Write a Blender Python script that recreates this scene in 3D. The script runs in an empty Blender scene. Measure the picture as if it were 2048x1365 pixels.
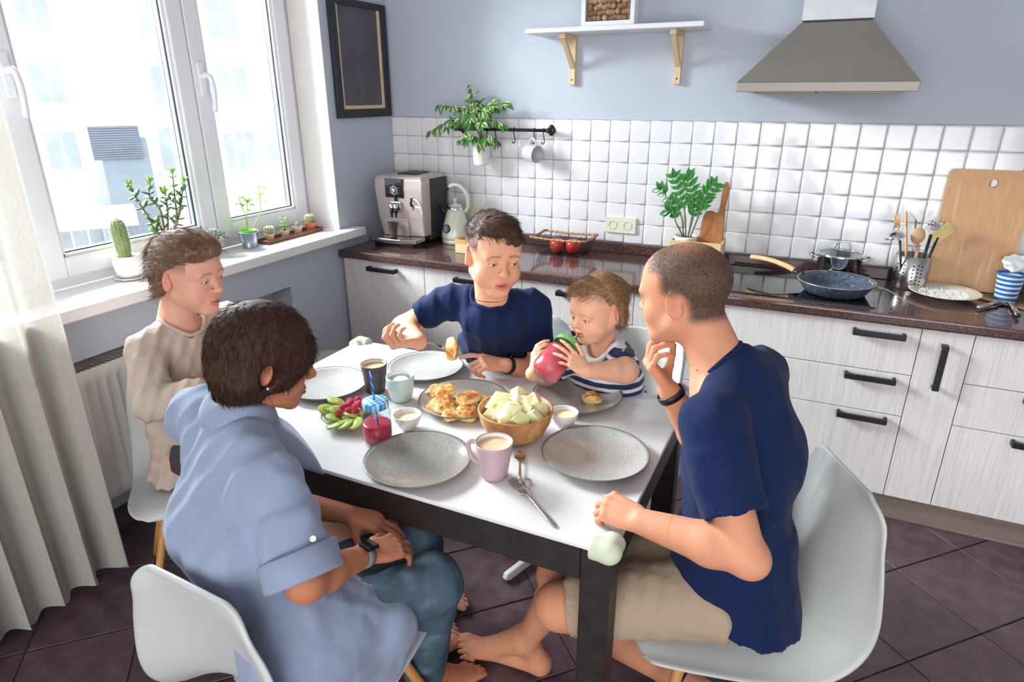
import bpy, bmesh, math, random
import numpy as np
from mathutils import Vector, Matrix
random.seed(7)
rng = np.random.RandomState(11)
scene = bpy.context.scene
COL = scene.collection

# ------------------------------------------------------------------ camera
CAM = np.array((2.28319, -3.24129, 1.66971))
RX = np.array((0.90496, 0.42549, -0.00219))      # image right
RY = np.array((0.15042, -0.32473, -0.93377))     # image down
RZ = np.array((-0.39802, 0.84470, -0.35787))     # view direction
FPX = 1288.6
cam_d = bpy.data.cameras.new('camera')
cam_d.sensor_width = 36.0
cam_d.lens = FPX / 2048 * 36
cam_d.clip_start = 0.02
cam = bpy.data.objects.new('camera', cam_d)
COL.objects.link(cam)
cam.matrix_world = Matrix(((RX[0], -RY[0], -RZ[0], CAM[0]), (RX[1], -RY[1], -RZ[1], CAM[1]),
                           (RX[2], -RY[2], -RZ[2], CAM[2]), (0, 0, 0, 1)))
scene.camera = cam

# ------------------------------------------------------------------ world, light, exposure
world = bpy.data.worlds.new('world')
scene.world = world
world.use_nodes = True
wn = world.node_tree.nodes
wn['Background'].inputs[0].default_value = (0.97, 0.985, 1.0, 1)      # overcast sky
wn['Background'].inputs[1].default_value = 1.55

def area_light(name, loc, target, sx, sy, power, col):
    d = bpy.data.lights.new(name, 'AREA')
    d.shape = 'RECTANGLE'; d.size = sx; d.size_y = sy; d.energy = power; d.color = col
    o = bpy.data.objects.new(name, d); COL.objects.link(o)
    o.location = loc
    o.rotation_euler = (Vector(target) - Vector(loc)).to_track_quat('-Z', 'Y').to_euler()
    return o
# daylight coming in through the window over the sill, and an added fill light behind the viewer
area_light('daylight_window', (-2.7, -1.3, 3.15), (1.3, -1.3, 1.0), 3.8, 1.3, 1000, (1.0, 0.985, 0.96))
area_light('rear_fill_light', (2.6, -5.25, 1.35), (2.2, -1.0, 1.0), 2.6, 2.1, 40, (1.0, 0.98, 0.955))
vs = scene.view_settings
vs.view_transform = 'Standard'
vs.look = 'None'
vs.gamma = 1.0
vs.use_curve_mapping = False
vs.exposure = 0.66
try:
    scene.cycles.max_bounces = 8
    scene.cycles.diffuse_bounces = 5
    scene.cycles.transparent_max_bounces = 12
    scene.cycles.caustics_refractive = False
    scene.cycles.caustics_reflective = False
    scene.cycles.sample_clamp_indirect = 6.0
    scene.cycles.use_denoising = True
except Exception:
    pass

# ------------------------------------------------------------------ helpers: pixels to points (2048 x 1365 frame)
def ray(u, v):
    return RZ + RX * ((u - 1024) / FPX) + RY * ((v - 682.5) / FPX)
def P(u, v, t):
    return CAM + ray(u, v) * t
def PZ(u, v, z):
    d = ray(u, v); return CAM + d * ((z - CAM[2]) / d[2])
def PY(u, v, y):
    d = ray(u, v); return CAM + d * ((y - CAM[1]) / d[1])
def PSILL(u, x, z=1.0):
    k = (u - 1024) / FPX; qx, qz = x - CAM[0], z - CAM[2]
    return np.array((x, CAM[1] + (k * (RZ[0] * qx + RZ[2] * qz) - RX[0] * qx - RX[2] * qz) / (RX[1] - k * RZ[1]), z))
def PX(u, v, x):
    d = ray(u, v); return CAM + d * ((x - CAM[0]) / d[0])
def V(*a):
    return np.array(a, float)
def unit(v):
    v = np.asarray(v, float); return v / np.linalg.norm(v)

# ------------------------------------------------------------------ helpers: materials
def lin(c):
    o = []
    for k in c[:3]:
        k = k / 255.0
        o.append(k / 12.92 if k <= 0.04045 else ((k + 0.055) / 1.055) ** 2.4)
    return (o[0], o[1], o[2], 1.0)

class Mt:
    def __init__(self, name):
        self.m = bpy.data.materials.new(name); self.m.use_nodes = True
        self.t = self.m.node_tree; self.n = self.t.nodes; self.l = self.t.links
        self.b = self.n['Principled BSDF']
        self.tc = self.n.new('ShaderNodeTexCoord')
    def new(self, kind, **kw):
        nd = self.n.new(kind)
        for k, v in kw.items():
            setattr(nd, k, v)
        return nd
    def coords(self, scale=(1, 1, 1), rot=(0, 0, 0), src='Object'):
        mp = self.new('ShaderNodeMapping')
        mp.inputs['Scale'].default_value = scale; mp.inputs['Rotation'].default_value = rot
        self.l.new(self.tc.outputs[src], mp.inputs['Vector'])
        return mp.outputs['Vector']
    def noise(self, scale, detail=3, stretch=(1, 1, 1), rot=(0, 0, 0), rough=0.55, src='Object'):
        nd = self.new('ShaderNodeTexNoise')
        nd.inputs['Scale'].default_value = scale; nd.inputs['Detail'].default_value = detail
        nd.inputs['Roughness'].default_value = rough
        self.l.new(self.coords(stretch, rot, src), nd.inputs['Vector'])
        return nd.outputs['Fac']
    def ramp(self, fac, stops):
        r = self.new('ShaderNodeValToRGB')
        e = r.color_ramp.elements
        while len(e) < len(stops):
            e.new(0.5)
        for el, (p, c) in zip(e, stops):
            el.position = p; el.color = lin(c)
        self.l.new(fac, r.inputs['Fac'])
        return r.outputs['Color']
    def color(self, sock):
        self.l.new(sock, self.b.inputs['Base Color'])
    def bump(self, fac, strength, dist=0.01):
        bp = self.new('ShaderNodeBump')
        bp.inputs['Strength'].default_value = strength; bp.inputs['Distance'].default_value = dist
        self.l.new(fac, bp.inputs['Height'])
        prev = self.b.inputs['Normal'].links
        if prev:
            self.l.new(prev[0].from_socket, bp.inputs['Normal'])
        self.l.new(bp.outputs['Normal'], self.b.inputs['Normal'])
    def set(self, **kw):
        nm = dict(rough='Roughness', metal='Metallic', spec='Specular IOR Level', trans='Transmission Weight', ior='IOR',
                  sss='Subsurface Weight', coat='Coat Weight', alpha='Alpha', sheen='Sheen Weight', coatr='Coat Roughness')
        for k, v in kw.items():
            self.b.inputs[nm[k]].default_value = v
        return self

def mat(name, col, rough=0.5, metal=0.0, c2=None, ns=8, stretch=(1, 1, 1), lo=0.35, hi=0.65, bump=None, bs=None, **kw):
    """plain procedural material: a colour, optionally mottled by stretched noise to a second colour, optionally bumped"""
    a = Mt(name)
    a.b.inputs['Base Color'].default_value = lin(col)
    a.set(rough=rough, metal=metal, **kw)
    f = None
    if c2:
        f = a.noise(ns, 4, stretch)
        a.color(a.ramp(f, [(lo, col), (hi, c2)]))
    if bump:
        g = a.noise(bs or ns, 4, stretch)
        a.bump(g, bump)
    return a.m

def glass_mat(name, tint=(255, 255, 255), rough=0.0, ior=1.45):
    """thin clear glass that lets light through without caustics: mixes transparency and a gloss by fresnel"""
    m = bpy.data.materials.new(name); m.use_nodes = True
    t = m.node_tree; n = t.nodes; n.remove(n['Principled BSDF'])
    out = n['Material Output']
    tr = n.new('ShaderNodeBsdfTransparent'); tr.inputs[0].default_value = lin(tint)
    gl = n.new('ShaderNodeBsdfGlossy'); gl.inputs['Roughness'].default_value = rough
    fr = n.new('ShaderNodeFresnel'); fr.inputs['IOR'].default_value = ior
    mx = n.new('ShaderNodeMixShader')
    ge = n.new('ShaderNodeNewGeometry'); mm = n.new('ShaderNodeMath'); mm.operation = 'SUBTRACT'; mm.use_clamp = True
    t.links.new(fr.outputs[0], mm.inputs[0]); t.links.new(ge.outputs['Backfacing'], mm.inputs[1])
    t.links.new(mm.outputs[0], mx.inputs[0]); t.links.new(tr.outputs[0], mx.inputs[1]); t.links.new(gl.outputs[0], mx.inputs[2])
    t.links.new(mx.outputs[0], out.inputs[0])
    return m

def speckle_mat(name, base, spots, scale, rough=0.3, metal=0.0, thr=0.60, edge=0.03, base2=None, bscale=5, **kw):
    """stone, enamel or glaze: a base with fine spots of other colours"""
    a = Mt(name); a.set(rough=rough, metal=metal, **kw)
    if base2:
        cur = a.ramp(a.noise(bscale, 3), [(0.35, base), (0.65, base2)])
    else:
        rgb = a.new('ShaderNodeRGB'); rgb.outputs[0].default_value = lin(base); cur = rgb.outputs[0]
    for i, (c, sc, th) in enumerate(spots):
        f = a.noise(scale * sc, 2, rot=(i * 0.7, i * 1.3, i), rough=0.5)
        mr = a.new('ShaderNodeMapRange')
        mr.inputs['From Min'].default_value = th; mr.inputs['From Max'].default_value = th + edge
        a.l.new(f, mr.inputs['Value'])
        mx = a.new('ShaderNodeMix', data_type='RGBA')
        mx.inputs['B'].default_value = lin(c)
        a.l.new(mr.outputs[0], mx.inputs['Factor']); a.l.new(cur, mx.inputs['A'])
        cur = mx.outputs['Result']
    a.color(cur)
    return a.m

# ------------------------------------------------------------------ helpers: meshes and objects
def rotz(a):
    c, s = math.cos(a), math.sin(a); return np.array(((c, -s, 0), (s, c, 0), (0, 0, 1)))
def roty(a):
    c, s = math.cos(a), math.sin(a); return np.array(((c, 0, s), (0, 1, 0), (-s, 0, c)))
def rotx(a):
    c, s = math.cos(a), math.sin(a); return np.array(((1, 0, 0), (0, c, -s), (0, s, c)))
def frame(z, x=(1, 0, 0)):
    """3x3 whose third column is z"""
    z = unit(z); x = np.asarray(x, float); x = x - z * (x @ z)
    if np.linalg.norm(x) < 1e-6:
        x = np.array((0, 1, 0.)); x = x - z * (x @ z)
    x = unit(x); return np.stack((x, np.cross(z, x), z), 1)

class MB:
    """collects shapes into one mesh"""
    def __init__(self):
        self.v = []; self.f = []; self.s = []; self.mi = []; self.cm = 0
    def add(self, verts, faces, smooth=True):
        o = len(self.v)
        self.v.extend([tuple(map(float, p)) for p in verts])
        for f in faces:
            self.f.append([i + o for i in f]); self.s.append(smooth); self.mi.append(self.cm)
        return self
    def box(self, c, size, R=None):
        c = np.asarray(c, float); h = np.asarray(size, float) / 2
        vs_ = [np.array((x, y, z)) * h for x in (-1, 1) for y in (-1, 1) for z in (-1, 1)]
        if R is not None:
            vs_ = [R @ q for q in vs_]
        return self.add([c + q for q in vs_], [(0, 1, 3, 2), (4, 6, 7, 5), (0, 4, 5, 1), (2, 3, 7, 6), (0, 2, 6, 4), (1, 5, 7, 3)], False)
    def bb(self, x0, x1, y0, y1, z0, z1):
        return self.box(((x0 + x1) / 2, (y0 + y1) / 2, (z0 + z1) / 2), (x1 - x0, y1 - y0, z1 - z0))
    def cbox(self, c, size, ch, R=None, axis=2):
        """box with chamfered long edges and ends, all smooth-free: cheap rounded slab"""
        c = np.asarray(c, float); h = np.asarray(size, float) / 2
        vs_ = []; fs = []
        for sx in (-1, 1):
            for sy in (-1, 1):
                for sz in (-1, 1):
                    s_ = np.array((sx, sy, sz))
                    for k in range(3):
                        q = s_ * h; q = q - s_ * ch; q[k] = s_[k] * h[k]; vs_.append(q)
        idx = lambda sx, sy, sz, k: (((sx > 0) * 4 + (sy > 0) * 2 + (sz > 0)) * 3 + k)
        for k in range(3):
            a, b = (k + 1) % 3, (k + 2) % 3
            for s0 in (-1, 1):
                loop = []
                for (p, q) in ((-1, -1), (1, -1), (1, 1), (-1, 1)):
                    s_ = [0, 0, 0]; s_[k] = s0; s_[a] = p; s_[b] = q; loop.append(idx(*s_, k))
                fs.append(loop if s0 > 0 else loop[::-1])
        for k in range(3):
            a, b = (k + 1) % 3, (k + 2) % 3
            for p in (-1, 1):
                for q in (-1, 1):
                    s0 = [0, 0, 0]; s1 = [0, 0, 0]
                    s0[k] = -1; s1[k] = 1; s0[a] = s1[a] = p; s0[b] = s1[b] = q
                    l = [idx(*s0, a), idx(*s0, b), idx(*s1, b), idx(*s1, a)]
                    fs.append(l if p * q < 0 else l[::-1])
        for sx in (-1, 1):
            for sy in (-1, 1):
                for sz in (-1, 1):
                    l = [idx(sx, sy, sz, 0), idx(sx, sy, sz, 1), idx(sx, sy, sz, 2)]
                    fs.append(l if sx * sy * sz > 0 else l[::-1])
        if R is not None:
            vs_ = [R @ q for q in vs_]
        return self.add([c + q for q in vs_], fs, False)
    def rings(self, rings, close=True, cap0=False, cap1=False, smooth=True):
        n = len(rings[0]); vs_ = [p for r in rings for p in r]; fs = []
        for i in range(len(rings) - 1):
            for j in range(n if close else n - 1):
                a = i * n + j; b = i * n + (j + 1) % n
                fs.append((a, b, b + n, a + n))
        if cap0:
            fs.append(tuple(range(n - 1, -1, -1)))
        if cap1:
            fs.append(tuple((len(rings) - 1) * n + j for j in range(n)))
        return self.add(vs_, fs, smooth)
    def lathe(self, prof, c=(0, 0, 0), n=32, R=None, wob=None, sx=1.0, sy=1.0):
        """prof: list of (radius, z); runs bottom outside -> ... ; radius 0 ends close by tiny rings"""
        c = np.asarray(c, float); rings = []
        for r, z in prof:
            r = max(r, 1e-5); ring = []
            for j in range(n):
                a = 2 * math.pi * j / n
                k = r * (wob(a, z) if wob else 1)
                q = np.array((k * math.cos(a) * sx, k * math.sin(a) * sy, z))
                ring.append(c + (R @ q if R is not None else q))
            rings.append(ring)
        return self.rings(rings)
    def tube(self, pts, rad, n=8, closed=False, flat=None):
        pts = [np.asarray(p, float) for p in pts]; m = len(pts)
        rad = [rad] * m if np.isscalar(rad) else list(rad)
        rings = []; up = None
        for i, p in enumerate(pts):
            a = pts[i - 1] if (i > 0 or closed) else p
            b = pts[(i + 1) % m] if (i < m - 1 or closed) else p
            t = unit(b - a)
            if up is None:
                up = np.array((0, 0, 1.)) if abs(t[2]) < 0.9 else np.array((1., 0, 0))
            up = unit(up - t * (up @ t)); w = np.cross(t, up)
            fl = 1 if flat is None else flat
            rings.append([p + (w * math.cos(2 * math.pi * j / n) + up * math.sin(2 * math.pi * j / n) * fl) * rad[i] for j in range(n)])
        if closed:
            rings.append(rings[0])
            return self.rings(rings)
        return self.rings(rings, cap0=True, cap1=True)
    def prism(self, poly, z0, z1, R=None, c=(0, 0, 0), smooth=False):
        c = np.asarray(c, float); n = len(poly)
        vs_ = [np.array((x, y, z)) for z in (z0, z1) for x, y in poly]
        if R is not None:
            vs_ = [R @ q for q in vs_]
        fs = [tuple(range(n - 1, -1, -1)), tuple(range(n, 2 * n))]
        fs += [(i, (i + 1) % n, n + (i + 1) % n, n + i) for i in range(n)]
        return self.add([c + q for q in vs_], fs, smooth)
    def ball(self, c, r, n=16, m=10, R=None):
        r = np.array((r, r, r)) if np.isscalar(r) else np.asarray(r, float)
        c = np.asarray(c, float); rings = []
        for i in range(m + 1):
            th = math.pi * i / m; ring = []
            for j in range(n):
                a = 2 * math.pi * j / n
                q = np.array((math.sin(th) * math.cos(a), math.sin(th) * math.sin(a), -math.cos(th))) * r
                if i in (0, m):
                    q = q * np.array((1, 1, 1)) + np.array((math.cos(a), math.sin(a), 0)) * 1e-6
                ring.append(c + (R @ q if R is not None else q))
            rings.append(ring)
        return self.rings(rings)
    def build(self, name, m, parent=None, bevel=0, seg=2, world=False, sub=0, shade=None):
        me = bpy.data.meshes.new(name)
        v = np.array(self.v, float)
        if world and parent is not None:
            v = v - np.array(parent.location)
        me.from_pydata(v.tolist(), [], self.f)
        me.polygons.foreach_set('use_smooth', self.s if shade is None else [shade] * len(self.f))
        ms = m if isinstance(m, (list, tuple)) else [m]
        for k in ms:
            me.materials.append(k)
        if len(ms) > 1:
            me.polygons.foreach_set('material_index', self.mi)
        me.update()
        o = bpy.data.objects.new(name, me); COL.objects.link(o)
        if parent is not None:
            o.parent = parent
        if bevel:
            md = o.modifiers.new('bevel', 'BEVEL'); md.width = bevel; md.segments = seg; md.limit_method = 'ANGLE'; md.angle_limit = 0.7
            md.harden_normals = False
            me.polygons.foreach_set('use_smooth', [False] * len(self.f) if shade is None else [shade] * len(self.f))
        if sub:
            md = o.modifiers.new('sub', 'SUBSURF'); md.levels = sub; md.render_levels = sub
        return o

def tag(o, label=None, cat=None, group=None, kind=None):
    if label: o['label'] = label
    if cat: o['category'] = cat
    if group: o['group'] = group
    if kind: o['kind'] = kind
    return o
def thing(name, label, cat, loc=(0, 0, 0), rz=0.0, group=None):
    o = bpy.data.objects.new(name, None); COL.objects.link(o)
    o.empty_display_size = 0.05
    o.location = [float(k) for k in loc]; o.rotation_euler = (0, 0, rz)
    return tag(o, label, cat, group)
def dup(root, loc, rz=None, label=None, group=None, kids=True):
    r = root.copy(); COL.objects.link(r); r.location = [float(k) for k in loc]
    if rz is not None: r.rotation_euler = (0, 0, rz)
    if label: r['label'] = label
    if group: r['group'] = group
    if kids:
        for ch in list(root.children):
            c = ch.copy(); COL.objects.link(c); c.parent = r
            for g in list(ch.children):
                d = g.copy(); COL.objects.link(d); d.parent = c
    return r
def piece(name, me, loc, parent, R=None, mt=None):
    """one of many alike pieces sharing a mesh"""
    o = bpy.data.objects.new(name, me); COL.objects.link(o); o.parent = parent
    o.location = [float(k) for k in loc]
    if R is not None: o.rotation_euler = Matrix(R.tolist()).to_euler()
    return o
def mesh_only(mb, name, m):
    me = bpy.data.meshes.new(name); me.from_pydata(mb.v, [], mb.f)
    me.polygons.foreach_set('use_smooth', mb.s); me.materials.append(m); me.update()
    return me
def arc(c, r, a0, a1, n, ax=(1, 0, 0), ay=(0, 0, 1)):
    c = np.asarray(c, float); ax = np.asarray(ax, float); ay = np.asarray(ay, float)
    return [c + ax * r * math.cos(a0 + (a1 - a0) * i / n) + ay * r * math.sin(a0 + (a1 - a0) * i / n) for i in range(n + 1)]
def bez(p, n=12):
    p = [np.asarray(q, float) for q in p]; out = []
    for i in range(n + 1):
        t = i / n; q = list(p)
        while len(q) > 1:
            q = [q[k] * (1 - t) + q[k + 1] * t for k in range(len(q) - 1)]
        out.append(q[0])
    return out
def spline(pts, n=6):
    """Catmull-Rom through the points"""
    pts = [np.asarray(q, float) for q in pts]; out = []
    ext = [2 * pts[0] - pts[1]] + pts + [2 * pts[-1] - pts[-2]]
    for i in range(1, len(ext) - 2):
        a, b, c, d = ext[i - 1:i + 3]
        for k in range(n):
            t = k / n
            out.append(0.5 * ((2 * b) + (c - a) * t + (2 * a - 5 * b + 4 * c - d) * t * t + (3 * b - a - 3 * c + d) * t ** 3))
    out.append(pts[-1]); return out
# ------------------------------------------------------------------ materials
M = {}
def paint():
    a = Mt('wall_paint'); a.set(rough=0.75, spec=0.25)
    a.color(a.ramp(a.noise(1.3, 4), [(0.3, (184, 190, 201)), (0.7, (191, 197, 208))]))
    a.bump(a.noise(140, 3), 0.12, 0.004)
    return a.m
M['paint'] = paint()
M['white_plaster'] = mat('white_plaster', (232, 226, 222), 0.8, c2=(226, 219, 214), ns=3, bump=0.06, bs=90)
M['ceiling'] = mat('ceiling_paint', (238, 238, 238), 0.9)
M['tile'] = mat('glazed_white_tile', (236, 234, 236), 0.16, c2=(229, 228, 232), ns=9, bump=0.05, bs=14, coat=0.3)
M['grout'] = mat('grey_grout', (176, 171, 173), 0.9, c2=(146, 140, 142), ns=12)
def floor_mat():
    a = Mt('dark_floor_tile'); a.set(rough=0.34, spec=0.5)
    oi = a.new('ShaderNodeObjectInfo')
    f = a.noise(5, 5, src='Generated')
    c = a.ramp(f, [(0.25, (72, 55, 60)), (0.5, (88, 69, 75)), (0.8, (108, 88, 94))])
    hs = a.new('ShaderNodeHueSaturation')
    mr = a.new('ShaderNodeMapRange'); mr.inputs['To Min'].default_value = 0.88; mr.inputs['To Max'].default_value = 1.12
    a.l.new(oi.outputs['Random'], mr.inputs['Value']); a.l.new(mr.outputs[0], hs.inputs['Value'])
    a.l.new(c, hs.inputs['Color']); a.color(hs.outputs['Color'])
    rr = a.new('ShaderNodeMapRange'); rr.inputs['To Min'].default_value = 0.24; rr.inputs['To Max'].default_value = 0.46
    a.l.new(f, rr.inputs['Value']); a.l.new(rr.outputs[0], a.b.inputs['Roughness'])
    a.bump(a.noise(60, 4), 0.1, 0.004)
    return a.m
M['floor'] = floor_mat()
M['floor_grout'] = mat('floor_grout', (40, 31, 33), 0.9, c2=(120, 110, 110), ns=2.6, lo=0.55, hi=0.75)
M['pvc'] = mat('white_window_plastic', (233, 234, 238), 0.35)
M['gasket'] = mat('black_rubber_gasket', (38, 42, 48), 0.6)
M['spacer'] = mat('aluminium_spacer', (190, 198, 206), 0.3, 0.8)
M['pane'] = glass_mat('window_glass', (250, 253, 255))
M['sill'] = mat('white_sill', (238, 235, 236), 0.4, c2=(231, 227, 229), ns=6)
M['rad'] = mat('radiator_enamel', (228, 222, 216), 0.4)
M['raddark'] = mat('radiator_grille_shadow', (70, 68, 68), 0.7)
M['quartz'] = speckle_mat('brown_quartz', (78, 55, 52), [((124, 98, 92), 1.0, 0.60), ((206, 190, 184), 1.5, 0.70), ((48, 32, 32), 0.8, 0.60)], 230, rough=0.12, coat=0.2)
def limed():
    a = Mt('limed_wood_front'); a.set(rough=0.5, spec=0.35)
    f = a.noise(26, 6, (9, 9, 0.18), rough=0.65)
    a.color(a.ramp(f, [(0.3, (203, 195, 190)), (0.5, (222, 216, 212)), (0.7, (232, 227, 224))]))
    a.bump(f, 0.10, 0.003)
    return a.m
M['limed'] = limed()
M['plinth'] = mat('oak_plinth', (141, 128, 116), 0.55, c2=(120, 107, 97), ns=20, stretch=(0.1, 4, 6))
M['black_metal'] = mat('brushed_black_handle', (34, 32, 33), 0.42, 0.6, c2=(52, 50, 51), ns=60, stretch=(0.1, 1, 1))
M['steel'] = mat('brushed_steel', (196, 192, 188), 0.24, 1.0)
M['chrome'] = mat('polished_chrome', (222, 222, 224), 0.07, 1.0)
M['hood'] = mat('hood_brushed_steel', (150, 143, 135), 0.48, 0.5, c2=(143, 136, 128), ns=260, stretch=(0.5, 1, 1))
M['black_glass'] = mat('black_ceramic_glass', (9, 9, 10), 0.05, coat=0.3)
M['black_plastic'] = mat('black_plastic', (22, 22, 24), 0.4)
M['white_wood'] = mat('white_painted_wood', (233, 234, 237), 0.5, c2=(224, 226, 231), ns=10, stretch=(0.2, 3, 3))
def wood(name, c1, c2, c3=None, ns=9, stretch=(1, 8, 8), rough=0.5, bump=0.05):
    a = Mt(name); a.set(rough=rough, spec=0.35)
    f = a.noise(ns, 6, stretch, rough=0.6)
    a.color(a.ramp(f, [(0.3, c1), (0.52, c2), (0.72, c3 or c1)]))
    a.bump(f, bump, 0.004)
    return a.m
M['birch'] = wood('pale_birch', (229, 202, 164), (219, 188, 147), (236, 213, 180), stretch=(6, 6, 0.6))
M['beech'] = wood('beech_board', (206, 163, 122), (195, 149, 107), (216, 176, 138), ns=6, stretch=(9, 1, 0.7))
M['pine'] = wood('pale_pine', (226, 201, 163), (214, 183, 140), (235, 214, 180), ns=10, stretch=(0.7, 6, 7))
M['leather_edge'] = M['pine']

# ------------------------------------------------------------------ room shell
TOP = 2.70
fl = MB().bb(-0.35, 4.7, -5.0, 0.12, -0.12, -0.004).build('floor', M['floor_grout'])
tag(fl, kind='structure')
q = MB(); hs_, ch = 0.1622, 0.0018
q.add([(-hs_, -hs_, -0.008), (hs_, -hs_, -0.008), (hs_, hs_, -0.008), (-hs_, hs_, -0.008),
       (-hs_, -hs_, -ch), (hs_, -hs_, -ch), (hs_, hs_, -ch), (-hs_, hs_, -ch),
       (-hs_ + ch, -hs_ + ch, 0), (hs_ - ch, -hs_ + ch, 0), (hs_ - ch, hs_ - ch, 0), (-hs_ + ch, hs_ - ch, 0)],
      [(0, 1, 5, 4), (1, 2, 6, 5), (2, 3, 7, 6), (3, 0, 4, 7), (4, 5, 9, 8), (5, 6, 10, 9), (6, 7, 11, 10), (7, 4, 8, 11), (8, 9, 10, 11)], False)
fme = mesh_only(q, 'floor_tile', M['floor'])
for i in range(-16, 20):
    for j in range(-10, 22):
        s_ = 0.035 + 0.4644 * (i + 0.5); d_ = 2.68 + 0.467 * (j + 0.5)
        x, y = (s_ + d_) / 2, (s_ - d_) / 2
        if -0.10 < x < 4.50 and -4.80 < y < -0.30:
            piece('floor_tile', fme, (x, y, 0), fl, rotz(math.pi / 4 + random.choice((0, 1, 2, 3)) * math.pi / 2))
wb = MB().bb(-0.32, 4.7, 0.0, 0.12, 0.0, TOP).build('wall_back', M['paint']); tag(wb, kind='structure')
MB().bb(0.0, 3.9, -0.004, 0.0, 0.944, 1.552).build('grout_bed', M['grout'], wb)
tq = MB(); w_, d_ = 0.0483, 0.0
def pil(w, y): return [(-w, y, -w), (w, y, -w), (w, y, w), (-w, y, w)]
tq.add(pil(0.0489, -0.002) + pil(0.0489, -0.0078) + pil(0.0473, -0.0098) + pil(0.041, -0.0102),
       [(0, 1, 5, 4), (1, 2, 6, 5), (2, 3, 7, 6), (3, 0, 4, 7), (4, 5, 9, 8), (5, 6, 10, 9), (6, 7, 11, 10), (7, 4, 8, 11),
        (8, 9, 13, 12), (9, 10, 14, 13), (10, 11, 15, 14), (11, 8, 12, 15), (12, 13, 14, 15)], True)
tme = mesh_only(tq, 'wall_tile', M['tile'])
for j in range(6):
    for i in range(39):
        o = piece('wall_tile', tme, (0.1 * i + 0.05, 0.0, 1.55 - 0.1 * j - 0.05), wb)
        o.rotation_euler = (random.uniform(-0.006, 0.006), random.uniform(-0.004, 0.004), random.uniform(-0.008, 0.008))
# wall with the window: pier, reveal, parapet with radiator niche
wl = MB()
WY0, WY1 = -2.62, -0.54          # window opening
wl.bb(-0.32, 0.0, WY1, 0.0, 0.0, TOP)                      # pier by the corner
wl.bb(-0.32, 0.0, -5.0, WY0, 0.79, TOP)                     # wall left of the window
wl.bb(-0.32, 0.0, WY0, WY1, 2.56, TOP)                      # lintel
wl.bb(-0.32, 0.0, WY0, WY1, 0.79, 0.955)                    # parapet above niche
wl.bb(-0.32, 0.0, -0.945, WY1, 0.0, 0.79)                   # beside niche
wl.bb(-0.32, -0.13, -2.75, -0.945, 0.0, 0.79)               # niche back
wl.bb(-0.32, 0.0, -5.0, -2.75, 0.0, 0.79)
wl = wl.build('wall_left', M['paint']); tag(wl, kind='structure')
rv = MB()
rv.bb(-0.19, 0.001, WY1 - 0.006, WY1, 1.0, 2.56); rv.bb(-0.19, 0.001, WY0, WY0 + 0.006, 1.0, 2.56); rv.bb(-0.19, 0.001, WY0, WY1, 2.554, 2.56)
rv.build('window_reveal', M['white_plaster'], wl)
bl = thing('baseboard_left', None, None, (0, 0, 0)); tag(bl, kind='structure')
bq = MB().cbox((0, 0, 0.046), (0.012, 0.325, 0.092), 0.002); bme = mesh_only(bq, 'baseboard_tile', M['floor'])
for k in range(7):
    piece('baseboard_tile', bme, (0.0066 if k > 5 else -0.1234, -1.12 - 0.33 * k, 0.0), bl)
ce = MB().bb(-0.32, 4.7, -5.0, 0.12, TOP, TOP + 0.1).build('ceiling', M['ceiling']); tag(ce, kind='structure')
wr = MB().bb(4.5, 4.7, -5.0, 0.0, 0.0, TOP).build('wall_right', M['paint']); tag(wr, kind='structure')
wf = MB().bb(0.0, 1.1, -5.0, -4.88, 0.0, TOP).bb(4.1, 4.5, -5.0, -4.88, 0.0, TOP).bb(1.1, 4.1, -5.0, -4.88, 2.35, TOP)  # wide opening added so the rear fill light reaches the room
wf = wf.build('wall_front', M['paint']); tag(wf, kind='structure')

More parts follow.
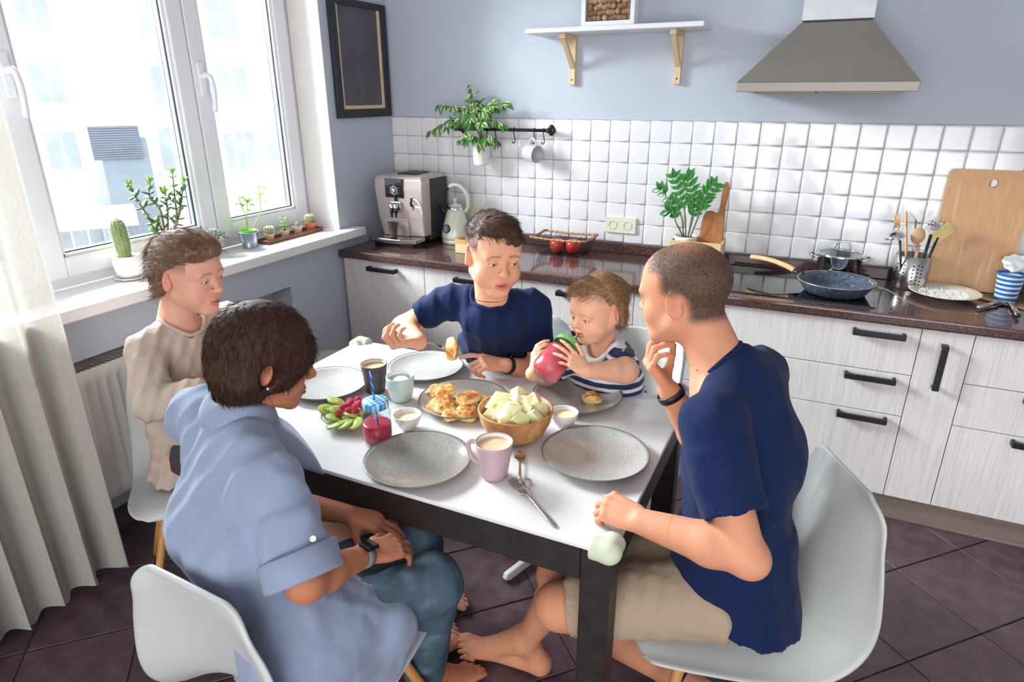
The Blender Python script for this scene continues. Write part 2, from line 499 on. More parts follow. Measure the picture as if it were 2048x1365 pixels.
# window: outer frame, mullion, two sashes with double panes, handles, sill
win = thing('window_1', None, None, (-0.22, (WY0 + WY1) / 2, 1.0)); tag(win, kind='structure')
XF0, XF1 = -0.27, -0.195
f = MB()
f.bb(XF0, XF1, WY1 - 0.045, WY1, 1.0, 2.56).bb(XF0, XF1, WY0, WY0 + 0.045, 1.0, 2.56)
f.bb(XF0, XF1, WY0, WY1, 1.0, 1.05).bb(XF0, XF1, WY0, WY1, 2.51, 2.56).bb(XF0, XF1, -1.178, -1.148, 1.0, 2.56).bb(XF0, XF1, -1.945, -1.915, 1.0, 2.56)
f.build('outer_frame', M['pvc'], win, bevel=0.003, world=True)
def sash(y0, y1, z0, z1, wd, hy):
    r = MB(); x0, x1 = -0.262, -0.176
    r.bb(x0, x1, y0, y0 + wd, z0, z1).bb(x0, x1, y1 - wd, y1, z0, z1)
    r.bb(x0, x1, y0 + wd, y1 - wd, z0, z0 + wd).bb(x0, x1, y0 + wd, y1 - wd, z1 - wd, z1)
    s = r.build('sash', M['pvc'], win, bevel=0.006, world=True)
    # stepped glazing bead, gasket, spacers, panes
    g = MB(); e = 0.012
    a0, a1, b0, b1 = y0 + wd, y1 - wd, z0 + wd, z1 - wd
    for (p0, p1, r0, r1) in ((a0, a0 + e, b0, b1), (a1 - e, a1, b0, b1), (a0, a1, b0, b0 + e), (a0, a1, b1 - e, b1)):
        g.bb(-0.232, -0.188, p0, p1, r0, r1)
    g.build('glazing_bead', M['pvc'], win, bevel=0.003, world=True)
    g = MB(); e2 = 0.017
    for (p0, p1, r0, r1) in ((a0, a0 + e2, b0, b1), (a1 - e2, a1, b0, b1), (a0, a1, b0, b0 + e2), (a0, a1, b1 - e2, b1)):
        g.bb(-0.207, -0.201, p0, p1, r0, r1); g.bb(-0.232, -0.226, p0, p1, r0, r1)
    g.build('gasket', M['gasket'], win, world=True)
    g = MB()
    for (p0, p1, r0, r1) in ((a0, a0 + e2, b0, b1), (a1 - e2, a1, b0, b1), (a0, a1, b0, b0 + e2), (a0, a1, b1 - e2, b1)):
        g.bb(-0.2255, -0.2075, p0, p1, r0, r1)
    g.build('spacer', M['spacer'], win, world=True)
    for x in (-0.2045, -0.229):
        MB().bb(x - 0.0015, x + 0.0015, a0 + 0.004, a1 - 0.004, b0 + 0.004, b1 - 0.004).build('pane', M['pane'], win, world=True)
    # handle
    h = MB().bb(-0.176, -0.165, hy - 0.016, hy + 0.016, 1.66, 1.80).build('handle_plate', M['pvc'], win, bevel=0.004, world=True)
    path = spline([(-0.166, hy, 1.745), (-0.135, hy, 1.748), (-0.118, hy - 0.002, 1.738), (-0.112, hy, 1.70), (-0.114, hy, 1.655), (-0.120, hy, 1.615), (-0.126, hy, 1.606)], 6)
    MB().tube(path, [0.012] * 8 + [0.0105] * (len(path) - 8), 10).build('handle', M['pvc'], win, world=True)
sash(-2.585, -1.935, 1.04, 2.52, 0.075, -2.548)
sash(-1.925, -1.164, 1.04, 2.52, 0.075, -1.888)
sash(-1.158, -0.575, 1.04, 2.52, 0.075, -1.123)
tr = MB().prism([(-0.195, WY0 + 0.001), (0.0005, WY0 + 0.001), (0.0005, -2.72), (0.078, -2.72), (0.078, -0.42), (0.0005, -0.42), (0.0005, WY1 - 0.001), (-0.195, WY1 - 0.001)], 0.9552, 1.0)
tr = tr.build('trim_1', M['sill'], bevel=0.006); tag(tr, kind='structure')

# radiator in its niche
ra = thing('radiator', 'white ribbed panel radiator in the niche under the window', 'radiator', (-0.06, -1.85, 0.12))
RY0, RY1 = -2.62, -1.12
ns_ = 36
rings_ = []
for zz, in_ in ((0.205, 0.006), (0.215, 0.0), (0.25, 0.0), (0.262, 0.010), (0.68, 0.010), (0.692, 0.0), (0.735, 0.0), (0.742, 0.006)):
    row = []
    for k in range(ns_ * 6 + 1):
        yy = RY0 + (RY1 - RY0) * k / (ns_ * 6)
        ph = (k % 6)
        groove = in_ if ph in (2, 3, 4) and in_ > 0.008 else (0.006 if in_ == 0.006 else 0.0)
        row.append((-0.014 - groove, yy, zz))
    rings_.append(row)
MB().rings(rings_, close=False).build('front_panel', M['rad'], ra, world=True)
MB().bb(-0.10, -0.022, RY0, RY0 + 0.004, 0.205, 0.742).build('side_cover', M['rad'], ra, world=True)
MB().bb(-0.10, -0.022, RY1 - 0.004, RY1, 0.205, 0.742).build('side_cover', M['rad'], ra, world=True)
MB().bb(-0.118, -0.095, RY0, RY1, 0.205, 0.742).build('rear_panel', M['rad'], ra, world=True)
MB().bb(-0.095, -0.024, RY0, RY1, 0.715, 0.722).build('grille_shade', M['raddark'], ra, world=True)  # dark sheet that paints the shade below the grille slats
gs = MB().box((0, 0, 0), (0.078, 0.0045, 0.004)); gme = mesh_only(gs, 'grille_slat', M['rad'])
for k in range(75):
    o = bpy.data.objects.new('grille_slat', gme); COL.objects.link(o); o.parent = ra
    o.location = (-0.0575 + 0.06, RY0 + 0.01 + k * 0.02 + 1.85, 0.742 - 0.12); o.rotation_euler = (0, 0, 0.25)

# ------------------------------------------------------------------ apartment block across the yard
EX = {}
EX['wall'] = mat('pale_render_facade', (244, 244, 242), 0.9, c2=(238, 239, 240), ns=0.5)
EX['grey'] = mat('blue_grey_annex', (150, 158, 168), 0.9, c2=(160, 168, 176), ns=0.4, stretch=(0.3, 0.3, 3))
EX['glass'] = mat('facade_window_glass', (184, 187, 190), 0.9, c2=(204, 206, 208), ns=0.9, spec=0.0)
EX['frame'] = mat('facade_window_frame', (246, 246, 246), 0.6)
EX['vent'] = mat('grey_vent', (130, 130, 142), 0.8)
EX['ground'] = mat('pale_yard', (190, 190, 186), 0.95)
Q0 = V(-23.5, 15.5, 0); NB = unit(V(0.84, -0.54, 0)); TB = V(0.54, 0.84, 0)
def PB(u, v, off=0.0):
    d = ray(u, v); t = ((Q0 + NB * off - CAM) @ NB) / (d @ NB); return CAM + d * t
bd = thing('apartment_building', 'pale apartment block seen through the window panes', 'building', (Q0[0], Q0[1], -9.0))
RB = np.stack((TB, np.cross(np.array((0, 0, 1.)), TB), np.array((0, 0, 1.))), 1)   # local x along facade, y into the building
def fbox(name, m, a, b, y0, y1, par=bd, bevel=0):
    """box between two facade points a (low left) and b (high right), between depths y0..y1 measured into the building"""
    a = np.asarray(a); b = np.asarray(b)
    xa, xb = (a - Q0) @ TB, (b - Q0) @ TB
    c = Q0 + TB * (xa + xb) / 2 + RB[:, 1] * (y0 + y1) / 2; c[2] = (a[2] + b[2]) / 2
    mb = MB().box(c - np.array(bd.location), (abs(xb - xa), abs(y1 - y0), abs(b[2] - a[2])), RB)
    return mb.build(name, m, par, bevel=bevel)
fbox('wall', EX['wall'], Q0 - TB * 30 - V(0, 0, 9), Q0 + TB * 34 + V(0, 0, 14), 0.0, 0.5)
def fwin(u, v, w, h, cols=2, cross=0):
    c = PB(u, v); a = c - TB * w / 2 - V(0, 0, h / 2); b = c + TB * w / 2 + V(0, 0, h / 2)
    fr = fbox('window', EX['frame'], a, b, -0.05, 0.02)
    m = 0.09; pw = (w - m * (cols + 1)) / cols
    for k in range(cols):
        for r_ in range(cross + 1):
            ph = (h - m * (cross + 2)) / (cross + 1)
            pa = a + TB * (m + k * (pw + m)) + V(0, 0, m + r_ * (ph + m)); pb = pa + TB * pw + V(0, 0, ph)
            fbox('pane', EX['glass'], pa, pb, -0.07, -0.03, fr)
    fbox('ledge', EX['frame'], a - TB * 0.1 - V(0, 0, 0.14), b + TB * 0.1 - V(0, 0, h + 0.03), -0.15, 0.02)
for (u, v, w, h, c, x) in ((62, 15, 1.2, 1.7, 2, 0), (96, 165, 1.2, 1.6, 2, 0), (126, 302, 1.2, 1.6, 2, 0), (307, 38, 1.1, 1.7, 2, 0), (330, 172, 1.1, 1.7, 2, 0), (348, 298, 1.2, 1.9, 2, 0),
                        (443, 30, 1.35, 1.9, 2, 1), (466, 172, 1.35, 1.7, 2, 0), (482, 306, 1.4, 1.9, 3, 0), (560, 290, 1.4, 1.8, 2, 0), (160, 470, 1.8, 1.5, 3, 0)):
    fwin(u, v, w, h, c, x)
an = thing('annex', 'blue-grey service block with a square vent against the pale apartment block', 'building', (Q0[0] + NB[0], Q0[1] + NB[1], -9.0))
a_ = PB(238, 460, 1.2); b_ = PB(292, 278, 1.2)
a2 = PB(196, 280, 1.2)
xa, xb = (a2 - Q0) @ TB, (b_ - Q0) @ TB
def abox(name, m, x0, x1, z0, z1, n0, n1):
    c = Q0 + TB * (x0 + x1) / 2 + NB * (n0 + n1) / 2; c[2] = (z0 + z1) / 2
    return MB().box(c - np.array(an.location), (x1 - x0, n1 - n0, z1 - z0), RB).build(name, m, an)
abox('block', EX['grey'], xa, xb, -9, a2[2], 0.02, 1.2)
vc = PB(232, 286, 1.25); xv = (vc - Q0) @ TB
vb = abox('vent', EX['vent'], xv - 0.85, xv + 0.85, vc[2] - 0.62, vc[2] + 0.62, 1.2, 1.3)
for k in range(14):
    abox('vent_slat', EX['grey'], xv - 0.82, xv + 0.82, vc[2] - 0.58 + k * 0.088, vc[2] - 0.55 + k * 0.088, 1.3, 1.34)
sh = PB(215, 440, 3.0); xs_ = (sh - Q0) @ TB
abox('porch_canopy', EX['wall'], xs_ - 2.4, xs_ + 1.0, sh[2] - 0.3, sh[2] + 0.3, 1.2, 3.0)
gd = MB().bb(-60, -3.0, -45, 60, -9.2, -9.0).build('yard_ground', EX['ground']); tag(gd, kind='structure')
# ------------------------------------------------------------------ worktop and cabinets
WT = 0.897
wk = thing('worktop', 'dark brown speckled stone worktop along the tiled wall', 'worktop', (1.9, -0.29, 0.857))
MB().bb(0.002, 3.445, -0.578, -0.011, WT - 0.042, WT).build('slab', M['quartz'], wk, bevel=0.009, seg=3, world=True)
MB().bb(0.002, 3.445, -0.0315, -0.0105, WT + 0.0005, 0.947).build('upstand', M['quartz'], wk, bevel=0.003, world=True)
CY = -0.555
def cabinet(x0, x1, label, fronts, name='base_cabinet'):
    """fronts: list of (kind, z0, z1, [handle xs], handle z, vertical)"""
    r = thing(name, label, 'cabinet', ((x0 + x1) / 2, -0.28, 0.0))
    MB().bb(x0 + 0.001, x1 - 0.001, CY + 0.019, -0.012, 0.122, WT - 0.0425).build('body', M['limed'], r, world=True)
    for kind, z0, z1, hx, hz, vert in fronts:
        fr = MB().bb(x0 + 0.0015, x1 - 0.0015, CY, CY + 0.018, z0 + 0.0015, z1 - 0.0015).build(kind, M['limed'], r, bevel=0.0015, world=True)
        for xx in hx:
            h = MB(); d = 0.036; L = 0.178
            if not vert:
                h.bb(xx - L / 2, xx + L / 2, CY - d, CY - d + 0.012, hz - 0.011, hz + 0.011)
                for s in (-1, 1): h.bb(xx + s * (L / 2 - 0.006) - 0.006, xx + s * (L / 2 - 0.006) + 0.006, CY - d + 0.012, CY, hz - 0.011, hz + 0.011)
            else:
                h.bb(xx - 0.011, xx + 0.011, CY - d, CY - d + 0.012, hz - L / 2, hz + L / 2)
                for s in (-1, 1): h.bb(xx - 0.011, xx + 0.011, CY - d + 0.012, CY, hz + s * (L / 2 - 0.006) - 0.006, hz + s * (L / 2 - 0.006) + 0.006)
            ho = h.build('handle', M['black_metal'], None, bevel=0.0018)
            v = np.array([p.co for p in ho.data.vertices]) - np.array(r.location)
            ho.data.vertices.foreach_set('co', v.ravel()); ho.parent = fr
    return r
Z0, Z1 = 0.124, 0.854
cabinet(0.016, 0.525, 'limed cabinet with one door under the coffee machine, next to the window wall', [('door', Z0, Z1, [0.275], 0.815, False)])
cabinet(0.525, 1.07, 'limed cabinet with one door behind the person in the plain navy T-shirt by the fork', [('door', Z0, Z1, [0.80], 0.815, False)])
dr = lambda xs: [('drawer', 0.66, Z1, xs, 0.815, False), ('drawer', 0.485, 0.66, xs, 0.633, False), ('drawer', Z0, 0.485, xs, 0.462, False)]
cabinet(1.07, 1.612, 'limed three-drawer cabinet under the wire fruit basket, behind the high chair', dr([1.342]))
cabinet(1.612, 2.705, 'widest limed three-drawer cabinet, directly under the black hob', dr([1.76, 2.567]))
cabinet(2.705, 2.872, 'narrow tall limed cabinet front with a vertical black handle', [('door', Z0, Z1, [2.785], 0.715, True)])
cabinet(2.872, 3.43, 'limed three-drawer cabinet at the right edge, right of the vertical handle', dr([3.150]))
pl = MB().bb(0.002, 3.43, -0.515, -0.50, 0.0, 0.121).build('trim_2', M['plinth'], bevel=0.001); tag(pl, kind='structure')

# hob
hb = thing('induction_hob', 'black glass hob set into the worktop under the frying pan', 'hob', (2.25, -0.29, WT + 0.0005))
MB().bb(1.955, 2.542, -0.517, -0.075, WT + 0.0005, WT + 0.0055).build('glass_top', M['black_glass'], hb, bevel=0.0015, world=True)
red = mat('red_indicator', (255, 40, 60), 0.4)
_r = red.node_tree.nodes['Principled BSDF']; _r.inputs['Emission Color'].default_value = (1, 0.05, 0.09, 1); _r.inputs['Emission Strength'].default_value = 3
for k in range(2):
    c = PZ(1641 + 7 * k, 592.5, WT + 0.0058); MB().box((c[0], c[1], WT + 0.0059), (0.007, 0.004, 0.0006)).build('indicator_light', red, hb, world=True)

# extractor hood with boxed-in duct
hd = thing('extractor_hood', 'grey steel pyramid extractor hood above the hob', 'hood', (2.235, -0.2, 1.676))
HX0, HX1, HYF = 1.928, 2.542, -0.45
m = MB().bb(HX0, HX1, HYF, -0.001, 1.676, 1.71)
m.build('canopy_rim', M['hood'], hd, bevel=0.002, world=True)
m = MB(); b = [(HX0, HYF), (HX1, HYF), (HX1, -0.001), (HX0, -0.001)]; t = [(2.118, -0.255), (2.368, -0.255), (2.368, -0.001), (2.118, -0.001)]
m.add([(x, y, 1.71) for x, y in b] + [(x, y, 1.925) for x, y in t], [(0, 1, 5, 4), (1, 2, 6, 5), (2, 3, 7, 6), (3, 0, 4, 7), (4, 5, 6, 7)], False)
m.build('canopy', M['hood'], hd, world=True)
MB().bb(1.99, 2.21, -0.40, -0.06, 1.669, 1.677).build('filter', M['hood'], hd, bevel=0.002, world=True)
MB().bb(2.26, 2.48, -0.40, -0.06, 1.669, 1.677).build('filter', M['hood'], hd, bevel=0.002, world=True)
MB().bb(2.13, 2.36, -0.23, -0.001, 1.925, 1.934).build('collar', M['black_plastic'], hd, world=True)
MB().bb(2.118, 2.368, -0.25, -0.001, 1.934, TOP - 0.002).build('duct_cover', mat('white_textured_duct', (226, 228, 232), 0.8, c2=(214, 217, 222), ns=25, bump=0.25, bs=60), hd, world=True)

# shelf on wooden brackets with the cork collector frame
sf = thing('wall_shelf', 'white wall shelf on two pale wooden brackets', 'shelf', (1.33, -0.1, 1.712))
MB().bb(0.926, 1.74, -0.2, -0.001, 1.933, 1.955).build('board', M['white_wood'], sf, bevel=0.002, world=True)
MB().bb(0.926, 1.74, -0.206, -0.2, 1.9345, 1.9535).build('front_edge', M['white_wood'], sf, bevel=0.002, world=True)
for x in (1.095, 1.607):
    br = MB().bb(x - 0.0145, x + 0.0145, -0.022, -0.0005, 1.712, 1.933).build('bracket', M['birch'], sf, bevel=0.0015, world=True)
    a = MB().bb(x - 0.0145, x + 0.0145, -0.172, -0.022, 1.912, 1.9325)
    A, B_ = V(x, -0.155, 1.918), V(x, -0.008, 1.785)
    d = B_ - A; Rr = frame(d, (1, 0, 0)); a.box((A + B_) / 2, (0.022, 0.02, np.linalg.norm(d)), Rr)
    mb = MB(); loc = np.array(sf.location); mb.v = [tuple(np.array(p) - loc) for p in a.v]; mb.f = a.f; mb.s = a.s; mb.mi = a.mi
    mb.build('brace', M['birch'], br, bevel=0.0012)
    s = MB().ball(V(x, -0.0225, 1.735) - loc, (0.004, 0.002, 0.004), 8, 6).build('screw', M['black_plastic'], br)
ck = thing('cork_frame', 'white box frame filled with wine corks on the shelf', 'frame', (1.31, -0.145, 1.955))
c0, c1, zt = 1.187, 1.433, 2.30
m = MB().bb(c0, c0 + 0.02, -0.175, -0.115, 1.9555, zt).bb(c1 - 0.02, c1, -0.175, -0.115, 1.9555, zt).bb(c0 + 0.02, c1 - 0.02, -0.175, -0.115, 1.9555, 1.975).bb(c0 + 0.02, c1 - 0.02, -0.175, -0.115, zt - 0.02, zt)
m.build('frame', M['white_wood'], ck, bevel=0.0015, world=True)
MB().bb(c0 + 0.02, c1 - 0.02, -0.119, -0.115, 1.975, zt - 0.02).build('back_board', M['pine'], ck, world=True)
MB().bb(c0 + 0.02, c1 - 0.02, -0.172, -0.170, 1.975, zt - 0.02).build('glass', M['pane'], ck, world=True)
cork_m = [mat('cork_%d' % i, c, 0.8, c2=d, ns=60, lo=0.4, hi=0.75, bump=0.3, bs=90) for i, (c, d) in enumerate((((196, 150, 108), (150, 105, 72)), ((178, 130, 90), (130, 92, 62)), ((210, 168, 128), (170, 122, 88)))) ]
cme = [mesh_only(MB().lathe([(0.0, -0.02), (0.0105, -0.02), (0.0113, -0.018), (0.0113, 0.018), (0.0105, 0.02), (0.0, 0.02)], n=12), 'cork', cm) for cm in cork_m]
rows = int((zt - 0.045 - 1.975) / 0.0235)
for rI in range(rows):
    x = c0 + 0.025 + random.uniform(0, 0.006)
    while x < c1 - 0.047:
        tl = random.uniform(-0.5, 0.5); L = 0.040 * math.cos(tl)
        if random.random() < 0.22:
            L = 0.0235; R = rotx(math.pi / 2) @ rotx(random.uniform(-0.1, 0.1))
            pos = V(x + L / 2, -0.147, 1.988 + rI * 0.0235)
        else:
            R = roty(math.pi / 2 + tl * 0.8); pos = V(x + L / 2, -0.147 + random.uniform(-0.006, 0.008), 1.988 + rI * 0.0235)
        piece('cork', random.choice(cme), pos - np.array(ck.location), ck, R)
        x += L + 0.0035

# chalkboard on the pier
cb = thing('chalkboard', 'blank chalkboard in a black frame with an inner wooden strip on the window-side wall', 'chalkboard', (0.0, -0.258, 1.556))
y0, y1, z0, z1 = -0.485, -0.03, 1.556, 2.115
m = MB()
for (a, b_, c, d) in ((y0, y0 + 0.045, z0, z1), (y1 - 0.045, y1, z0, z1), (y0 + 0.045, y1 - 0.045, z0, z0 + 0.042), (y0 + 0.045, y1 - 0.045, z1 - 0.03, z1)):
    m.bb(0.0005, 0.022, a, b_, c, d)
m.build('frame', mat('black_stained_frame', (34, 34, 40), 0.5, c2=(46, 46, 54), ns=30, stretch=(1, 1, 0.1)), cb, bevel=0.002, world=True)
m = MB(); a0, a1, e0, e1 = y0 + 0.045, y1 - 0.045, z0 + 0.042, z1 - 0.03
for (a, b_, c, d) in ((a0, a0 + 0.02, e0, e1), (a1 - 0.02, a1, e0, e1), (a0 + 0.02, a1 - 0.02, e0, e0 + 0.018)):
    m.bb(0.0005, 0.013, a, b_, c, d)
m.build('inner_strip', M['birch'], cb, bevel=0.001, world=True)
MB().bb(0.0005, 0.007, a0 + 0.02, a1 - 0.02, e0 + 0.018, e1).build('slate', mat('dusty_slate', (86, 82, 90), 0.9, c2=(98, 93, 102), ns=5), cb, world=True)

# power sockets
def socket(x0, x1, z0, z1, label, holes=True):
    s = thing('power_socket', label, 'socket', ((x0 + x1) / 2, -0.011, (z0 + z1) / 2))
    pm = mat('cream_plastic', (232, 227, 208), 0.35)
    MB().bb(x0, x1, -0.021, -0.0105, z0, z1).build('plate', pm, s, bevel=0.002, world=True)
    for k in range(2):
        cx = x0 + (x1 - x0) * (0.26 + 0.48 * k); cz = (z0 + z1) / 2
        if holes:
            pr = [(0.0, -0.004), (0.018, -0.004), (0.0195, 0.0015), (0.0215, 0.0015), (0.0215, -0.001)]
            MB().lathe(pr, V(cx, -0.0215, cz) - np.array(s.location), 24, R=rotx(math.pi / 2)).build('well', mat('cream_well', (214, 206, 182), 0.4), s)
            for dx, dz in ((-0.0095, 0), (0.0095, 0), (0, -0.014), (0, 0.014)):
                MB().lathe([(0.0, 0.0), (0.0026, 0.0), (0.0026, 0.0008), (0, 0.0008)], V(cx + dx, -0.0178, cz + dz) - np.array(s.location), 10, R=rotx(math.pi / 2)).build('contact', M['black_plastic'], s)
        else:
            MB().bb(cx - (x1 - x0) * 0.22, cx + (x1 - x0) * 0.22, -0.0235, -0.021, z0 + 0.006, z1 - 0.006).build('cover', pm, s, bevel=0.001, world=True)
socket(1.300, 1.462, 1.000, 1.081, 'cream double power socket on the tiles right of the fruit basket')
socket(0.505, 0.655, 1.003, 1.086, 'cream wall switch plate on the tiles right of the kettle', False)
# ------------------------------------------------------------------ implicit surfaces (for bodies, clothes, food, hair)
def smin(a, b, k):
    if k <= 0: return np.minimum(a, b)
    h = np.clip(0.5 + 0.5 * (b - a) / k, 0, 1)
    return b * (1 - h) + a * h - k * h * (1 - h)
class Noise3:
    def __init__(self, seed):
        self.g = np.random.RandomState(seed).rand(32, 32, 32).astype(np.float32) * 2 - 1
    def __call__(self, x, y, z):
        x, y, z = np.broadcast_arrays(x, y, z)
        i, j, k = np.floor(x).astype(int), np.floor(y).astype(int), np.floor(z).astype(int)
        fx, fy, fz = x - i, y - j, z - k
        fx = fx * fx * (3 - 2 * fx); fy = fy * fy * (3 - 2 * fy); fz = fz * fz * (3 - 2 * fz)
        g = self.g; o = 0
        for a in (0, 1):
            wx = fx if a else 1 - fx
            for b in (0, 1):
                wy = fy if b else 1 - fy
                for c in (0, 1):
                    wz = fz if c else 1 - fz
                    o = o + g[(i + a) & 31, (j + b) & 31, (k + c) & 31] * wx * wy * wz
        return o
NZ = Noise3(3)
class SDF:
    def __init__(self):
        self.ops = []; self.k = 0.02
    # each op: (mode, lo, hi, func(X,Y,Z)->d, k)
    def cap(self, a, b, ra, rb=None, k=None, mode='u', e=None, er=1.0):
        a = np.asarray(a, float); b = np.asarray(b, float); rb = ra if rb is None else rb
        mr = max(ra, rb) * max(1, er)
        lo = np.minimum(a, b) - mr; hi = np.maximum(a, b) + mr
        if e is not None:
            e = unit(e); s = 1.0 / er - 1.0
            aa = a + e * (a @ e) * s; bb = b + e * (b @ e) * s
        else:
            aa, bb = a, b
        ab = bb - aa; L2 = max(ab @ ab, 1e-12)
        def fn(X, Y, Z):
            if e is not None:
                pe = (X * e[0] + Y * e[1] + Z * e[2]) * s
                X = X + e[0] * pe; Y = Y + e[1] * pe; Z = Z + e[2] * pe
            px, py, pz = X - aa[0], Y - aa[1], Z - aa[2]
            t = np.clip((px * ab[0] + py * ab[1] + pz * ab[2]) / L2, 0, 1)
            d = np.sqrt((px - ab[0] * t) ** 2 + (py - ab[1] * t) ** 2 + (pz - ab[2] * t) ** 2)
            return d - (ra + (rb - ra) * t)
        self.ops.append((mode, lo, hi, fn, self.k if k is None else k)); return self
    def chain(self, pts, rad, k=None, e=None, er=1.0):
        for i in range(len(pts) - 1):
            self.cap(pts[i], pts[i + 1], rad[i], rad[i + 1], k, e=e, er=er)
        return self
    def ell(self, c, r, R=None, k=None, mode='u'):
        c = np.asarray(c, float); r = np.array((r, r, r), float) if np.isscalar(r) else np.asarray(r, float)
        R = np.eye(3) if R is None else R
        ext = np.sqrt(((R * r) ** 2).sum(1))
        def fn(X, Y, Z):
            x, y, z = X - c[0], Y - c[1], Z - c[2]
            lx = (x * R[0, 0] + y * R[1, 0] + z * R[2, 0]) / r[0]
            ly = (x * R[0, 1] + y * R[1, 1] + z * R[2, 1]) / r[1]
            lz = (x * R[0, 2] + y * R[1, 2] + z * R[2, 2]) / r[2]
            k0 = np.sqrt(lx * lx + ly * ly + lz * lz) + 1e-9
            k1 = np.sqrt((lx / r[0]) ** 2 + (ly / r[1]) ** 2 + (lz / r[2]) ** 2) + 1e-9
            return k0 * (k0 - 1) / k1
        self.ops.append((mode, c - ext, c + ext, fn, self.k if k is None else k)); return self
    def box(self, c, half, R=None, rd=0.0, k=None, mode='u'):
        c = np.asarray(c, float); half = np.asarray(half, float); R = np.eye(3) if R is None else R
        ext = np.abs(R) @ half
        def fn(X, Y, Z):
            x, y, z = X - c[0], Y - c[1], Z - c[2]
            q = [np.abs(x * R[0, i] + y * R[1, i] + z * R[2, i]) - (half[i] - rd) for i in range(3)]
            out = np.sqrt(sum(np.maximum(t, 0) ** 2 for t in q))
            return out + np.minimum(np.maximum(q[0], np.maximum(q[1], q[2])), 0) - rd
        self.ops.append((mode, c - ext, c + ext, fn, self.k if k is None else k)); return self
    def cut(self, p, n, k=0.0):
        """remove everything on the side of plane (p, n) that n points to"""
        p = np.asarray(p, float); n = unit(n)
        self.ops.append(('p', None, None, lambda X, Y, Z: (X - p[0]) * n[0] + (Y - p[1]) * n[1] + (Z - p[2]) * n[2], k)); return self
    def warp(self, fn):
        """fn(X,Y,Z) is added to the field"""
        self.ops.append(('w', None, None, fn, 0)); return self
    def eval(self, lo, hi, h):
        n = np.maximum(np.ceil((hi - lo) / h).astype(int) + 1, 4)
        ax = [(lo[i] + h * np.arange(n[i])).astype(np.float32) for i in range(3)]
        F = np.full(tuple(n), 0.25, np.float32)
        for mode, l, u, fn, k in self.ops:
            if mode in 'us':
                m = k + 3 * h
                i0 = np.maximum(np.floor((l - m - lo) / h).astype(int), 0); i1 = np.minimum(np.ceil((u + m - lo) / h).astype(int) + 1, n)
                if (i0 >= i1).any(): continue
                sl = tuple(slice(i0[i], i1[i]) for i in range(3))
                X, Y, Z = ax[0][sl[0]][:, None, None], ax[1][sl[1]][None, :, None], ax[2][sl[2]][None, None, :]
                d = fn(X, Y, Z).astype(np.float32)
                F[sl] = smin(F[sl], d, k) if mode == 'u' else -smin(-F[sl], d, k)
            else:
                msk = np.abs(F) < 0.06 if mode == 'w' else F < 0.06
                I = np.nonzero(msk)
                if len(I[0]) == 0: continue
                d = fn(ax[0][I[0]], ax[1][I[1]], ax[2][I[2]]).astype(np.float32)
                F[I] = F[I] + d if mode == 'w' else -smin(-F[I], -d, k)
        return F, lo
    def at(self, P_):
        P_ = np.atleast_2d(P_); F = np.full(len(P_), 0.25)
        for mode, l, u, fn, k in self.ops:
            d = fn(P_[:, 0], P_[:, 1], P_[:, 2])
            if mode == 'u': F = smin(F, d, k)
            elif mode == 's': F = -smin(-F, d, k)
            elif mode == 'w': F = F + d
            else: F = -smin(-F, -d, k)
        return F
    def bounds(self, pad):
        lo = np.min([o[1] for o in self.ops if o[0] == 'u'], 0) - pad; hi = np.max([o[2] for o in self.ops if o[0] == 'u'], 0) + pad
        return lo, hi
    def mesh(self, h, regions=()):
        lo, hi = self.bounds(3 * h)
        vs_, fs_ = [], []
        F, o = self.eval(lo, hi, h); v, f = surfnet(F, o, h)
        if len(regions):
            c = v[f].mean(1); keep = np.ones(len(f), bool)
            for (a, b, hh) in regions:
                a = np.asarray(a); b = np.asarray(b)
                keep &= ~((c > a + 0.3 * h) & (c < b - 0.3 * h)).all(1)
            f = f[keep]
        vs_.append(v); fs_.append(f)
        for (a, b, hh) in regions:
            a = np.maximum(np.asarray(a), lo); b = np.minimum(np.asarray(b), hi)
            F, o = self.eval(a - 2 * hh, b + 2 * hh, hh); v, f = surfnet(F, o, hh)
            c = v[f].mean(1); f = f[((c > a) & (c < b)).all(1)]
            fs_.append(f + sum(len(x) for x in vs_)); vs_.append(v)
        v = np.concatenate(vs_); f = np.concatenate(fs_)
        used = np.unique(f); mp = np.zeros(len(v), int); mp[used] = np.arange(len(used))
        return v[used], mp[f]
OFF = [np.array((a, b, c)) for a in (0, 1) for b in (0, 1) for c in (0, 1)]
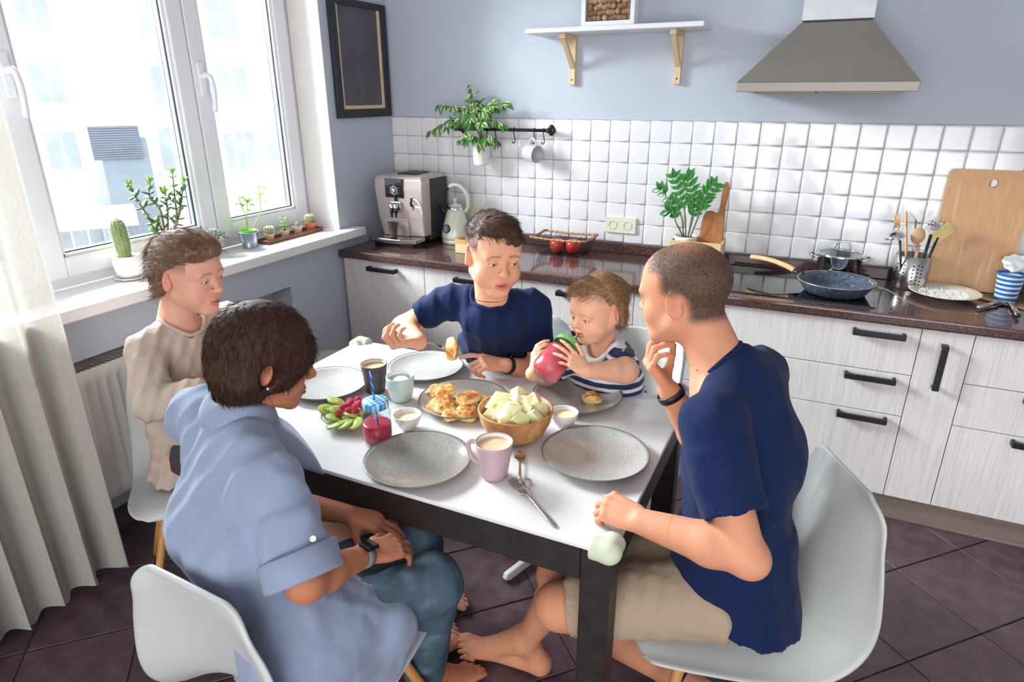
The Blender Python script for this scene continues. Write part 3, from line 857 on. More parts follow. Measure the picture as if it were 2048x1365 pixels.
def surfnet(F, org, h):
    n = np.array(F.shape); S = F < 0
    cnt = np.zeros(n - 1, np.int8)
    for o in OFF:
        cnt += S[o[0]:n[0] - 1 + o[0], o[1]:n[1] - 1 + o[1], o[2]:n[2] - 1 + o[2]]
    A = np.nonzero((cnt > 0) & (cnt < 8)); A = np.stack(A, 1)
    idx = np.full(n - 1, -1, np.int64); idx[A[:, 0], A[:, 1], A[:, 2]] = np.arange(len(A))
    acc = np.zeros((len(A), 3)); num = np.zeros(len(A))
    val = {tuple(o): F[A[:, 0] + o[0], A[:, 1] + o[1], A[:, 2] + o[2]] for o in OFF}
    for o in OFF:
        for ax in range(3):
            if o[ax]: continue
            p = o.copy(); p[ax] = 1
            fa, fb = val[tuple(o)], val[tuple(p)]
            m = (fa < 0) != (fb < 0)
            t = np.where(m, fa / np.where(m, fa - fb, 1), 0)
            pt = np.repeat(o[None, :].astype(float), len(A), 0); pt[:, ax] = t
            acc += pt * m[:, None]; num += m
    v = org + h * (A + acc / np.maximum(num, 1)[:, None])
    faces = []
    for ax in range(3):
        b, c = (ax + 1) % 3, (ax + 2) % 3
        s0 = [slice(None)] * 3; s1 = [slice(None)] * 3
        s0[ax] = slice(0, n[ax] - 1); s1[ax] = slice(1, n[ax])
        for q in (b, c):
            s0[q] = slice(1, n[q] - 1); s1[q] = slice(1, n[q] - 1)
        a0, a1 = S[tuple(s0)], S[tuple(s1)]
        E_ = np.stack(np.nonzero(a0 != a1), 1)
        if len(E_) == 0: continue
        E_[:, b] += 1; E_[:, c] += 1
        inside = S[E_[:, 0], E_[:, 1], E_[:, 2]]
        def cell(db, dc):
            q = E_.copy(); q[:, b] -= db; q[:, c] -= dc; return idx[q[:, 0], q[:, 1], q[:, 2]]
        q4 = np.stack((cell(1, 1), cell(0, 1), cell(0, 0), cell(1, 0)), 1)
        q4[~inside] = q4[~inside][:, ::-1]
        faces.append(q4)
    f = np.concatenate(faces) if faces else np.zeros((0, 4), int)
    return v, f
def relax(v, f, it=2, lam=0.5):
    n = len(v); i0 = f.ravel(); i1 = np.roll(f, -1, 1).ravel()
    I = np.concatenate((i0, i1)); J = np.concatenate((i1, i0)); c = np.maximum(np.bincount(I, minlength=n), 1)[:, None]
    key = np.minimum(i0, i1) * np.int64(n) + np.maximum(i0, i1); uq, ct = np.unique(key, return_counts=True)
    rim = uq[ct == 1]; move = np.ones((n, 1)); move[rim // n] = 0; move[rim % n] = 0
    for _ in range(it):
        s = np.stack([np.bincount(I, v[J, k], n) for k in range(3)], 1)
        v = v + lam * move * (s / c - v)
    return v
def raw_mesh(name, v, f, m, parent=None, smooth=True):
    me = bpy.data.meshes.new(name)
    me.vertices.add(len(v)); me.vertices.foreach_set('co', np.asarray(v, np.float32).ravel())
    me.loops.add(len(f) * 4); me.polygons.add(len(f))
    me.loops.foreach_set('vertex_index', np.asarray(f, np.int32).ravel())
    me.polygons.foreach_set('loop_start', (np.arange(len(f)) * 4).astype(np.int32))
    me.polygons.foreach_set('loop_total', np.full(len(f), 4, np.int32))
    me.polygons.foreach_set('use_smooth', np.full(len(f), smooth, bool))
    me.update(); me.materials.append(m)
    o = bpy.data.objects.new(name, me); COL.objects.link(o)
    if parent is not None: o.parent = parent
    return o
def sdf_obj(name, sdf, h, m, parent=None, regions=(), color=None, smooth_it=1, org=None):
    v, f = sdf.mesh(h, regions)
    if smooth_it: v = relax(v, f, smooth_it)
    me = bpy.data.meshes.new(name)
    off = np.zeros(3) if parent is None else np.array(parent.location)
    if org is not None: off = np.asarray(org, float)
    me.vertices.add(len(v)); me.vertices.foreach_set('co', (v - off).astype(np.float32).ravel())
    me.loops.add(len(f) * 4); me.polygons.add(len(f))
    me.loops.foreach_set('vertex_index', f.ravel().astype(np.int32))
    me.polygons.foreach_set('loop_start', (np.arange(len(f)) * 4).astype(np.int32))
    me.polygons.foreach_set('loop_total', np.full(len(f), 4, np.int32))
    me.polygons.foreach_set('use_smooth', np.ones(len(f), bool))
    me.update()
    me.materials.append(m)
    if color is not None:
        c = color(v); at = me.color_attributes.new('tone', 'FLOAT_COLOR', 'POINT')
        at.data.foreach_set('color', np.concatenate((c, np.ones((len(c), 1))), 1).astype(np.float32).ravel())
    o = bpy.data.objects.new(name, me); COL.objects.link(o)
    if parent is not None: o.parent = parent
    return o
# ------------------------------------------------------------------ people: shared anatomy
def cone(self, a, b, ra, rb, k=None, e=None, er=1.0, mode='u', rd=0.004):
    """flat-ended tapered tube, optionally wider along e"""
    a = np.asarray(a, float); b = np.asarray(b, float); mr = max(ra, rb) * max(1, er)
    ax = unit(b - a); L = np.linalg.norm(b - a); mid = (a + b) / 2
    if e is not None:
        e = np.asarray(e, float); e = unit(e - ax * (e @ ax)); s = 1.0 / er - 1
    def fn(X, Y, Z):
        px, py, pz = X - mid[0], Y - mid[1], Z - mid[2]
        t = px * ax[0] + py * ax[1] + pz * ax[2]
        qx, qy, qz = px - ax[0] * t, py - ax[1] * t, pz - ax[2] * t
        if e is not None:
            pe = (qx * e[0] + qy * e[1] + qz * e[2]) * s
            qx, qy, qz = qx + e[0] * pe, qy + e[1] * pe, qz + e[2] * pe
        r = np.sqrt(qx * qx + qy * qy + qz * qz)
        d1 = r - (ra + (rb - ra) * np.clip(t / L + 0.5, -0.3, 1.3)) + rd; d2 = np.abs(t) - L / 2 + rd
        return np.minimum(np.maximum(d1, d2), 0) + np.sqrt(np.maximum(d1, 0) ** 2 + np.maximum(d2, 0) ** 2) - rd
    lo = np.minimum(a, b) - mr; hi = np.maximum(a, b) + mr
    self.ops.append((mode, lo, hi, fn, self.k if k is None else k)); return self
SDF.cone = cone

def head_frame(face, pitch=0.0, roll=0.0):
    """columns: lateral (person's right), forward, up; pitch > 0 looks down"""
    f = unit(V(face[0], face[1], 0)); up = V(0, 0, 1)
    r = np.cross(f, up)
    R = np.stack((r, f, up), 1)
    return R @ rotx(-pitch) @ roty(roll)
class Head:
    def __init__(self, c, R, s=1.0, child=0.0, jaw=1.0, lid=0.5, mouth=0.0, gaze=(0, 0), fat=0.0):
        self.c = np.asarray(c, float); self.R = R; self.s = s; self.ch = child; self.jaw = jaw; self.lid = lid; self.mouth = mouth; self.gaze = gaze; self.fat = fat
    def w(self, x, y, z):
        return self.c + self.R @ (np.array((x, y, z)) * self.s)
    def local(self, v):
        return ((v - self.c) @ self.R) / self.s
    def eye(self, sd):
        return (0.0315 * sd, 0.0765 - 0.004 * self.ch, 0.004 - 0.010 * self.ch)
    def add(self, S):
        s, w, R, ch = self.s, self.w, self.R, self.ch
        j = self.jaw; zc = 0.014 * ch            # a child's face sits lower and is shorter
        E_ = lambda c, r, k, mode='u', rot=None: S.ell(w(*c), np.array(r) * s, R if rot is None else R @ rot, k * s, mode)
        C_ = lambda a, b, ra, rb, k: S.cap(w(*a), w(*b), ra * s, rb * s, k * s)
        E_((0, -0.014, 0.036), (0.0765, 0.0965, 0.081), 0.02)
        E_((0, 0.036, 0.038), (0.063, 0.050, 0.058), 0.03)                                  # forehead
        E_((0, 0.024, -0.030), (0.0615, 0.060, 0.072), 0.03)
        E_((0, 0.040, -0.062 + zc), (0.046 * j, 0.043, 0.046), 0.02)
        for sd in (-1, 1):
            C_((0.050 * sd * j, 0.002, -0.052 + zc), (0.016 * sd, 0.066, -0.094 + zc), 0.019, 0.016, 0.02)
            E_((0.037 * sd, 0.056, -0.034), (0.024, 0.024, 0.026), 0.022)                    # cheek
            if self.fat: E_((0.040 * sd, 0.046, -0.052 + zc), (0.024 + 0.006 * self.fat, 0.026, 0.026), 0.02)
        E_((0, 0.072, -0.097 + zc), (0.017, 0.015, 0.014), 0.018)                            # chin
        C_((-0.040, 0.072, 0.021), (0.040, 0.072, 0.021), 0.011, 0.011, 0.02)                # brow
        for sd in (-1, 1):
            ex, ey, ez = self.eye(sd)
            E_((ex + 0.001 * sd, ey + 0.020, ez), (0.0185, 0.013, 0.0125), 0.010, 's')
        # nose
        zn = 0.006 * ch
        C_((0, 0.0835, 0.010 - zn), (0, 0.1015 - 0.004 * ch, -0.024 + zn), 0.0068, 0.0090, 0.010)
        E_((0, 0.1045 - 0.004 * ch, -0.029 + zn), (0.0105, 0.0100, 0.0090), 0.007)
        for sd in (-1, 1):
            E_((0.0118 * sd, 0.0950 - 0.003 * ch, -0.0315 + zn), (0.0068, 0.0085, 0.0068), 0.005)
        # mouth
        zm = -0.0655 + 0.9 * zc
        E_((0, 0.074, zm), (0.029, 0.019, 0.021), 0.014)
        for sd in (-1, 1):
            C_((0.0215 * sd, 0.0830, zm - 0.001), (0.005 * sd, 0.0940, zm + 0.0042), 0.0030, 0.0046, 0.004)
            C_((0.0205 * sd, 0.0830, zm - 0.002), (0.005 * sd, 0.0930, zm - 0.0060 - self.mouth * 0.4), 0.0030, 0.0054, 0.004)
        C_((-0.005, 0.0930, zm - 0.0060 - self.mouth * 0.4), (0.005, 0.0930, zm - 0.0060 - self.mouth * 0.4), 0.0054, 0.0054, 0.003)
        E_((0, 0.0975, zm - 0.0008 - self.mouth * 0.2), (0.0205, 0.0105, 0.0013 + self.mouth * 0.5), 0.0016, 's')
        E_((0, 0.0985, zm + 0.0125), (0.0022, 0.004, 0.006), 0.004, 's')                      # philtrum
        for sd in (-1, 1):
            E_((0.0058 * sd, 0.1005 - 0.003 * ch, -0.0385 + zn), (0.0034, 0.0036, 0.0028), 0.002, 's')
        # eyelids over the eyeball, then the opening
        for sd in (-1, 1):
            ex, ey, ez = self.eye(sd); rr = 0.0138
            E_((ex, ey, ez), (rr, rr, rr), 0.005)
            op = 0.0062 * (1 - self.lid)
            E_((ex, ey + 0.0125, ez - 0.0052 * self.lid), (0.0118, 0.0085, max(op, 0.0011)), 0.0012, 's', roty(-0.10 * sd))
            C_((ex - 0.014, ey + 0.004, ez + 0.0125), (ex + 0.014, ey + 0.004, ez + 0.0125), 0.005, 0.005, 0.010)
        # ears
        for sd in (-1, 1):
            rt = rotz(-0.38 * sd) @ rotx(-0.16)
            E_((0.0770 * sd, -0.012, -0.006), (0.0052, 0.0175, 0.0310), 0.006, 'u', rt)
            E_((0.0735 * sd, -0.004, -0.014), (0.0060, 0.0110, 0.0200), 0.008, 'u', rt)
            E_((0.0830 * sd, -0.0085, -0.004), (0.0045, 0.0095, 0.0190), 0.004, 's', rt)
            E_((0.0790 * sd, -0.0020, -0.010), (0.0040, 0.0042, 0.0070), 0.003, 'u', rt)
    def box(self):
        """fine-mesh region round the face and head"""
        c = self.w(0, 0.0, -0.01); r = 0.135 * self.s
        return (c - r, c + r)
    def eyes(self, parent, iris=(86, 62, 42)):
        mats = [EYE['white'], mat('iris', iris, 0.2, c2=tuple(int(k * 0.55) for k in iris), ns=300), EYE['pupil']]
        for sd in (-1, 1):
            c = self.w(*self.eye(sd)); r = 0.01255 * self.s
            gx, gz = self.gaze
            d = self.R @ unit(V(gx, 1.0, gz)); Rf = frame(d, self.R[:, 0])
            m = MB(); n = 24; prev = None; th = [0.001, 0.20, 0.47, 0.50, 0.8, 1.2, 1.6, 2.2, 2.8, 3.14]
            rg = [[c + Rf @ (r * np.array((math.sin(t) * math.cos(6.2832 * q_ / n), math.sin(t) * math.sin(6.2832 * q_ / n), math.cos(t)))) for q_ in range(n)] for t in th]
            for i in range(len(th) - 1):
                m.cm = 2 if i < 1 else (1 if i < 2 else 0)
                m.rings(rg[i:i + 2])
            m.build('eye', mats, parent, world=True)
EYE = {'white': mat('eye_white', (222, 214, 208), 0.15, coat=0.5), 'pupil': mat('eye_pupil', (10, 8, 8), 0.1)}

def smooth01(x, a, b):
    t = np.clip((x - a) / (b - a), 0, 1); return t * t * (3 - 2 * t)
def blob(p, c, r):
    q = (p - np.asarray(c)) / np.asarray(r); return np.exp(-(q ** 2).sum(1) * 1.4)
def rgb(c): return np.array(lin(c)[:3])
def skin_color(H, base, lips=(176, 96, 90), brow=(70, 50, 38), browk=0.85, blush=(206, 128, 108), stub=None, hairline=None, extra=None):
    base, lips, brow, blush = rgb(base), rgb(lips), rgb(brow), rgb(blush)
    def fn(v):
        p = H.local(v); n = len(v); c = np.repeat(base[None], n, 0)
        nz = NZ(v[:, 0] * 60, v[:, 1] * 60, v[:, 2] * 60)[:, None] * 0.04
        c = c * (1 + nz)
        def mix(c, col, m): m = np.clip(m, 0, 1)[:, None]; return c * (1 - m) + col * m
        zc = 0.014 * H.ch; zm = -0.0655 + 0.9 * zc
        for sd in (-1, 1):
            c = mix(c, blush, 0.45 * blob(p, (0.040 * sd, 0.066, -0.034), (0.024, 0.03, 0.022)))
            c = mix(c, blush, 0.75 * blob(p, (0.080 * sd, -0.012, -0.006), (0.014, 0.022, 0.034)))
        c = mix(c, blush, 0.5 * blob(p, (0, 0.106, -0.030), (0.014, 0.012, 0.012)))
        front = smooth01(p[:, 1], 0.070, 0.078)
        arch = zm + 0.0075 - 0.10 * np.abs(p[:, 0]) * (np.abs(p[:, 0]) > 0.006)
        low = zm - 0.0125 + 0.22 * np.maximum(np.abs(p[:, 0]) - 0.006, 0) - H.mouth * 0.4
        m = smooth01(p[:, 2], low - 0.001, low + 0.0015) * (1 - smooth01(p[:, 2], arch - 0.0012, arch + 0.0012)) * (1 - smooth01(np.abs(p[:, 0]), 0.0190, 0.0225)) * front
        c = mix(c, lips, 0.9 * m)
        c = mix(c, lips * 0.25, (np.abs(p[:, 2] - zm + 0.0008 + H.mouth * 0.2) < 0.0008 + H.mouth * 0.15) * (np.abs(p[:, 0]) < 0.020) * (p[:, 1] > 0.076) * (p[:, 1] < 0.0905) * 0.8)
        for sd in (-1, 1):
            x = p[:, 0] * sd; ex, ey, ez = H.eye(1)
            arcz = ez + 0.0215 + 0.03 * (x - 0.012) - 9.0 * np.maximum(x - 0.028, 0) ** 2 - 0.35 * np.maximum(x - 0.036, 0)
            wd = 0.0030 * (1 - 0.5 * smooth01(x, 0.034, 0.052))
            m = np.exp(-((p[:, 2] - arcz) / wd) ** 2) * smooth01(x, 0.010, 0.014) * (1 - smooth01(x, 0.048, 0.056)) * (p[:, 1] > 0.03)
            c = mix(c, brow, browk * m)
            # lash line round the opening
            dx = (x - ex) / 0.0130; dz = (p[:, 2] - (ez - 0.0052 * H.lid)) / max(0.0062 * (1 - H.lid) + 0.0016, 0.0024)
            rr = np.sqrt(dx ** 2 + dz ** 2)
            m = np.exp(-((rr - 1.0) / 0.22) ** 2) * (p[:, 1] > ey + 0.004) * (p[:, 1] < ey + 0.02) * np.where(dz > 0, 0.75, 0.3)
            c = mix(c, brow * 0.6, m)
            c = mix(c, base * 0.80 + blush * 0.08, 0.35 * blob(p, (ex * sd, ey + 0.012, ez - 0.010), (0.016, 0.02, 0.006)))
        if hairline is not None:
            col, hl = hairline
            m = hl(p, v); c = mix(c, rgb(col), m)
        if extra is not None:
            c = extra(c, v, mix)
        return c
    return fn
def skin_mat(name, rough=0.48):
    a = Mt(name); at = a.new('ShaderNodeAttribute'); at.attribute_name = 'tone'
    a.l.new(at.outputs['Color'], a.b.inputs['Base Color'])
    a.set(rough=rough, spec=0.28, sss=0.12); a.b.inputs['Subsurface Radius'].default_value = (0.012, 0.005, 0.003)
    a.b.inputs['Subsurface Scale'].default_value = 0.6
    a.bump(a.noise(420, 3), 0.06, 0.002)
    return a.m
SKIN = skin_mat('skin', 0.58)

def hand(S, wr, f, n, left, s=1.0, curl=((0.5, 0.6, 0.4),) * 4, thumb=(0.5, 0.6, 0.35), spread=0.10, tcurl=(0.2, 0.3), straight=None):
    """adds palm, four fingers and thumb; f finger direction, n back of the hand, curl angles per finger (index first)"""
    f = unit(f); n = np.asarray(n, float); n = unit(n - f * (n @ f)); w = np.cross(f, n) * (1 if left else -1)   # w: thumb side
    wr = np.asarray(wr, float)
    base = [(0.030, 0.086), (0.0095, 0.091), (-0.0105, 0.086), (-0.029, 0.077)]
    lens = [(0.042, 0.025, 0.020), (0.046, 0.029, 0.021), (0.042, 0.027, 0.020), (0.033, 0.020, 0.018)]
    rad = [(0.0094, 0.0088, 0.0080, 0.0066), (0.0096, 0.0090, 0.0082, 0.0068), (0.0092, 0.0086, 0.0078, 0.0064), (0.0082, 0.0076, 0.0068, 0.0056)]
    tips = []
    S.ell(wr + (f * 0.046 - n * 0.004) * s, np.array((0.037, 0.047, 0.0145)) * s, np.stack((w, f, n), 1), 0.012 * s)
    for q, ((bw, bf), ln, rd, cu) in enumerate(zip(base, lens, rad, curl)):
        k0 = wr + (w * bw + f * bf) * s
        S.cap(wr + (w * bw * 0.62 + f * 0.015) * s, k0, 0.0125 * s, 0.0108 * s, 0.010 * s)
        S.ell(k0 + n * 0.002 * s, 0.0103 * s, None, 0.006 * s)
        d = unit(f + w * spread * (1.5 - q) * 0.6); p = k0; ang = 0
        for L, a, r0, r1 in zip(ln, cu, rd[:-1], rd[1:]):
            ang += a
            dd = d * math.cos(ang) - n * math.sin(ang)
            p2 = p + dd * L * s
            S.cap(p, p2, r0 * s, r1 * s, 0.0028 * s); p = p2
        tips.append(p)
    a, b, c = thumb           # along f, along w, towards the palm
    d = unit(f * a + w * b - n * c)
    t0 = wr + (f * 0.022 + w * 0.020 - n * 0.006) * s; t1 = t0 + unit(d + w * 0.25) * 0.042 * s
    d2 = unit(d + (f * 0.6 - w * 0.4) * tcurl[0]); t2 = t1 + d2 * 0.031 * s
    d3 = unit(d2 + (f * 0.6 - w * 0.8 - n * 0.2) * tcurl[1]); t3 = t2 + d3 * 0.024 * s
    S.cap(t0, t1, 0.0155 * s, 0.0118 * s, 0.012 * s); S.cap(t1, t2, 0.0108 * s, 0.0098 * s, 0.004 * s); S.cap(t2, t3, 0.0098 * s, 0.0078 * s, 0.003 * s)
    tips.append(t3)
    return tips
def arm(S, sh, el, wr, s=1.0, up=0.048, fa=0.041, wrad=0.026, f=None, n=None):
    S.cap(sh, el, up * s, 0.038 * s, 0.02 * s)
    m = el * 0.68 + wr * 0.32
    S.cap(el, m, 0.038 * s, fa * s, 0.015 * s)
    S.cap(m, wr, fa * s, wrad * s, 0.015 * s)
FOOT = [1]
def foot(S, ank, toe, s=1.0, up=(0, 0, 1)):
    """bare foot from ankle joint to the middle of the toe line, sole at the toes' height"""
    ank = np.asarray(ank, float); toe = np.asarray(toe, float); up = unit(up)
    f = toe - ank; f = f - up * (f @ up); L = np.linalg.norm(f); f = f / L; w = np.cross(f, up)
    g = ank + up * ((toe - ank) @ up)                 # ankle dropped to toe level
    heel = g - f * 0.045 * s + up * 0.020 * s
    ball = g + f * (L - 0.045 * s) + up * 0.012 * s
    S.cap(ank, heel, 0.034 * s, 0.028 * s, 0.02 * s)
    S.cap(heel, ball + w * 0.012 * s, 0.028 * s, 0.020 * s, 0.02 * s, e=w, er=1.25)
    S.cap(ank + f * 0.01 * s, ball - f * 0.012 * s, 0.034 * s, 0.019 * s, 0.03 * s, e=w, er=1.35)
    for q in range(5):
        o = (2 - q) * 0.0185 * s * FOOT[0]; l = (0.046, 0.047, 0.043, 0.037, 0.030)[q] * s; r = (0.0125, 0.0088, 0.0085, 0.0082, 0.0078)[q] * s
        b0 = ball + w * o * 1.0 - f * (abs(q - 1.2) * 0.006) * s
        S.cap(b0, b0 + f * l * 0.7 + up * 0.004 * s, r, r, 0.0022 * s); S.cap(b0 + f * l * 0.7 + up * 0.004 * s, b0 + f * l * 1.15 - up * 0.002 * s, r, r * 0.85, 0.003 * s)
def wrinkle(amp, sx, sy, sz, seed=0.0, sharp=True):
    def fn(X, Y, Z):
        a = NZ(X * sx + seed, Y * sy + seed * 1.7, Z * sz + seed * 0.3)
        if sharp: a = 0.6 * a + 0.8 * (0.5 - np.abs(NZ(X * sx * 1.7 + 9 + seed, Y * sy * 1.7, Z * sz * 1.7)))
        return (a * amp).astype(np.float32)
    return fn
def drape(amp, p0, axis, around, freq, seed=0.0):
    """long folds running along axis"""
    p0 = np.asarray(p0, float); axis = unit(axis); around = unit(around)
    def fn(X, Y, Z):
        u = (X - p0[0]) * around[0] + (Y - p0[1]) * around[1] + (Z - p0[2]) * around[2]
        t = (X - p0[0]) * axis[0] + (Y - p0[1]) * axis[1] + (Z - p0[2]) * axis[2]
        wv = u * freq + 1.3 * NZ(u * 6 + seed, t * 3.0, seed + 0.5)
        return (amp * (np.abs(np.sin(wv)) - 0.5)).astype(np.float32)
    return fn
# hair strands combed over a scalp mesh
def strands(name, m, parent, obj, n, length, flow, lift=0.15, rad=0.0007, seg=6, seed=1, jit=0.25, keep=None, droop=0.0, clear=None):
    r = np.random.RandomState(seed); me = obj.data
    nv = len(me.vertices); co = np.zeros(nv * 3); no = np.zeros(nv * 3)
    me.vertices.foreach_get('co', co); me.vertices.foreach_get('normal', no)
    co = co.reshape(-1, 3) + np.array(parent.location); no = no.reshape(-1, 3)
    pick = np.arange(nv)
    if keep is not None: pick = pick[keep(co, no)]
    pick = r.choice(pick, min(n, len(pick)), replace=False)
    p = co[pick] - no[pick] * 0.002; nn = no[pick]; N_ = len(pick)
    d = np.array([flow(a_, b_) for a_, b_ in zip(p, nn)])
    nrm = lambda a_: a_ / (np.linalg.norm(a_, axis=1, keepdims=True) + 1e-9)
    d = nrm(d - nn * (d * nn).sum(1, keepdims=True)); d = nrm(d + r.normal(0, jit, (N_, 3)))
    L = length * r.uniform(0.6, 1.15, (N_, 1)); dd = nrm(d + nn * lift); P_ = [p]; D_ = [dd]
    for k in range(seg):
        P_.append(P_[-1] + dd * L / seg)
        dd = nrm(dd - nn * lift * 1.65 / seg + np.array((0, 0, -droop / seg)) + r.normal(0, 0.05, (N_, 3))); D_.append(dd)
    if clear is not None:
        ok = ~(clear(P_[-1]) | clear(P_[len(P_) // 2])); P_ = [q[ok] for q in P_]; D_ = [q[ok] for q in D_]; d = d[ok]; nn = nn[ok]; N_ = len(d)
    side = nrm(np.cross(d, nn)); rows = []
    for k in range(seg + 1):
        rr = rad * (1 - 0.75 * (k / seg) ** 2); up = nrm(np.cross(side, D_[k]))
        rows.append(np.stack([P_[k] + (side * math.cos(2.0944 * j) + up * math.sin(2.0944 * j)) * rr for j in range(3)], 1))
    v = np.stack(rows, 1).reshape(-1, 3) - np.array(parent.location); m_ = (seg + 1) * 3
    f = np.array([(k * 3 + j, k * 3 + (j + 1) % 3, k * 3 + 3 + (j + 1) % 3, k * 3 + 3 + j) for k in range(seg) for j in range(3)])
    f = (f[None] + (np.arange(N_) * m_)[:, None, None]).reshape(-1, 4)
    return raw_mesh(name, v, f, m, parent)
def hair_mat(name, c1, c2, c3=None, ns=220, rough=0.42):
    a = Mt(name); a.set(rough=rough + 0.12, spec=0.15)
    f = a.noise(ns, 4, (1, 1, 0.35), rough=0.6)
    a.color(a.ramp(f, [(0.3, c1), (0.55, c2), (0.8, c3 or c2)]))
    a.bump(f, 0.35, 0.004)
    return a.m
def fabric(name, c1, c2, ns=500, rough=0.85, bump=0.18, big=None):
    a = Mt(name); a.set(rough=rough, spec=0.15, sheen=0.04)
    a.color(a.ramp(a.noise(ns, 2), [(0.3, c1), (0.7, c2)]))
    a.bump(a.noise(ns * 1.4, 2), bump, 0.002)
    if big: a.bump(a.noise(big, 3), 0.35, 0.012)
    return a.m

def neckline(T, a, b, r, ref, n=48, e=None, er=1.0):
    """curve where a neck tube (axis a->b, radius r) leaves the garment surface T; call before the tube is subtracted"""
    ax = unit(b - a); Rf = frame(ax, ref); L = np.linalg.norm(b - a); out = []
    ts = np.linspace(0, L + 0.06, 110)
    for q_ in range(n):
        d = Rf @ V(math.cos(2 * math.pi * q_ / n), math.sin(2 * math.pi * q_ / n), 0)
        pts = a[None] + d[None] * r + ax[None] * ts[:, None]
        f = T.at(pts); i = np.nonzero(f < 0)[0]
        out.append(pts[i[0]] if len(i) else pts[-1])
    out = np.array(out)
    for _ in range(4): out = (np.roll(out, 1, 0) + 2 * out + np.roll(out, -1, 0)) / 4
    return out

def cut_neck(T, na, nb2, r, lat):
    ring = neckline(T, na, nb2, r + 0.002, lat); ax = unit(nb2 - na)
    T.cone(na - ax * 0.1, nb2 + ax * 0.055, r, r, 0.004, mode='s')
    return ring
# ------------------------------------------------------------------ table
TZ = 0.78
TX0, TX1, TY0, TY1 = 0.752, 2.008, -2.168, -1.378
M['table_top'] = mat('white_laminate', (222, 221, 220), 0.24, c2=(217, 216, 216), ns=3)
M['wenge'] = mat('black_brown_veneer', (28, 23, 22), 0.5, c2=(40, 33, 31), ns=18, stretch=(1, 1, 1))
M['bumper'] = mat('soft_cream_foam', (196, 202, 178), 0.7)
tb = thing('dining_table', 'white-topped dining table with a black frame and corner bumpers', 'table', ((TX0 + TX1) / 2, (TY0 + TY1) / 2, 0))
MB().bb(TX0, TX1, TY0, TY1, TZ - 0.012, TZ).build('table_top', M['table_top'], tb, bevel=0.003, world=True)
LW = 0.068
for x in (TX0 + 0.004, TX1 - 0.004 - LW):
    for y in (TY0 + 0.004, TY1 - 0.004 - LW):
        MB().bb(x, x + LW, y, y + LW, 0.0, TZ - 0.0125).build('leg', M['wenge'], tb, bevel=0.003, world=True)
for (x0, x1, y0, y1) in ((TX0 + LW + 0.005, TX1 - LW - 0.005, TY0 + 0.005, TY0 + 0.025), (TX0 + LW + 0.005, TX1 - LW - 0.005, TY1 - 0.025, TY1 - 0.005),
                         (TX0 + 0.005, TX0 + 0.025, TY0 + LW + 0.005, TY1 - LW - 0.005), (TX1 - 0.025, TX1 - 0.005, TY0 + LW + 0.005, TY1 - LW - 0.005)):
    MB().bb(x0, x1, y0, y1, TZ - 0.098, TZ - 0.0125).build('apron', M['wenge'], tb, bevel=0.002, world=True)
def bumper(cx, cy, sx, sy):
    S = SDF(); S.k = 0.008
    c = V(cx, cy, TZ - 0.008)
    S.cap(c + V(0.012 * -sx, 0.012 * sy * -1, 0), c + V(-sx * 0.052, 0.012 * -sy, 0), 0.026, 0.026)
    S.cap(c + V(-sx * 0.012, -sy * 0.012, 0), c + V(-sx * 0.012, -sy * 0.052, 0), 0.026, 0.026)
    S.cut(c + V(-sx * 0.052, -sy * 0.0, 0), V(-sx, 0, 0), 0.003); S.cut(c + V(0, -sy * 0.052, 0), V(0, -sy, 0), 0.003)
    return sdf_obj('corner_bumper', S, 0.0035, M['bumper'], tb)
bumper(TX1, TY0, 1, -1); bumper(TX0, TY1, -1, 1)

# ------------------------------------------------------------------ moulded shell chairs on wooden dowel legs
M['shell'] = mat('pale_grey_shell_plastic', (190, 193, 192), 0.42, c2=(184, 187, 186), ns=4, bump=0.02, bs=300)
M['beige_shell'] = mat('beige_shell_plastic', (214, 205, 194), 0.45)
M['ash'] = wood('ash_dowel', (205, 152, 96), (190, 134, 80), (216, 168, 116), ns=14, stretch=(6, 6, 0.6))
M['wire'] = mat('black_wire', (20, 20, 20), 0.4, 0.5)
def smooth1(x, a, b):
    t = min(max((x - a) / (b - a), 0), 1); return t * t * (3 - 2 * t)
def shell_mesh():
    """seat faces +y; origin on the floor under the seat centre"""
    # side profile (y, z) from front lip to top of back, and half width
    prof = [(0.235, 0.412, 0.17), (0.225, 0.430, 0.195), (0.19, 0.440, 0.215), (0.12, 0.436, 0.228), (0.02, 0.424, 0.232), (-0.08, 0.420, 0.232), (-0.15, 0.434, 0.232),
            (-0.195, 0.472, 0.230), (-0.218, 0.53, 0.226), (-0.235, 0.60, 0.220), (-0.252, 0.67, 0.208), (-0.268, 0.73, 0.186), (-0.280, 0.775, 0.166), (-0.287, 0.800, 0.142), (-0.291, 0.816, 0.105)]
    prof = spline([V(*p) for p in prof], 3); nu = 18
    def pt(i, s):
        y, z, w = prof[i]; u = i / (len(prof) - 1)
        a = prof[min(i + 1, len(prof) - 1)] - prof[max(i - 1, 0)]; t = unit(V(0, a[0], a[1])); nrm = V(0, -t[2], t[1])     # upward / forward normal
        curve = 0.075 * math.exp(-((u - 0.52) / 0.20) ** 2) + 0.026 * (1 - smooth1(u, 0.80, 0.97))
        x = s * w; rise = curve * (abs(s) ** 2.4)
        lip = -0.012 * max(0, (abs(s) - 0.90) / 0.10) ** 2 * (1 - smooth1(u, 0.75, 0.9))
        return V(x, y, z) + nrm * (rise + lip)
    return prof, pt, nu
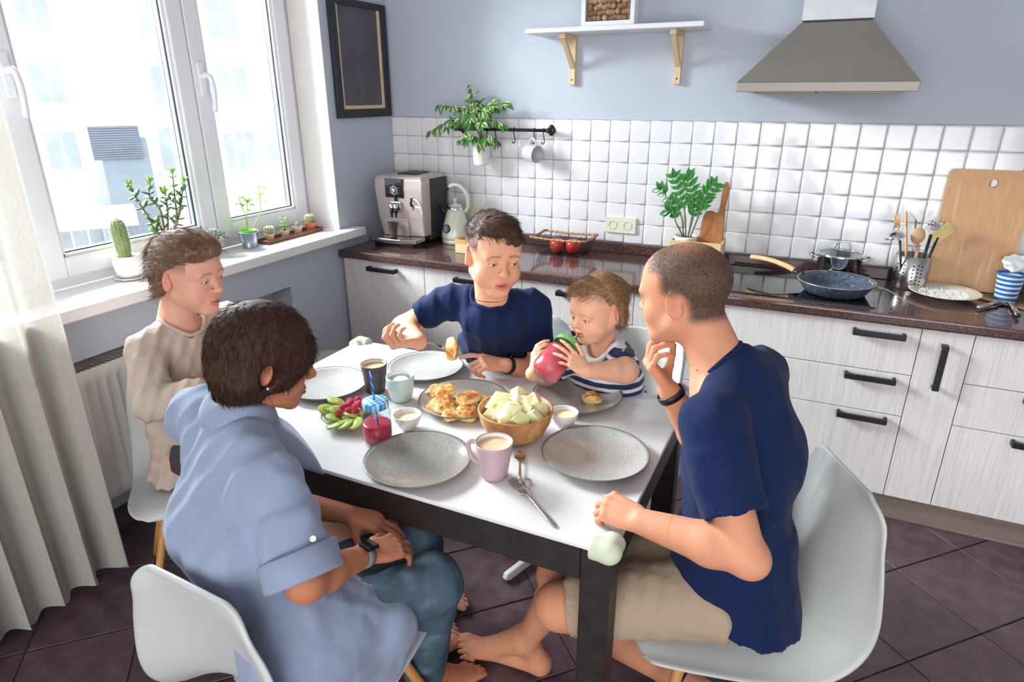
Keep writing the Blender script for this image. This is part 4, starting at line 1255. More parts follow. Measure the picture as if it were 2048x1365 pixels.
def make_chair(name, label, loc, rz, shell):
    r = thing(name, label, 'chair', loc, rz)
    prof, pt, nu = shell_mesh()
    n = len(prof)
    top = [[pt(i, -1 + 2 * j / nu) for j in range(nu + 1)] for i in range(n)]
    b = MB(); b.rings(top, close=False)
    o = b.build('seat_shell', shell, r)
    md = o.modifiers.new('thick', 'SOLIDIFY'); md.thickness = 0.011; md.offset = -1
    md = o.modifiers.new('sub', 'SUBSURF'); md.levels = 1; md.render_levels = 1
    for sx in (-1, 1):
        for sy, yt, yb in ((1, 0.10, 0.225), (-1, -0.11, -0.20)):
            a, c = V(0.115 * sx, yt, 0.405), V(0.225 * sx, yb, 0.0)
            MB().tube([a, a * 0.97 + c * 0.03, a * 0.3 + c * 0.7, c], [0.0135, 0.0145, 0.0125, 0.010], 12).build('leg', M['ash'], r)
    for sx in (-1, 1):
        MB().tube([V(0.13 * sx, 0.13, 0.37), V(-0.18 * sx, -0.155, 0.16)], 0.0035, 6).build('wire_brace', M['wire'], r)
        MB().tube([V(0.13 * sx, -0.12, 0.37), V(-0.18 * sx, 0.19, 0.16)], 0.0035, 6).build('wire_brace', M['wire'], r)
        MB().tube([V(0.115 * sx, 0.10, 0.40), V(0.118 * sx, -0.11, 0.40)], 0.005, 6).build('seat_mount', M['wire'], r)
    return r
# ------------------------------------------------------------------ chairs in use
make_chair('shell_chair', 'pale grey shell chair in the right foreground under the person in beige shorts', (2.19, -1.80, 0), math.atan2(0.88, -0.46), M['shell'])
make_chair('shell_chair', 'pale grey shell chair in the left foreground under the person in the blue striped shirt', (1.335, -2.345, 0), math.atan2(-0.05, 1.0), M['shell'])
make_chair('shell_chair', 'pale shell chair by the radiator under the person with crossed arms', (0.45, -1.93, 0), math.atan2(-0.78, -0.62), M['shell'])
make_chair('shell_chair', 'pale shell chair hidden behind the person holding the fork', (1.27, -1.18, 0), math.atan2(0.0, -1.0), M['shell'])
sc0 = PZ(652, 722, 0.46)
so_ = thing('low_stool', 'round beige padded stool beside the far left table corner', 'stool', (sc0[0], sc0[1], 0))
MB().lathe([(0, 0.405), (0.15, 0.405), (0.165, 0.415), (0.17, 0.435), (0.16, 0.455), (0.12, 0.463), (0, 0.465)], n=40).build('cushion', fabric('beige_upholstery', (206, 194, 180), (214, 203, 190), 300), so_)
for k in range(4):
    a = 0.6 + k * math.pi / 2; MB().tube([(0.10 * math.cos(a), 0.10 * math.sin(a), 0.405), (0.15 * math.cos(a), 0.15 * math.sin(a), 0.0)], [0.014, 0.010], 10).build('leg', M['ash'], so_)

# ------------------------------------------------------------------ the man on the right (navy T-shirt, beige shorts)
NAVY = fabric('navy_jersey', (16, 29, 64), (21, 37, 77), 420, big=16)
def man():
    F, Lf = V(-0.985, 0.17, 0), V(-0.17, -0.985, 0)
    hc = P(1368, 590, 1.45)
    R = head_frame((-0.97, 0.24), 0.16)
    H = Head(hc, R, 1.0, jaw=1.05, lid=0.6)
    nb, pel, ch = V(2.145, -1.845, 1.10), V(2.225, -1.86, 0.575), V(2.215, -1.865, 0.90)
    shL, shR = V(2.150, -2.025, 1.05), V(2.205, -1.67, 1.045)
    elL, wrL, kL = P(1492, 1112, 1.25), P(1285, 1045, 1.365), P(1203, 1006, 1.43)
    elR, wrR = P(1415, 905, 1.66), P(1338, 782, 1.60)
    hipL, hipR = V(2.190, -1.955, 0.56), V(2.225, -1.775, 0.56)
    knL, knR = P(1118, 1212, 1.60), P(1118, 1150, 1.74)
    anL, anR = P(1345, 1352, 1.82), P(1052, 1280, 1.965)
    root = thing('person', 'barefoot person in navy T-shirt and beige shorts eating on the right', 'person', (2.25, -1.92, 0))
    S = SDF(); H.add(S)
    S.k = 0.025
    S.cap(H.w(0, -0.030, -0.045), nb + V(0.01, 0.0, -0.03), 0.055, 0.062, 0.03)
    S.chain([nb + V(0.02, 0, -0.06), ch, pel + V(0, 0, 0.04)], [0.08, 0.095, 0.095], 0.04, e=Lf, er=1.35)
    S.cap(shL, shR, 0.042, 0.042, 0.04)
    for sh, el, wr in ((shL, elL, wrL), (shR, elR, wrR)):
        arm(S, sh, el, wr, 1.0, 0.047, 0.044, 0.028)
    S.ell(elL + V(0.012, -0.004, -0.006), 0.034, None, 0.02)
    hand(S, wrL + unit(kL - wrL) * 0.004, unit(kL - wrL), V(-0.1, -0.35, 1.0), True, 0.98, curl=((0.75, 1.1, 0.5), (0.8, 1.2, 0.6), (0.85, 1.25, 0.6), (0.9, 1.25, 0.6)), thumb=(0.8, 0.25, 0.7))
    fR = unit(P(1286, 712, 1.60) - wrR)
    tipsR = hand(S, wrR, fR, V(-0.92, -0.35, -0.25), False, 0.98, curl=((0.75, 0.75, 0.4), (0.85, 0.85, 0.45), (0.95, 0.9, 0.45), (1.05, 0.95, 0.45)), thumb=(0.7, 0.15, 0.95), spread=0.05)
    for hp, kn, an in ((hipL, knL, anL), (hipR, knR, anR)):
        S.cap(hp, kn, 0.078, 0.056, 0.03); S.ell(kn, 0.056, None, 0.02)
        m_ = kn * 0.68 + an * 0.32 + V(0.02, 0.01, 0.0)
        S.cap(kn, m_, 0.050, 0.055, 0.02); S.cap(m_, an, 0.055, 0.034, 0.02)
    foot(S, anR, PZ(915, 1298, 0.012), 1.05)
    foot(S, anL, PZ(1480, 1395, 0.012), 1.0)
    hl = lambda p, v: np.clip((smooth01(p[:, 2], 0.002, 0.030) * (1 - smooth01(p[:, 1], 0.004, 0.034)) + smooth01(p[:, 2], 0.050 , 0.080) * smooth01(p[:, 1], 0.0, 0.03) * (1 - smooth01(p[:, 1], 0.045, 0.078))
                              + smooth01(p[:, 2], -0.062, -0.035) * smooth01(-p[:, 1], 0.025, 0.05)), 0, 1) * \
        (0.97 - 0.50 * np.exp(-(((p[:, 0]) / 0.045) ** 2 + ((p[:, 1] + 0.030) / 0.050) ** 2 + ((p[:, 2] - 0.120) / 0.030) ** 2)) - 0.55 * smooth01(p[:, 1], 0.035, 0.080)) * (0.95 + 0.10 * NZ(v[:, 0] * 350, v[:, 1] * 350, v[:, 2] * 350))
    col = skin_color(H, (204, 142, 110), brow=(90, 62, 44), hairline=((62, 49, 41), hl))
    hb_ = H.box()
    hL = (np.minimum(wrL, kL) - 0.09, np.maximum(wrL, kL) + 0.06); tR = np.array(tipsR)
    hR = (tR.min(0) - 0.05, np.maximum(tR.max(0), wrR) + 0.04)
    body = sdf_obj('body', S, 0.006, SKIN, root, [(hb_[0], hb_[1], 0.0024), (hL[0], hL[1], 0.0028), (hR[0], hR[1], 0.0028), (np.minimum(anR, V(1.40, -2.0, 0)) - 0.03, V(1.76, -1.78, 0.11), 0.0035)], col, 2)
    H.eyes(root)
    hm = hair_mat('brown_cropped_hair', (46, 36, 30), (64, 51, 43), (82, 67, 56))
    flow = lambda p, n: H.R @ V(0.15, 0.6, -0.5)
    def kp(co, no):
        p = H.local(co); m = hl(p, co); return (m > 0.42) & (np.abs(p).max(1) < 0.15)
    strands('cropped_hair', hm, root, body, 6500, 0.006, flow, lift=0.8, rad=0.00045, seg=2, seed=5, keep=kp)
    # T-shirt
    T = SDF(); T.k = 0.03
    back = V(0.03, -0.004, 0)
    T.cone(pel + V(0.010, 0, -0.12), pel + V(-0.006, 0, 0.13), 0.170, 0.126, 0.03, e=Lf, er=1.27)
    T.cap(pel + V(-0.006, 0, 0.10), ch, 0.118, 0.122, 0.05, e=Lf, er=1.36)
    T.cap(ch + V(0, 0, 0.0), nb + V(0.05, 0, -0.075), 0.122, 0.098, 0.05, e=Lf, er=1.45)
    T.cap(shL + V(0.01, 0.02, -0.004), shR + V(0.01, -0.02, -0.004), 0.062, 0.062, 0.05)
    T.cap(shL + V(0.01, 0.06, 0.028), nb + V(0.03, -0.02, 0.0), 0.035, 0.050, 0.04); T.cap(shR + V(0.01, -0.06, 0.028), nb + V(0.03, 0.02, 0.0), 0.035, 0.050, 0.04)
    hem = shL * 0.30 + elL * 0.70; T.cap(shL, shL * 0.6 + elL * 0.4, 0.066, 0.064, 0.03); T.cone(shL * 0.8 + elL * 0.2, hem, 0.066, 0.066, 0.02)
    hemR = shR * 0.35 + elR * 0.65; T.cone(shR, hemR, 0.060, 0.064, 0.03)
    T.cut((2.225, -1.86, 0.532), (-0.40, -0.05, -1), 0.004)
    T.warp(wrinkle(0.007, 9, 9, 7, 1.0)); T.warp(wrinkle(0.0015, 22, 22, 14, 4.0))
    T.warp(drape(0.0035, ch, V(0.25, -0.3, -1), V(0.9, 0.3, 0.25), 60, 2.0))
    T.cone(hem - unit(elL - shL) * 0.022, hem + unit(elL - shL) * 0.03, 0.054, 0.055, 0.003, mode='s')
    na, nb2 = H.w(0, -0.022, -0.075), nb + V(0.012, 0, -0.03)
    ring = cut_neck(T, na, nb2, 0.064, Lf)
    sdf_obj('t_shirt', T, 0.006, NAVY, root, smooth_it=2)
    MB().tube(ring, 0.0075, 8, closed=True).build('neck_rib', NAVY, root, world=True)
    # shorts
    G = SDF(); G.k = 0.03
    G.ell(pel + V(0.006, 0, -0.020), (0.140, 0.178, 0.105), None, 0.03)
    for hp, kn in ((hipL, knL), (hipR, knR)):
        d = unit(kn - hp); e1 = kn - d * 0.025
        G.cone(hp - d * 0.02, e1, 0.098, 0.083, 0.045)
    G.warp(wrinkle(0.007, 10, 14, 12, 7.0)); G.warp(drape(0.004, hipL, V(0.4, 0.1, 1), V(1, 0.1, 0), 70, 5.0))
    for hp, kn in ((hipL, knL), (hipR, knR)):
        d = unit(kn - hp); e1 = kn - d * 0.025
        G.cone(e1 - d * 0.06, e1 + d * 0.05, 0.072, 0.074, 0.004, mode='s')
    G.cut((0, 0, 0.452), (0, 0, -1), 0.01)
    sdf_obj('shorts', G, 0.006, fabric('beige_cotton', (158, 138, 118), (172, 152, 131), 600, big=22), root, smooth_it=2)
    # fitness bracelet on the right wrist
    ax = unit(wrR - elR); ce_ = wrR - ax * 0.012; Rf = frame(ax, V(0, 0, 1))
    b = MB(); pr = [(0.030, -0.009), (0.033, -0.009), (0.034, 0), (0.033, 0.009), (0.030, 0.009)]
    b.lathe(pr, ce_, 28, Rf, sx=1.06, sy=0.94); b.build('wrist_band', M['black_plastic'], root, world=True)
    pc = (tR[0] + tR[4] + tR[1]) / 3 + H.R @ V(0, 0, 0)
    return H, pc
MAN_H, MAN_BITE = man()
# ------------------------------------------------------------------ the woman in the foreground (blue striped shirt, jeans)
def stripe_fabric(name, c1, c2, freq, axis=(1, 0, 0)):
    a = Mt(name); a.set(rough=0.85, spec=0.2, sheen=0.2)
    w = a.new('ShaderNodeTexWave'); w.wave_type = 'BANDS'; w.bands_direction = 'X'
    w.inputs['Scale'].default_value = freq; w.inputs['Distortion'].default_value = 0.4; w.inputs['Detail'].default_value = 1
    rz_ = math.atan2(axis[1], axis[0])
    a.l.new(a.coords((1, 1, 1), (0, 0, -rz_)), w.inputs['Vector'])
    a.color(a.ramp(w.outputs['Fac'], [(0.35, c1), (0.65, c2)]))
    a.bump(a.noise(500, 2), 0.12, 0.002); a.bump(a.noise(18, 3), 0.3, 0.010)
    return a.m
SHIRT = stripe_fabric('blue_striped_cotton', (118, 130, 156), (148, 157, 180), 125, (0.54, 0.84))
def woman():
    F, Rt = V(0.54, 0.84, 0), V(0.84, -0.54, 0)
    hc = P(532, 715, 1.40); R = head_frame((0.62, 0.78), 0.30, 0.05)
    H = Head(hc, R, 1.0, jaw=0.95, lid=0.55)
    nb = P(478, 835, 1.43); pel = V(1.375, -2.425, 0.575)
    shL, shR = P(378, 818, 1.52), P(550, 974, 1.285)
    mid = (shL + shR) / 2
    ch = mid * 0.55 + pel * 0.45 + V(-0.03, -0.03, 0.02)
    elR, wrR, kR = P(612, 1165, 1.25), P(738, 1108, 1.44), P(800, 1090, 1.51)
    elL, wrL = shL + V(0.12, 0.06, -0.25), P(700, 1030, 1.60)
    hipR, hipL = P(610, 1290, 1.36), P(540, 1220, 1.48)
    knR, knL = P(865, 1168, 1.57), P(830, 1090, 1.68)
    anR, anL = P(845, 1345, 1.86), P(800, 1290, 1.97)
    root = thing('person', 'person in a pale blue striped shirt and jeans seen from behind in the left foreground', 'person', (1.375, -2.5, 0))
    S = SDF(); H.add(S); S.k = 0.025
    S.cap(H.w(0, -0.035, -0.05), nb, 0.047, 0.056, 0.03)
    S.chain([nb + V(0, 0, -0.05), ch, pel + V(0, 0, 0.05)], [0.06, 0.075, 0.09], 0.04, e=Rt, er=1.3)
    S.cap(shL, shR, 0.036, 0.036, 0.04)
    arm(S, shR, elR, wrR, 1.0, 0.040, 0.036, 0.0235); arm(S, shL, elL, wrL, 1.0, 0.040, 0.036, 0.0235)
    fR = unit(kR - wrR)
    hand(S, wrR, fR, V(0.15, -0.35, 1.0), False, 0.92, curl=((0.35, 0.5, 0.3),) * 2 + ((0.4, 0.5, 0.3),) * 2, thumb=(0.8, 0.5, 0.25), spread=0.06)
    hand(S, wrL, V(0.8, 0.2, -0.15), V(0, -0.1, 1.0), True, 0.9, curl=((0.3, 0.4, 0.3),) * 4)
    for hp, kn, an in ((hipR, knR, anR), (hipL, knL, anL)):
        S.cap(hp, kn, 0.07, 0.05, 0.03); S.cap(kn, an, 0.045, 0.03, 0.02)
    foot(S, anR, V(anR[0] + 0.10, anR[1] + 0.16, 0.012), 0.9); foot(S, anL, V(anL[0] + 0.10, anL[1] + 0.16, 0.012), 0.9)
    hb_ = H.box()
    hR = (np.minimum(wrR, kR) - 0.06, np.maximum(wrR, kR) + 0.10)
    sdf_obj('body', S, 0.006, SKIN, root, [(hb_[0], hb_[1], 0.0028), (hR[0], hR[1], 0.0028)], skin_color(H, (176, 114, 84), lips=(160, 88, 82), brow=(46, 32, 26), blush=(190, 110, 90)), 2)
    H.eyes(root)
    # bobbed hair
    hm = hair_mat('dark_brown_bob', (40, 24, 20), (58, 37, 30), (84, 56, 45), 160, 0.5)
    B = SDF(); w = H.w
    sc = 1.0
    B.ell(w(0, -0.014, 0.036), (0.089, 0.104, 0.090), H.R, 0.02)
    B.ell(w(0, -0.046, -0.010), (0.084, 0.074, 0.088), H.R, 0.04)
    B.cap(w(-0.05, -0.054, -0.04), w(0.05, -0.054, -0.04), 0.048, 0.048, 0.03)
    for sd in (-1, 1):
        B.ell(w(0.073 * sd, 0.012, 0.012), (0.024, 0.052, 0.062), H.R @ rotx(0.25), 0.03)
        B.ell(w(0.062 * sd, 0.050, 0.045), (0.026, 0.034, 0.042), H.R, 0.03)
        B.cap(w(0.074 * sd, -0.034, -0.030), w(0.066 * sd, -0.006, -0.082), 0.020, 0.007, 0.02)
    B.ell(w(0, 0.10, -0.035), (0.060, 0.085, 0.085), H.R, 0.02, 's')              # face stays clear
    for sd in (-1, 1): B.ell(w(0.090 * sd, -0.004, -0.008), (0.026, 0.015, 0.029), H.R, 0.008, 's')   # ears stay clear
    B.cut(w(0, -0.05, -0.098), H.R @ V(0, 0.25, -1), 0.02)
    Ri = H.R
    def ridge(X, Y, Z):
        lx = (X - hc[0]) * Ri[0, 0] + (Y - hc[1]) * Ri[1, 0] + (Z - hc[2]) * Ri[2, 0]
        ly = (X - hc[0]) * Ri[0, 1] + (Y - hc[1]) * Ri[1, 1] + (Z - hc[2]) * Ri[2, 1]
        a = np.arctan2(lx, ly + 0.02)
        return (0.0022 * NZ(a * 14, Z * 6, X * 4) + 0.0014 * NZ(a * 40, Z * 9, 3.0 + 0 * X)).astype(np.float32)
    B.warp(ridge)
    ho = sdf_obj('hair', B, 0.0042, hm, root, smooth_it=2)
    crown = w(0.0, -0.035, 0.13)
    def flow(p, n):
        d = p - crown; d = d / (np.linalg.norm(d) + 1e-6) + V(0, 0, -0.8); return d
    strands('hair_strands', hm, root, ho, 4200, 0.036, flow, lift=0.0, rad=0.0006, seg=5, seed=3, jit=0.04, keep=lambda co, no: ((no * (co - hc)).sum(1) > 0.02) & (no[:, 2] > -0.5))
    # ear stud
    e = MB()
    for sd in (-1, 1): e.ball(w(0.084 * sd, 0.001, -0.036), 0.0052, 10, 8)
    e.build('ear_stud', M['chrome'], root, world=True)
    # shirt
    T = SDF(); T.k = 0.03
    T.cap(pel + V(-0.01, 0.0, 0.06), ch, 0.128, 0.138, 0.06, e=Rt, er=1.38)
    T.cap(ch, mid + V(0, 0, -0.05), 0.125, 0.098, 0.05, e=Rt, er=1.5)
    T.cap(shL * 0.9 + mid * 0.1, shR * 0.9 + mid * 0.1, 0.060, 0.058, 0.05)
    T.cap(shL * 0.6 + nb * 0.4 + V(0, 0, 0.01), nb + V(0, 0, -0.015), 0.05, 0.062, 0.04); T.cap(shR * 0.6 + nb * 0.4 + V(0, 0, 0.01), nb + V(0, 0, -0.015), 0.05, 0.062, 0.04)
    dA = unit(elR - shR); hem = elR - dA * 0.012
    T.cap(shR, shR * 0.5 + elR * 0.5, 0.060, 0.064, 0.03); T.cone(shR * 0.7 + elR * 0.3, hem, 0.066, 0.070, 0.02)
    dL = unit(elL - shL); T.cone(shL, elL, 0.062, 0.066, 0.03)
    # skirt of the long shirt over the seat and thigh
    T.cone(pel + V(0.0, 0.0, 0.06), pel + V(0.0, -0.005, -0.13), 0.138, 0.150, 0.05, e=Rt, er=1.12)
    T.cap(hipR + V(0, 0, 0.02), hipR * 0.42 + knR * 0.58 + V(0.01, -0.02, -0.02), 0.108, 0.080, 0.05)
    T.cap(hipR + V(0.02, -0.03, -0.03), hipR * 0.45 + knR * 0.55 + V(0.02, -0.04, -0.13), 0.085, 0.050, 0.05)
    T.warp(wrinkle(0.012, 7, 7, 5, 3.0)); T.warp(drape(0.005, ch, V(0.3, -0.2, -1), Rt, 55, 1.0)); T.warp(wrinkle(0.006, 15, 15, 10, 5.0)); T.warp(drape(0.004, shR, V(-0.2, -0.5, -0.8), RX, 42, 12.0))
    na, nb2 = H.w(0, -0.035, -0.07), nb + V(0, 0, -0.025)
    ring = cut_neck(T, na, nb2, 0.058, Rt)
    so = sdf_obj('shirt', T, 0.006, SHIRT, root, smooth_it=2)
    Rc = frame(dA, Rt)
    wb_ = lambda a, z: 1 + 0.03 * math.sin(3 * a + 1) + 0.02 * math.sin(5 * a + z * 60)
    MB().lathe([(0.056, -0.002), (0.060, -0.040), (0.072, -0.050), (0.0775, -0.046), (0.078, -0.02), (0.0785, 0.003), (0.074, 0.008), (0.066, 0.007), (0.060, 0.0), (0.056, -0.02)], hem, 40, Rc, wob=wb_).build('cuff', SHIRT, root, world=True)
    # collar: stand and folded leaf, with one long loose point in front
    ax = unit(na - nb2); c0 = ring.mean(0)
    def collar_pt(i, t):
        p = ring[i % len(ring)]; out = p - c0; out = out - ax * (out @ ax); out = unit(out)
        f = (out @ F + 1) / 2
        stand = 0.030 - 0.012 * f
        if t <= 0.4: return p + ax * stand * (t / 0.4) + out * 0.002
        u = (t - 0.4) / 0.6
        drop = 0.050 + 0.030 * f
        return p + ax * (stand - drop * u) + out * (0.004 + 0.022 * math.sin(min(u * 1.7, 1.57)))
    rows = [[collar_pt(i, t) for i in range(len(ring) + 1)] for t in (0, 0.2, 0.4, 0.46, 0.55, 0.7, 0.85, 1.0)]
    # open at the front: keep only the points not facing forward
    ang = [(unit(p - c0 - ax * ((p - c0) @ ax)) @ F) for p in ring]
    start = int(np.argmax(ang)); order = [(start + 3 + k) % len(ring) for k in range(len(ring) - 5)]
    rows = [[collar_pt(i, t) for i in order] for t in (0, 0.2, 0.4, 0.46, 0.55, 0.7, 0.85, 1.0)]
    o = MB().rings(rows, close=False).build('collar', SHIRT, root, world=True); md = o.modifiers.new('thick', 'SOLIDIFY'); md.thickness = 0.003; md.offset = 0
    # the loose front placket of the open collar hanging over the table edge
    a2 = P(648, 950, 1.49)
    up = [P(545, 828, 1.43), P(582, 852, 1.46), P(622, 900, 1.48), a2 + V(0, 0, 0.004)]
    lo = [P(520, 880, 1.36), P(560, 905, 1.38), P(605, 936, 1.44), a2]
    o = MB().rings([spline(up, 5), spline([(u + l) / 2 + V(0.006, -0.006, 0.006) for u, l in zip(up, lo)], 5), spline(lo, 5)], close=False).build('collar_point', SHIRT, root, world=True)
    md = o.modifiers.new('thick', 'SOLIDIFY'); md.thickness = 0.003; md.offset = 0
    # sleeve button tab
    bt = P(626, 1078, 1.200)
    MB().lathe([(0, -0.002), (0.0055, -0.002), (0.0062, 0), (0.0055, 0.002), (0.004, 0.0012), (0, 0.0012)], bt, 16, frame(CAM - bt)).build('button', mat('shell_button', (222, 220, 214), 0.3), root, world=True)
    # jeans
    J = SDF(); J.k = 0.03
    J.ell(pel + V(0.01, 0.02, -0.02), (0.15, 0.15, 0.10), None, 0.03)
    for hp, kn, an in ((hipR, knR, anR), (hipL, knL, anL)):
        J.cap(hp, kn, 0.090, 0.070, 0.03); J.ell(kn + V(0, 0, 0.004), 0.071, None, 0.02)
        d = unit(an - kn); e1 = kn + d * (np.linalg.norm(an - kn) * 0.96)
        J.cone(kn, e1, 0.068, 0.060, 0.03); J.cone(e1 - d * 0.05, e1, 0.064, 0.064, 0.003)
    J.warp(wrinkle(0.006, 11, 11, 11, 8.0)); J.warp(wrinkle(0.002, 30, 30, 30, 2.0))
    J.cut((0, 0, 0.462), (0, 0, -1), 0.0) if False else None
    a = Mt('faded_denim'); a.set(rough=0.85, spec=0.2)
    a.color(a.ramp(a.noise(14, 4), [(0.3, (62, 78, 94)), (0.55, (80, 98, 114)), (0.75, (108, 126, 142))])); a.bump(a.noise(600, 2, (1, 1, 0.4)), 0.25, 0.002)
    sdf_obj('jeans', J, 0.006, a.m, root, smooth_it=2)
    # smart watch
    ax = unit(wrR - elR); ce_ = wrR - ax * 0.022; Rf = frame(ax, V(0.15, -0.35, 1))
    MB().lathe([(0.0245, -0.011), (0.0265, -0.011), (0.027, 0), (0.0265, 0.011), (0.0245, 0.011)], ce_, 28, Rf, sx=1.0, sy=1.08).build('watch_strap', mat('grey_strap', (120, 116, 116), 0.5), root, world=True)
    wc = ce_ + Rf @ V(0.029, 0.006, 0)
    R2 = np.stack((Rf[:, 1], Rf[:, 2], Rf[:, 0]), 1)
    MB().cbox(wc, (0.034, 0.040, 0.011), 0.004, R2).build('watch_case', M['black_glass'], root, world=True)
woman()
# ------------------------------------------------------------------ the boy with the fork (navy T-shirt)
def tee(T, pel, ch, nb, shL, shR, lat, s, elL, elR, frac=0.6, slv=0.052):
    T.k = 0.03 * s
    T.cone(pel + V(0, 0, -0.05), pel * 0.6 + ch * 0.4, 0.118 * s, 0.108 * s, 0.04 * s, e=lat, er=1.34)
    T.cap(pel * 0.65 + ch * 0.35, ch, 0.106 * s, 0.106 * s, 0.05 * s, e=lat, er=1.36)
    T.cap(ch, nb + V(0, 0, -0.075 * s), 0.106 * s, 0.082 * s, 0.05 * s, e=lat, er=1.45)
    T.cap(shL * 0.93 + shR * 0.07, shR * 0.93 + shL * 0.07, slv * s * 0.98, slv * s * 0.98, 0.045 * s)
    for sh in (shL, shR): T.cap(sh * 0.62 + nb * 0.38 + V(0, 0, 0.012 * s), nb + V(0, 0, -0.008), 0.034 * s, 0.046 * s, 0.03 * s)
    for sh, el in ((shL, elL), (shR, elR)):
        if el is None: continue
        d = unit(el - sh); hem = sh + (el - sh) * frac
        T.cap(sh, sh * 0.7 + hem * 0.3, slv * s, slv * s, 0.03 * s); T.cone(sh + d * 0.02, hem, slv * s, slv * 1.06 * s, 0.02 * s)
def tee_end(T, shL, shR, elL, elR, frac, slv, s):
    for sh, el in ((shL, elL), (shR, elR)):
        d = unit(el - sh); hem = sh + (el - sh) * frac
        T.cone(hem - d * 0.02 * s, hem + d * 0.03 * s, (slv - 0.010) * s, (slv - 0.009) * s, 0.003, mode='s')
def boy():
    hc = P(986, 508, 1.98); R = head_frame((0.731, -0.683), 0.13, -0.06)
    H = Head(hc, R, 1.05, child=0.25, jaw=1.04, lid=0.62, mouth=0.003, gaze=(-0.25, -0.25), fat=0.6)
    F = V(0.38, -0.92, 0); lat = V(0.92, 0.38, 0)
    nb, pel = P(984, 597, 2.075), V(1.335, -1.22, 0.57)
    shR, shL = P(896, 603, 2.15), P(1066, 612, 2.14)
    ch = (shL + shR) / 2 * 0.60 + pel * 0.40 + V(0, 0.025, 0.0)
    elR, wrR = P(806, 655, 2.20), P(838, 684, 2.00)
    elL, wrL, kL = P(1080, 742, 2.24), P(1012, 731, 2.135), P(962, 723, 2.115)
    root = thing('person', 'person with short brown hair in a plain navy T-shirt lifting food on a fork', 'person', (1.335, -1.25, 0))
    S = SDF(); H.add(S); S.k = 0.025
    S.cap(H.w(0, -0.030, -0.05), nb, 0.048, 0.054, 0.03)
    S.chain([nb + V(0, 0.02, -0.06), ch, pel], [0.06, 0.075, 0.09], 0.04, e=lat, er=1.3)
    S.cap(shL, shR, 0.036, 0.036, 0.04)
    arm(S, shR, elR, wrR, 1.0, 0.040, 0.037, 0.0255); arm(S, shL, elL, wrL, 1.0, 0.040, 0.037, 0.0255)
    fR = unit(P(800, 690, 1.955) - wrR)
    tR = hand(S, wrR, fR, RX * -0.25 + RY * 0.80 - RZ * 0.35, False, 0.90, curl=((0.9, 1.0, 0.6), (1.0, 1.1, 0.6), (1.05, 1.1, 0.6), (1.1, 1.1, 0.6)), thumb=(0.75, 0.35, 0.75), tcurl=(0.3, 0.4))
    fL = unit(kL - wrL)
    tL = hand(S, wrL, fL, V(0, -0.35, 1.0), True, 0.90, curl=((0.15, 0.30, 0.25), (0.75, 1.2, 0.6), (0.85, 1.25, 0.6), (0.9, 1.25, 0.6)), thumb=(0.85, 0.3, 0.5))
    for sx in (-0.09, 0.09):
        hp = pel + lat * sx; kn = hp + F * 0.36 + V(0, 0, -0.03); an = V(kn[0] - 0.02, kn[1] + 0.33, 0.09)
        S.cap(hp, kn, 0.07, 0.05, 0.03); S.cap(kn, an, 0.045, 0.03, 0.02); foot(S, an, V(an[0] + 0.05, an[1] - 0.15, 0.012), 0.9)
    def hl(p, v):
        side = smooth01(p[:, 2], 0.006, 0.040) * (p[:, 1] < 0.048) * smooth01(np.abs(p[:, 0]), 0.04, 0.06)
        back = smooth01(p[:, 2], -0.055, -0.02) * smooth01(-p[:, 1], 0.02, 0.045)
        top = smooth01(p[:, 2], 0.070, 0.085)
        return np.clip(side + back + top, 0, 0.9)
    hb_ = H.box(); hands = [(np.array(t).min(0) - 0.05, np.array(t).max(0) + 0.05) for t in (np.vstack((tR, wrR)), np.vstack((tL, wrL)))]
    body = sdf_obj('body', S, 0.006, SKIN, root, [(hb_[0], hb_[1], 0.0021)] + [(a, b, 0.0028) for a, b in hands], skin_color(H, (218, 160, 130), brow=(96, 70, 52), browk=0.7, lips=(196, 116, 106), blush=(222, 140, 120), hairline=((92, 70, 56), hl)), 1)
    H.eyes(root, (88, 74, 58))
    hm = hair_mat('short_brown_hair', (58, 42, 33), (84, 62, 49), (110, 85, 67), 260)
    B = SDF(); w = H.w
    sc = H.s
    B.ell(w(0, -0.014, 0.040), np.array((0.0780, 0.0980, 0.081)) * sc, H.R, 0.01)
    B.ell(w(0.0, 0.026, 0.076), np.array((0.058, 0.052, 0.044)) * sc, H.R, 0.02)
    B.ell(w(-0.024, 0.070, 0.066), np.array((0.034, 0.020, 0.022)) * sc, H.R, 0.015)
    B.cut(w(0, 0, 0.040), H.R @ V(0, -0.10, -1), 0.004)
    B.ell(w(0, 0.118, 0.006), np.array((0.095, 0.034, 0.046)) * sc, H.R, 0.008, 's')
    B.warp(lambda X, Y, Z: (0.0034 * NZ(X * 70, Y * 40, Z * 70) + 0.0016 * NZ(X * 150, Y * 90, Z * 150)).astype(np.float32))
    ho = sdf_obj('hair', B, 0.0036, hm, root, smooth_it=1)
    fl_ = lambda p, n: H.R @ V(-0.45, 0.95, -0.25 if H.local(p[None])[0][1] < 0.05 else -0.9)
    strands('hair_strands', hm, root, ho, 3200, 0.030, fl_, lift=0.22, rad=0.0007, seg=4, seed=11, jit=0.12, clear=lambda q: (lambda p: (p[:, 2] < 0.052) & (p[:, 1] > 0.0))(H.local(q)), keep=lambda co, no: ((no * (co - hc)).sum(1) > 0.045) & (H.local(co)[:, 1] < 0.085))
    fz = lambda p, n: H.R @ V(0, 0.2, -0.9)
    strands('cropped_hair', hm, root, body, 3000, 0.007, fz, lift=0.7, rad=0.0005, seg=2, seed=12, keep=lambda co, no: (hl(H.local(co), co) > 0.5) & (np.abs(H.local(co)).max(1) < 0.14))
    T = SDF(); tee(T, pel, ch, nb, shL, shR, lat, 0.96, elL, elR, 0.62, 0.058)
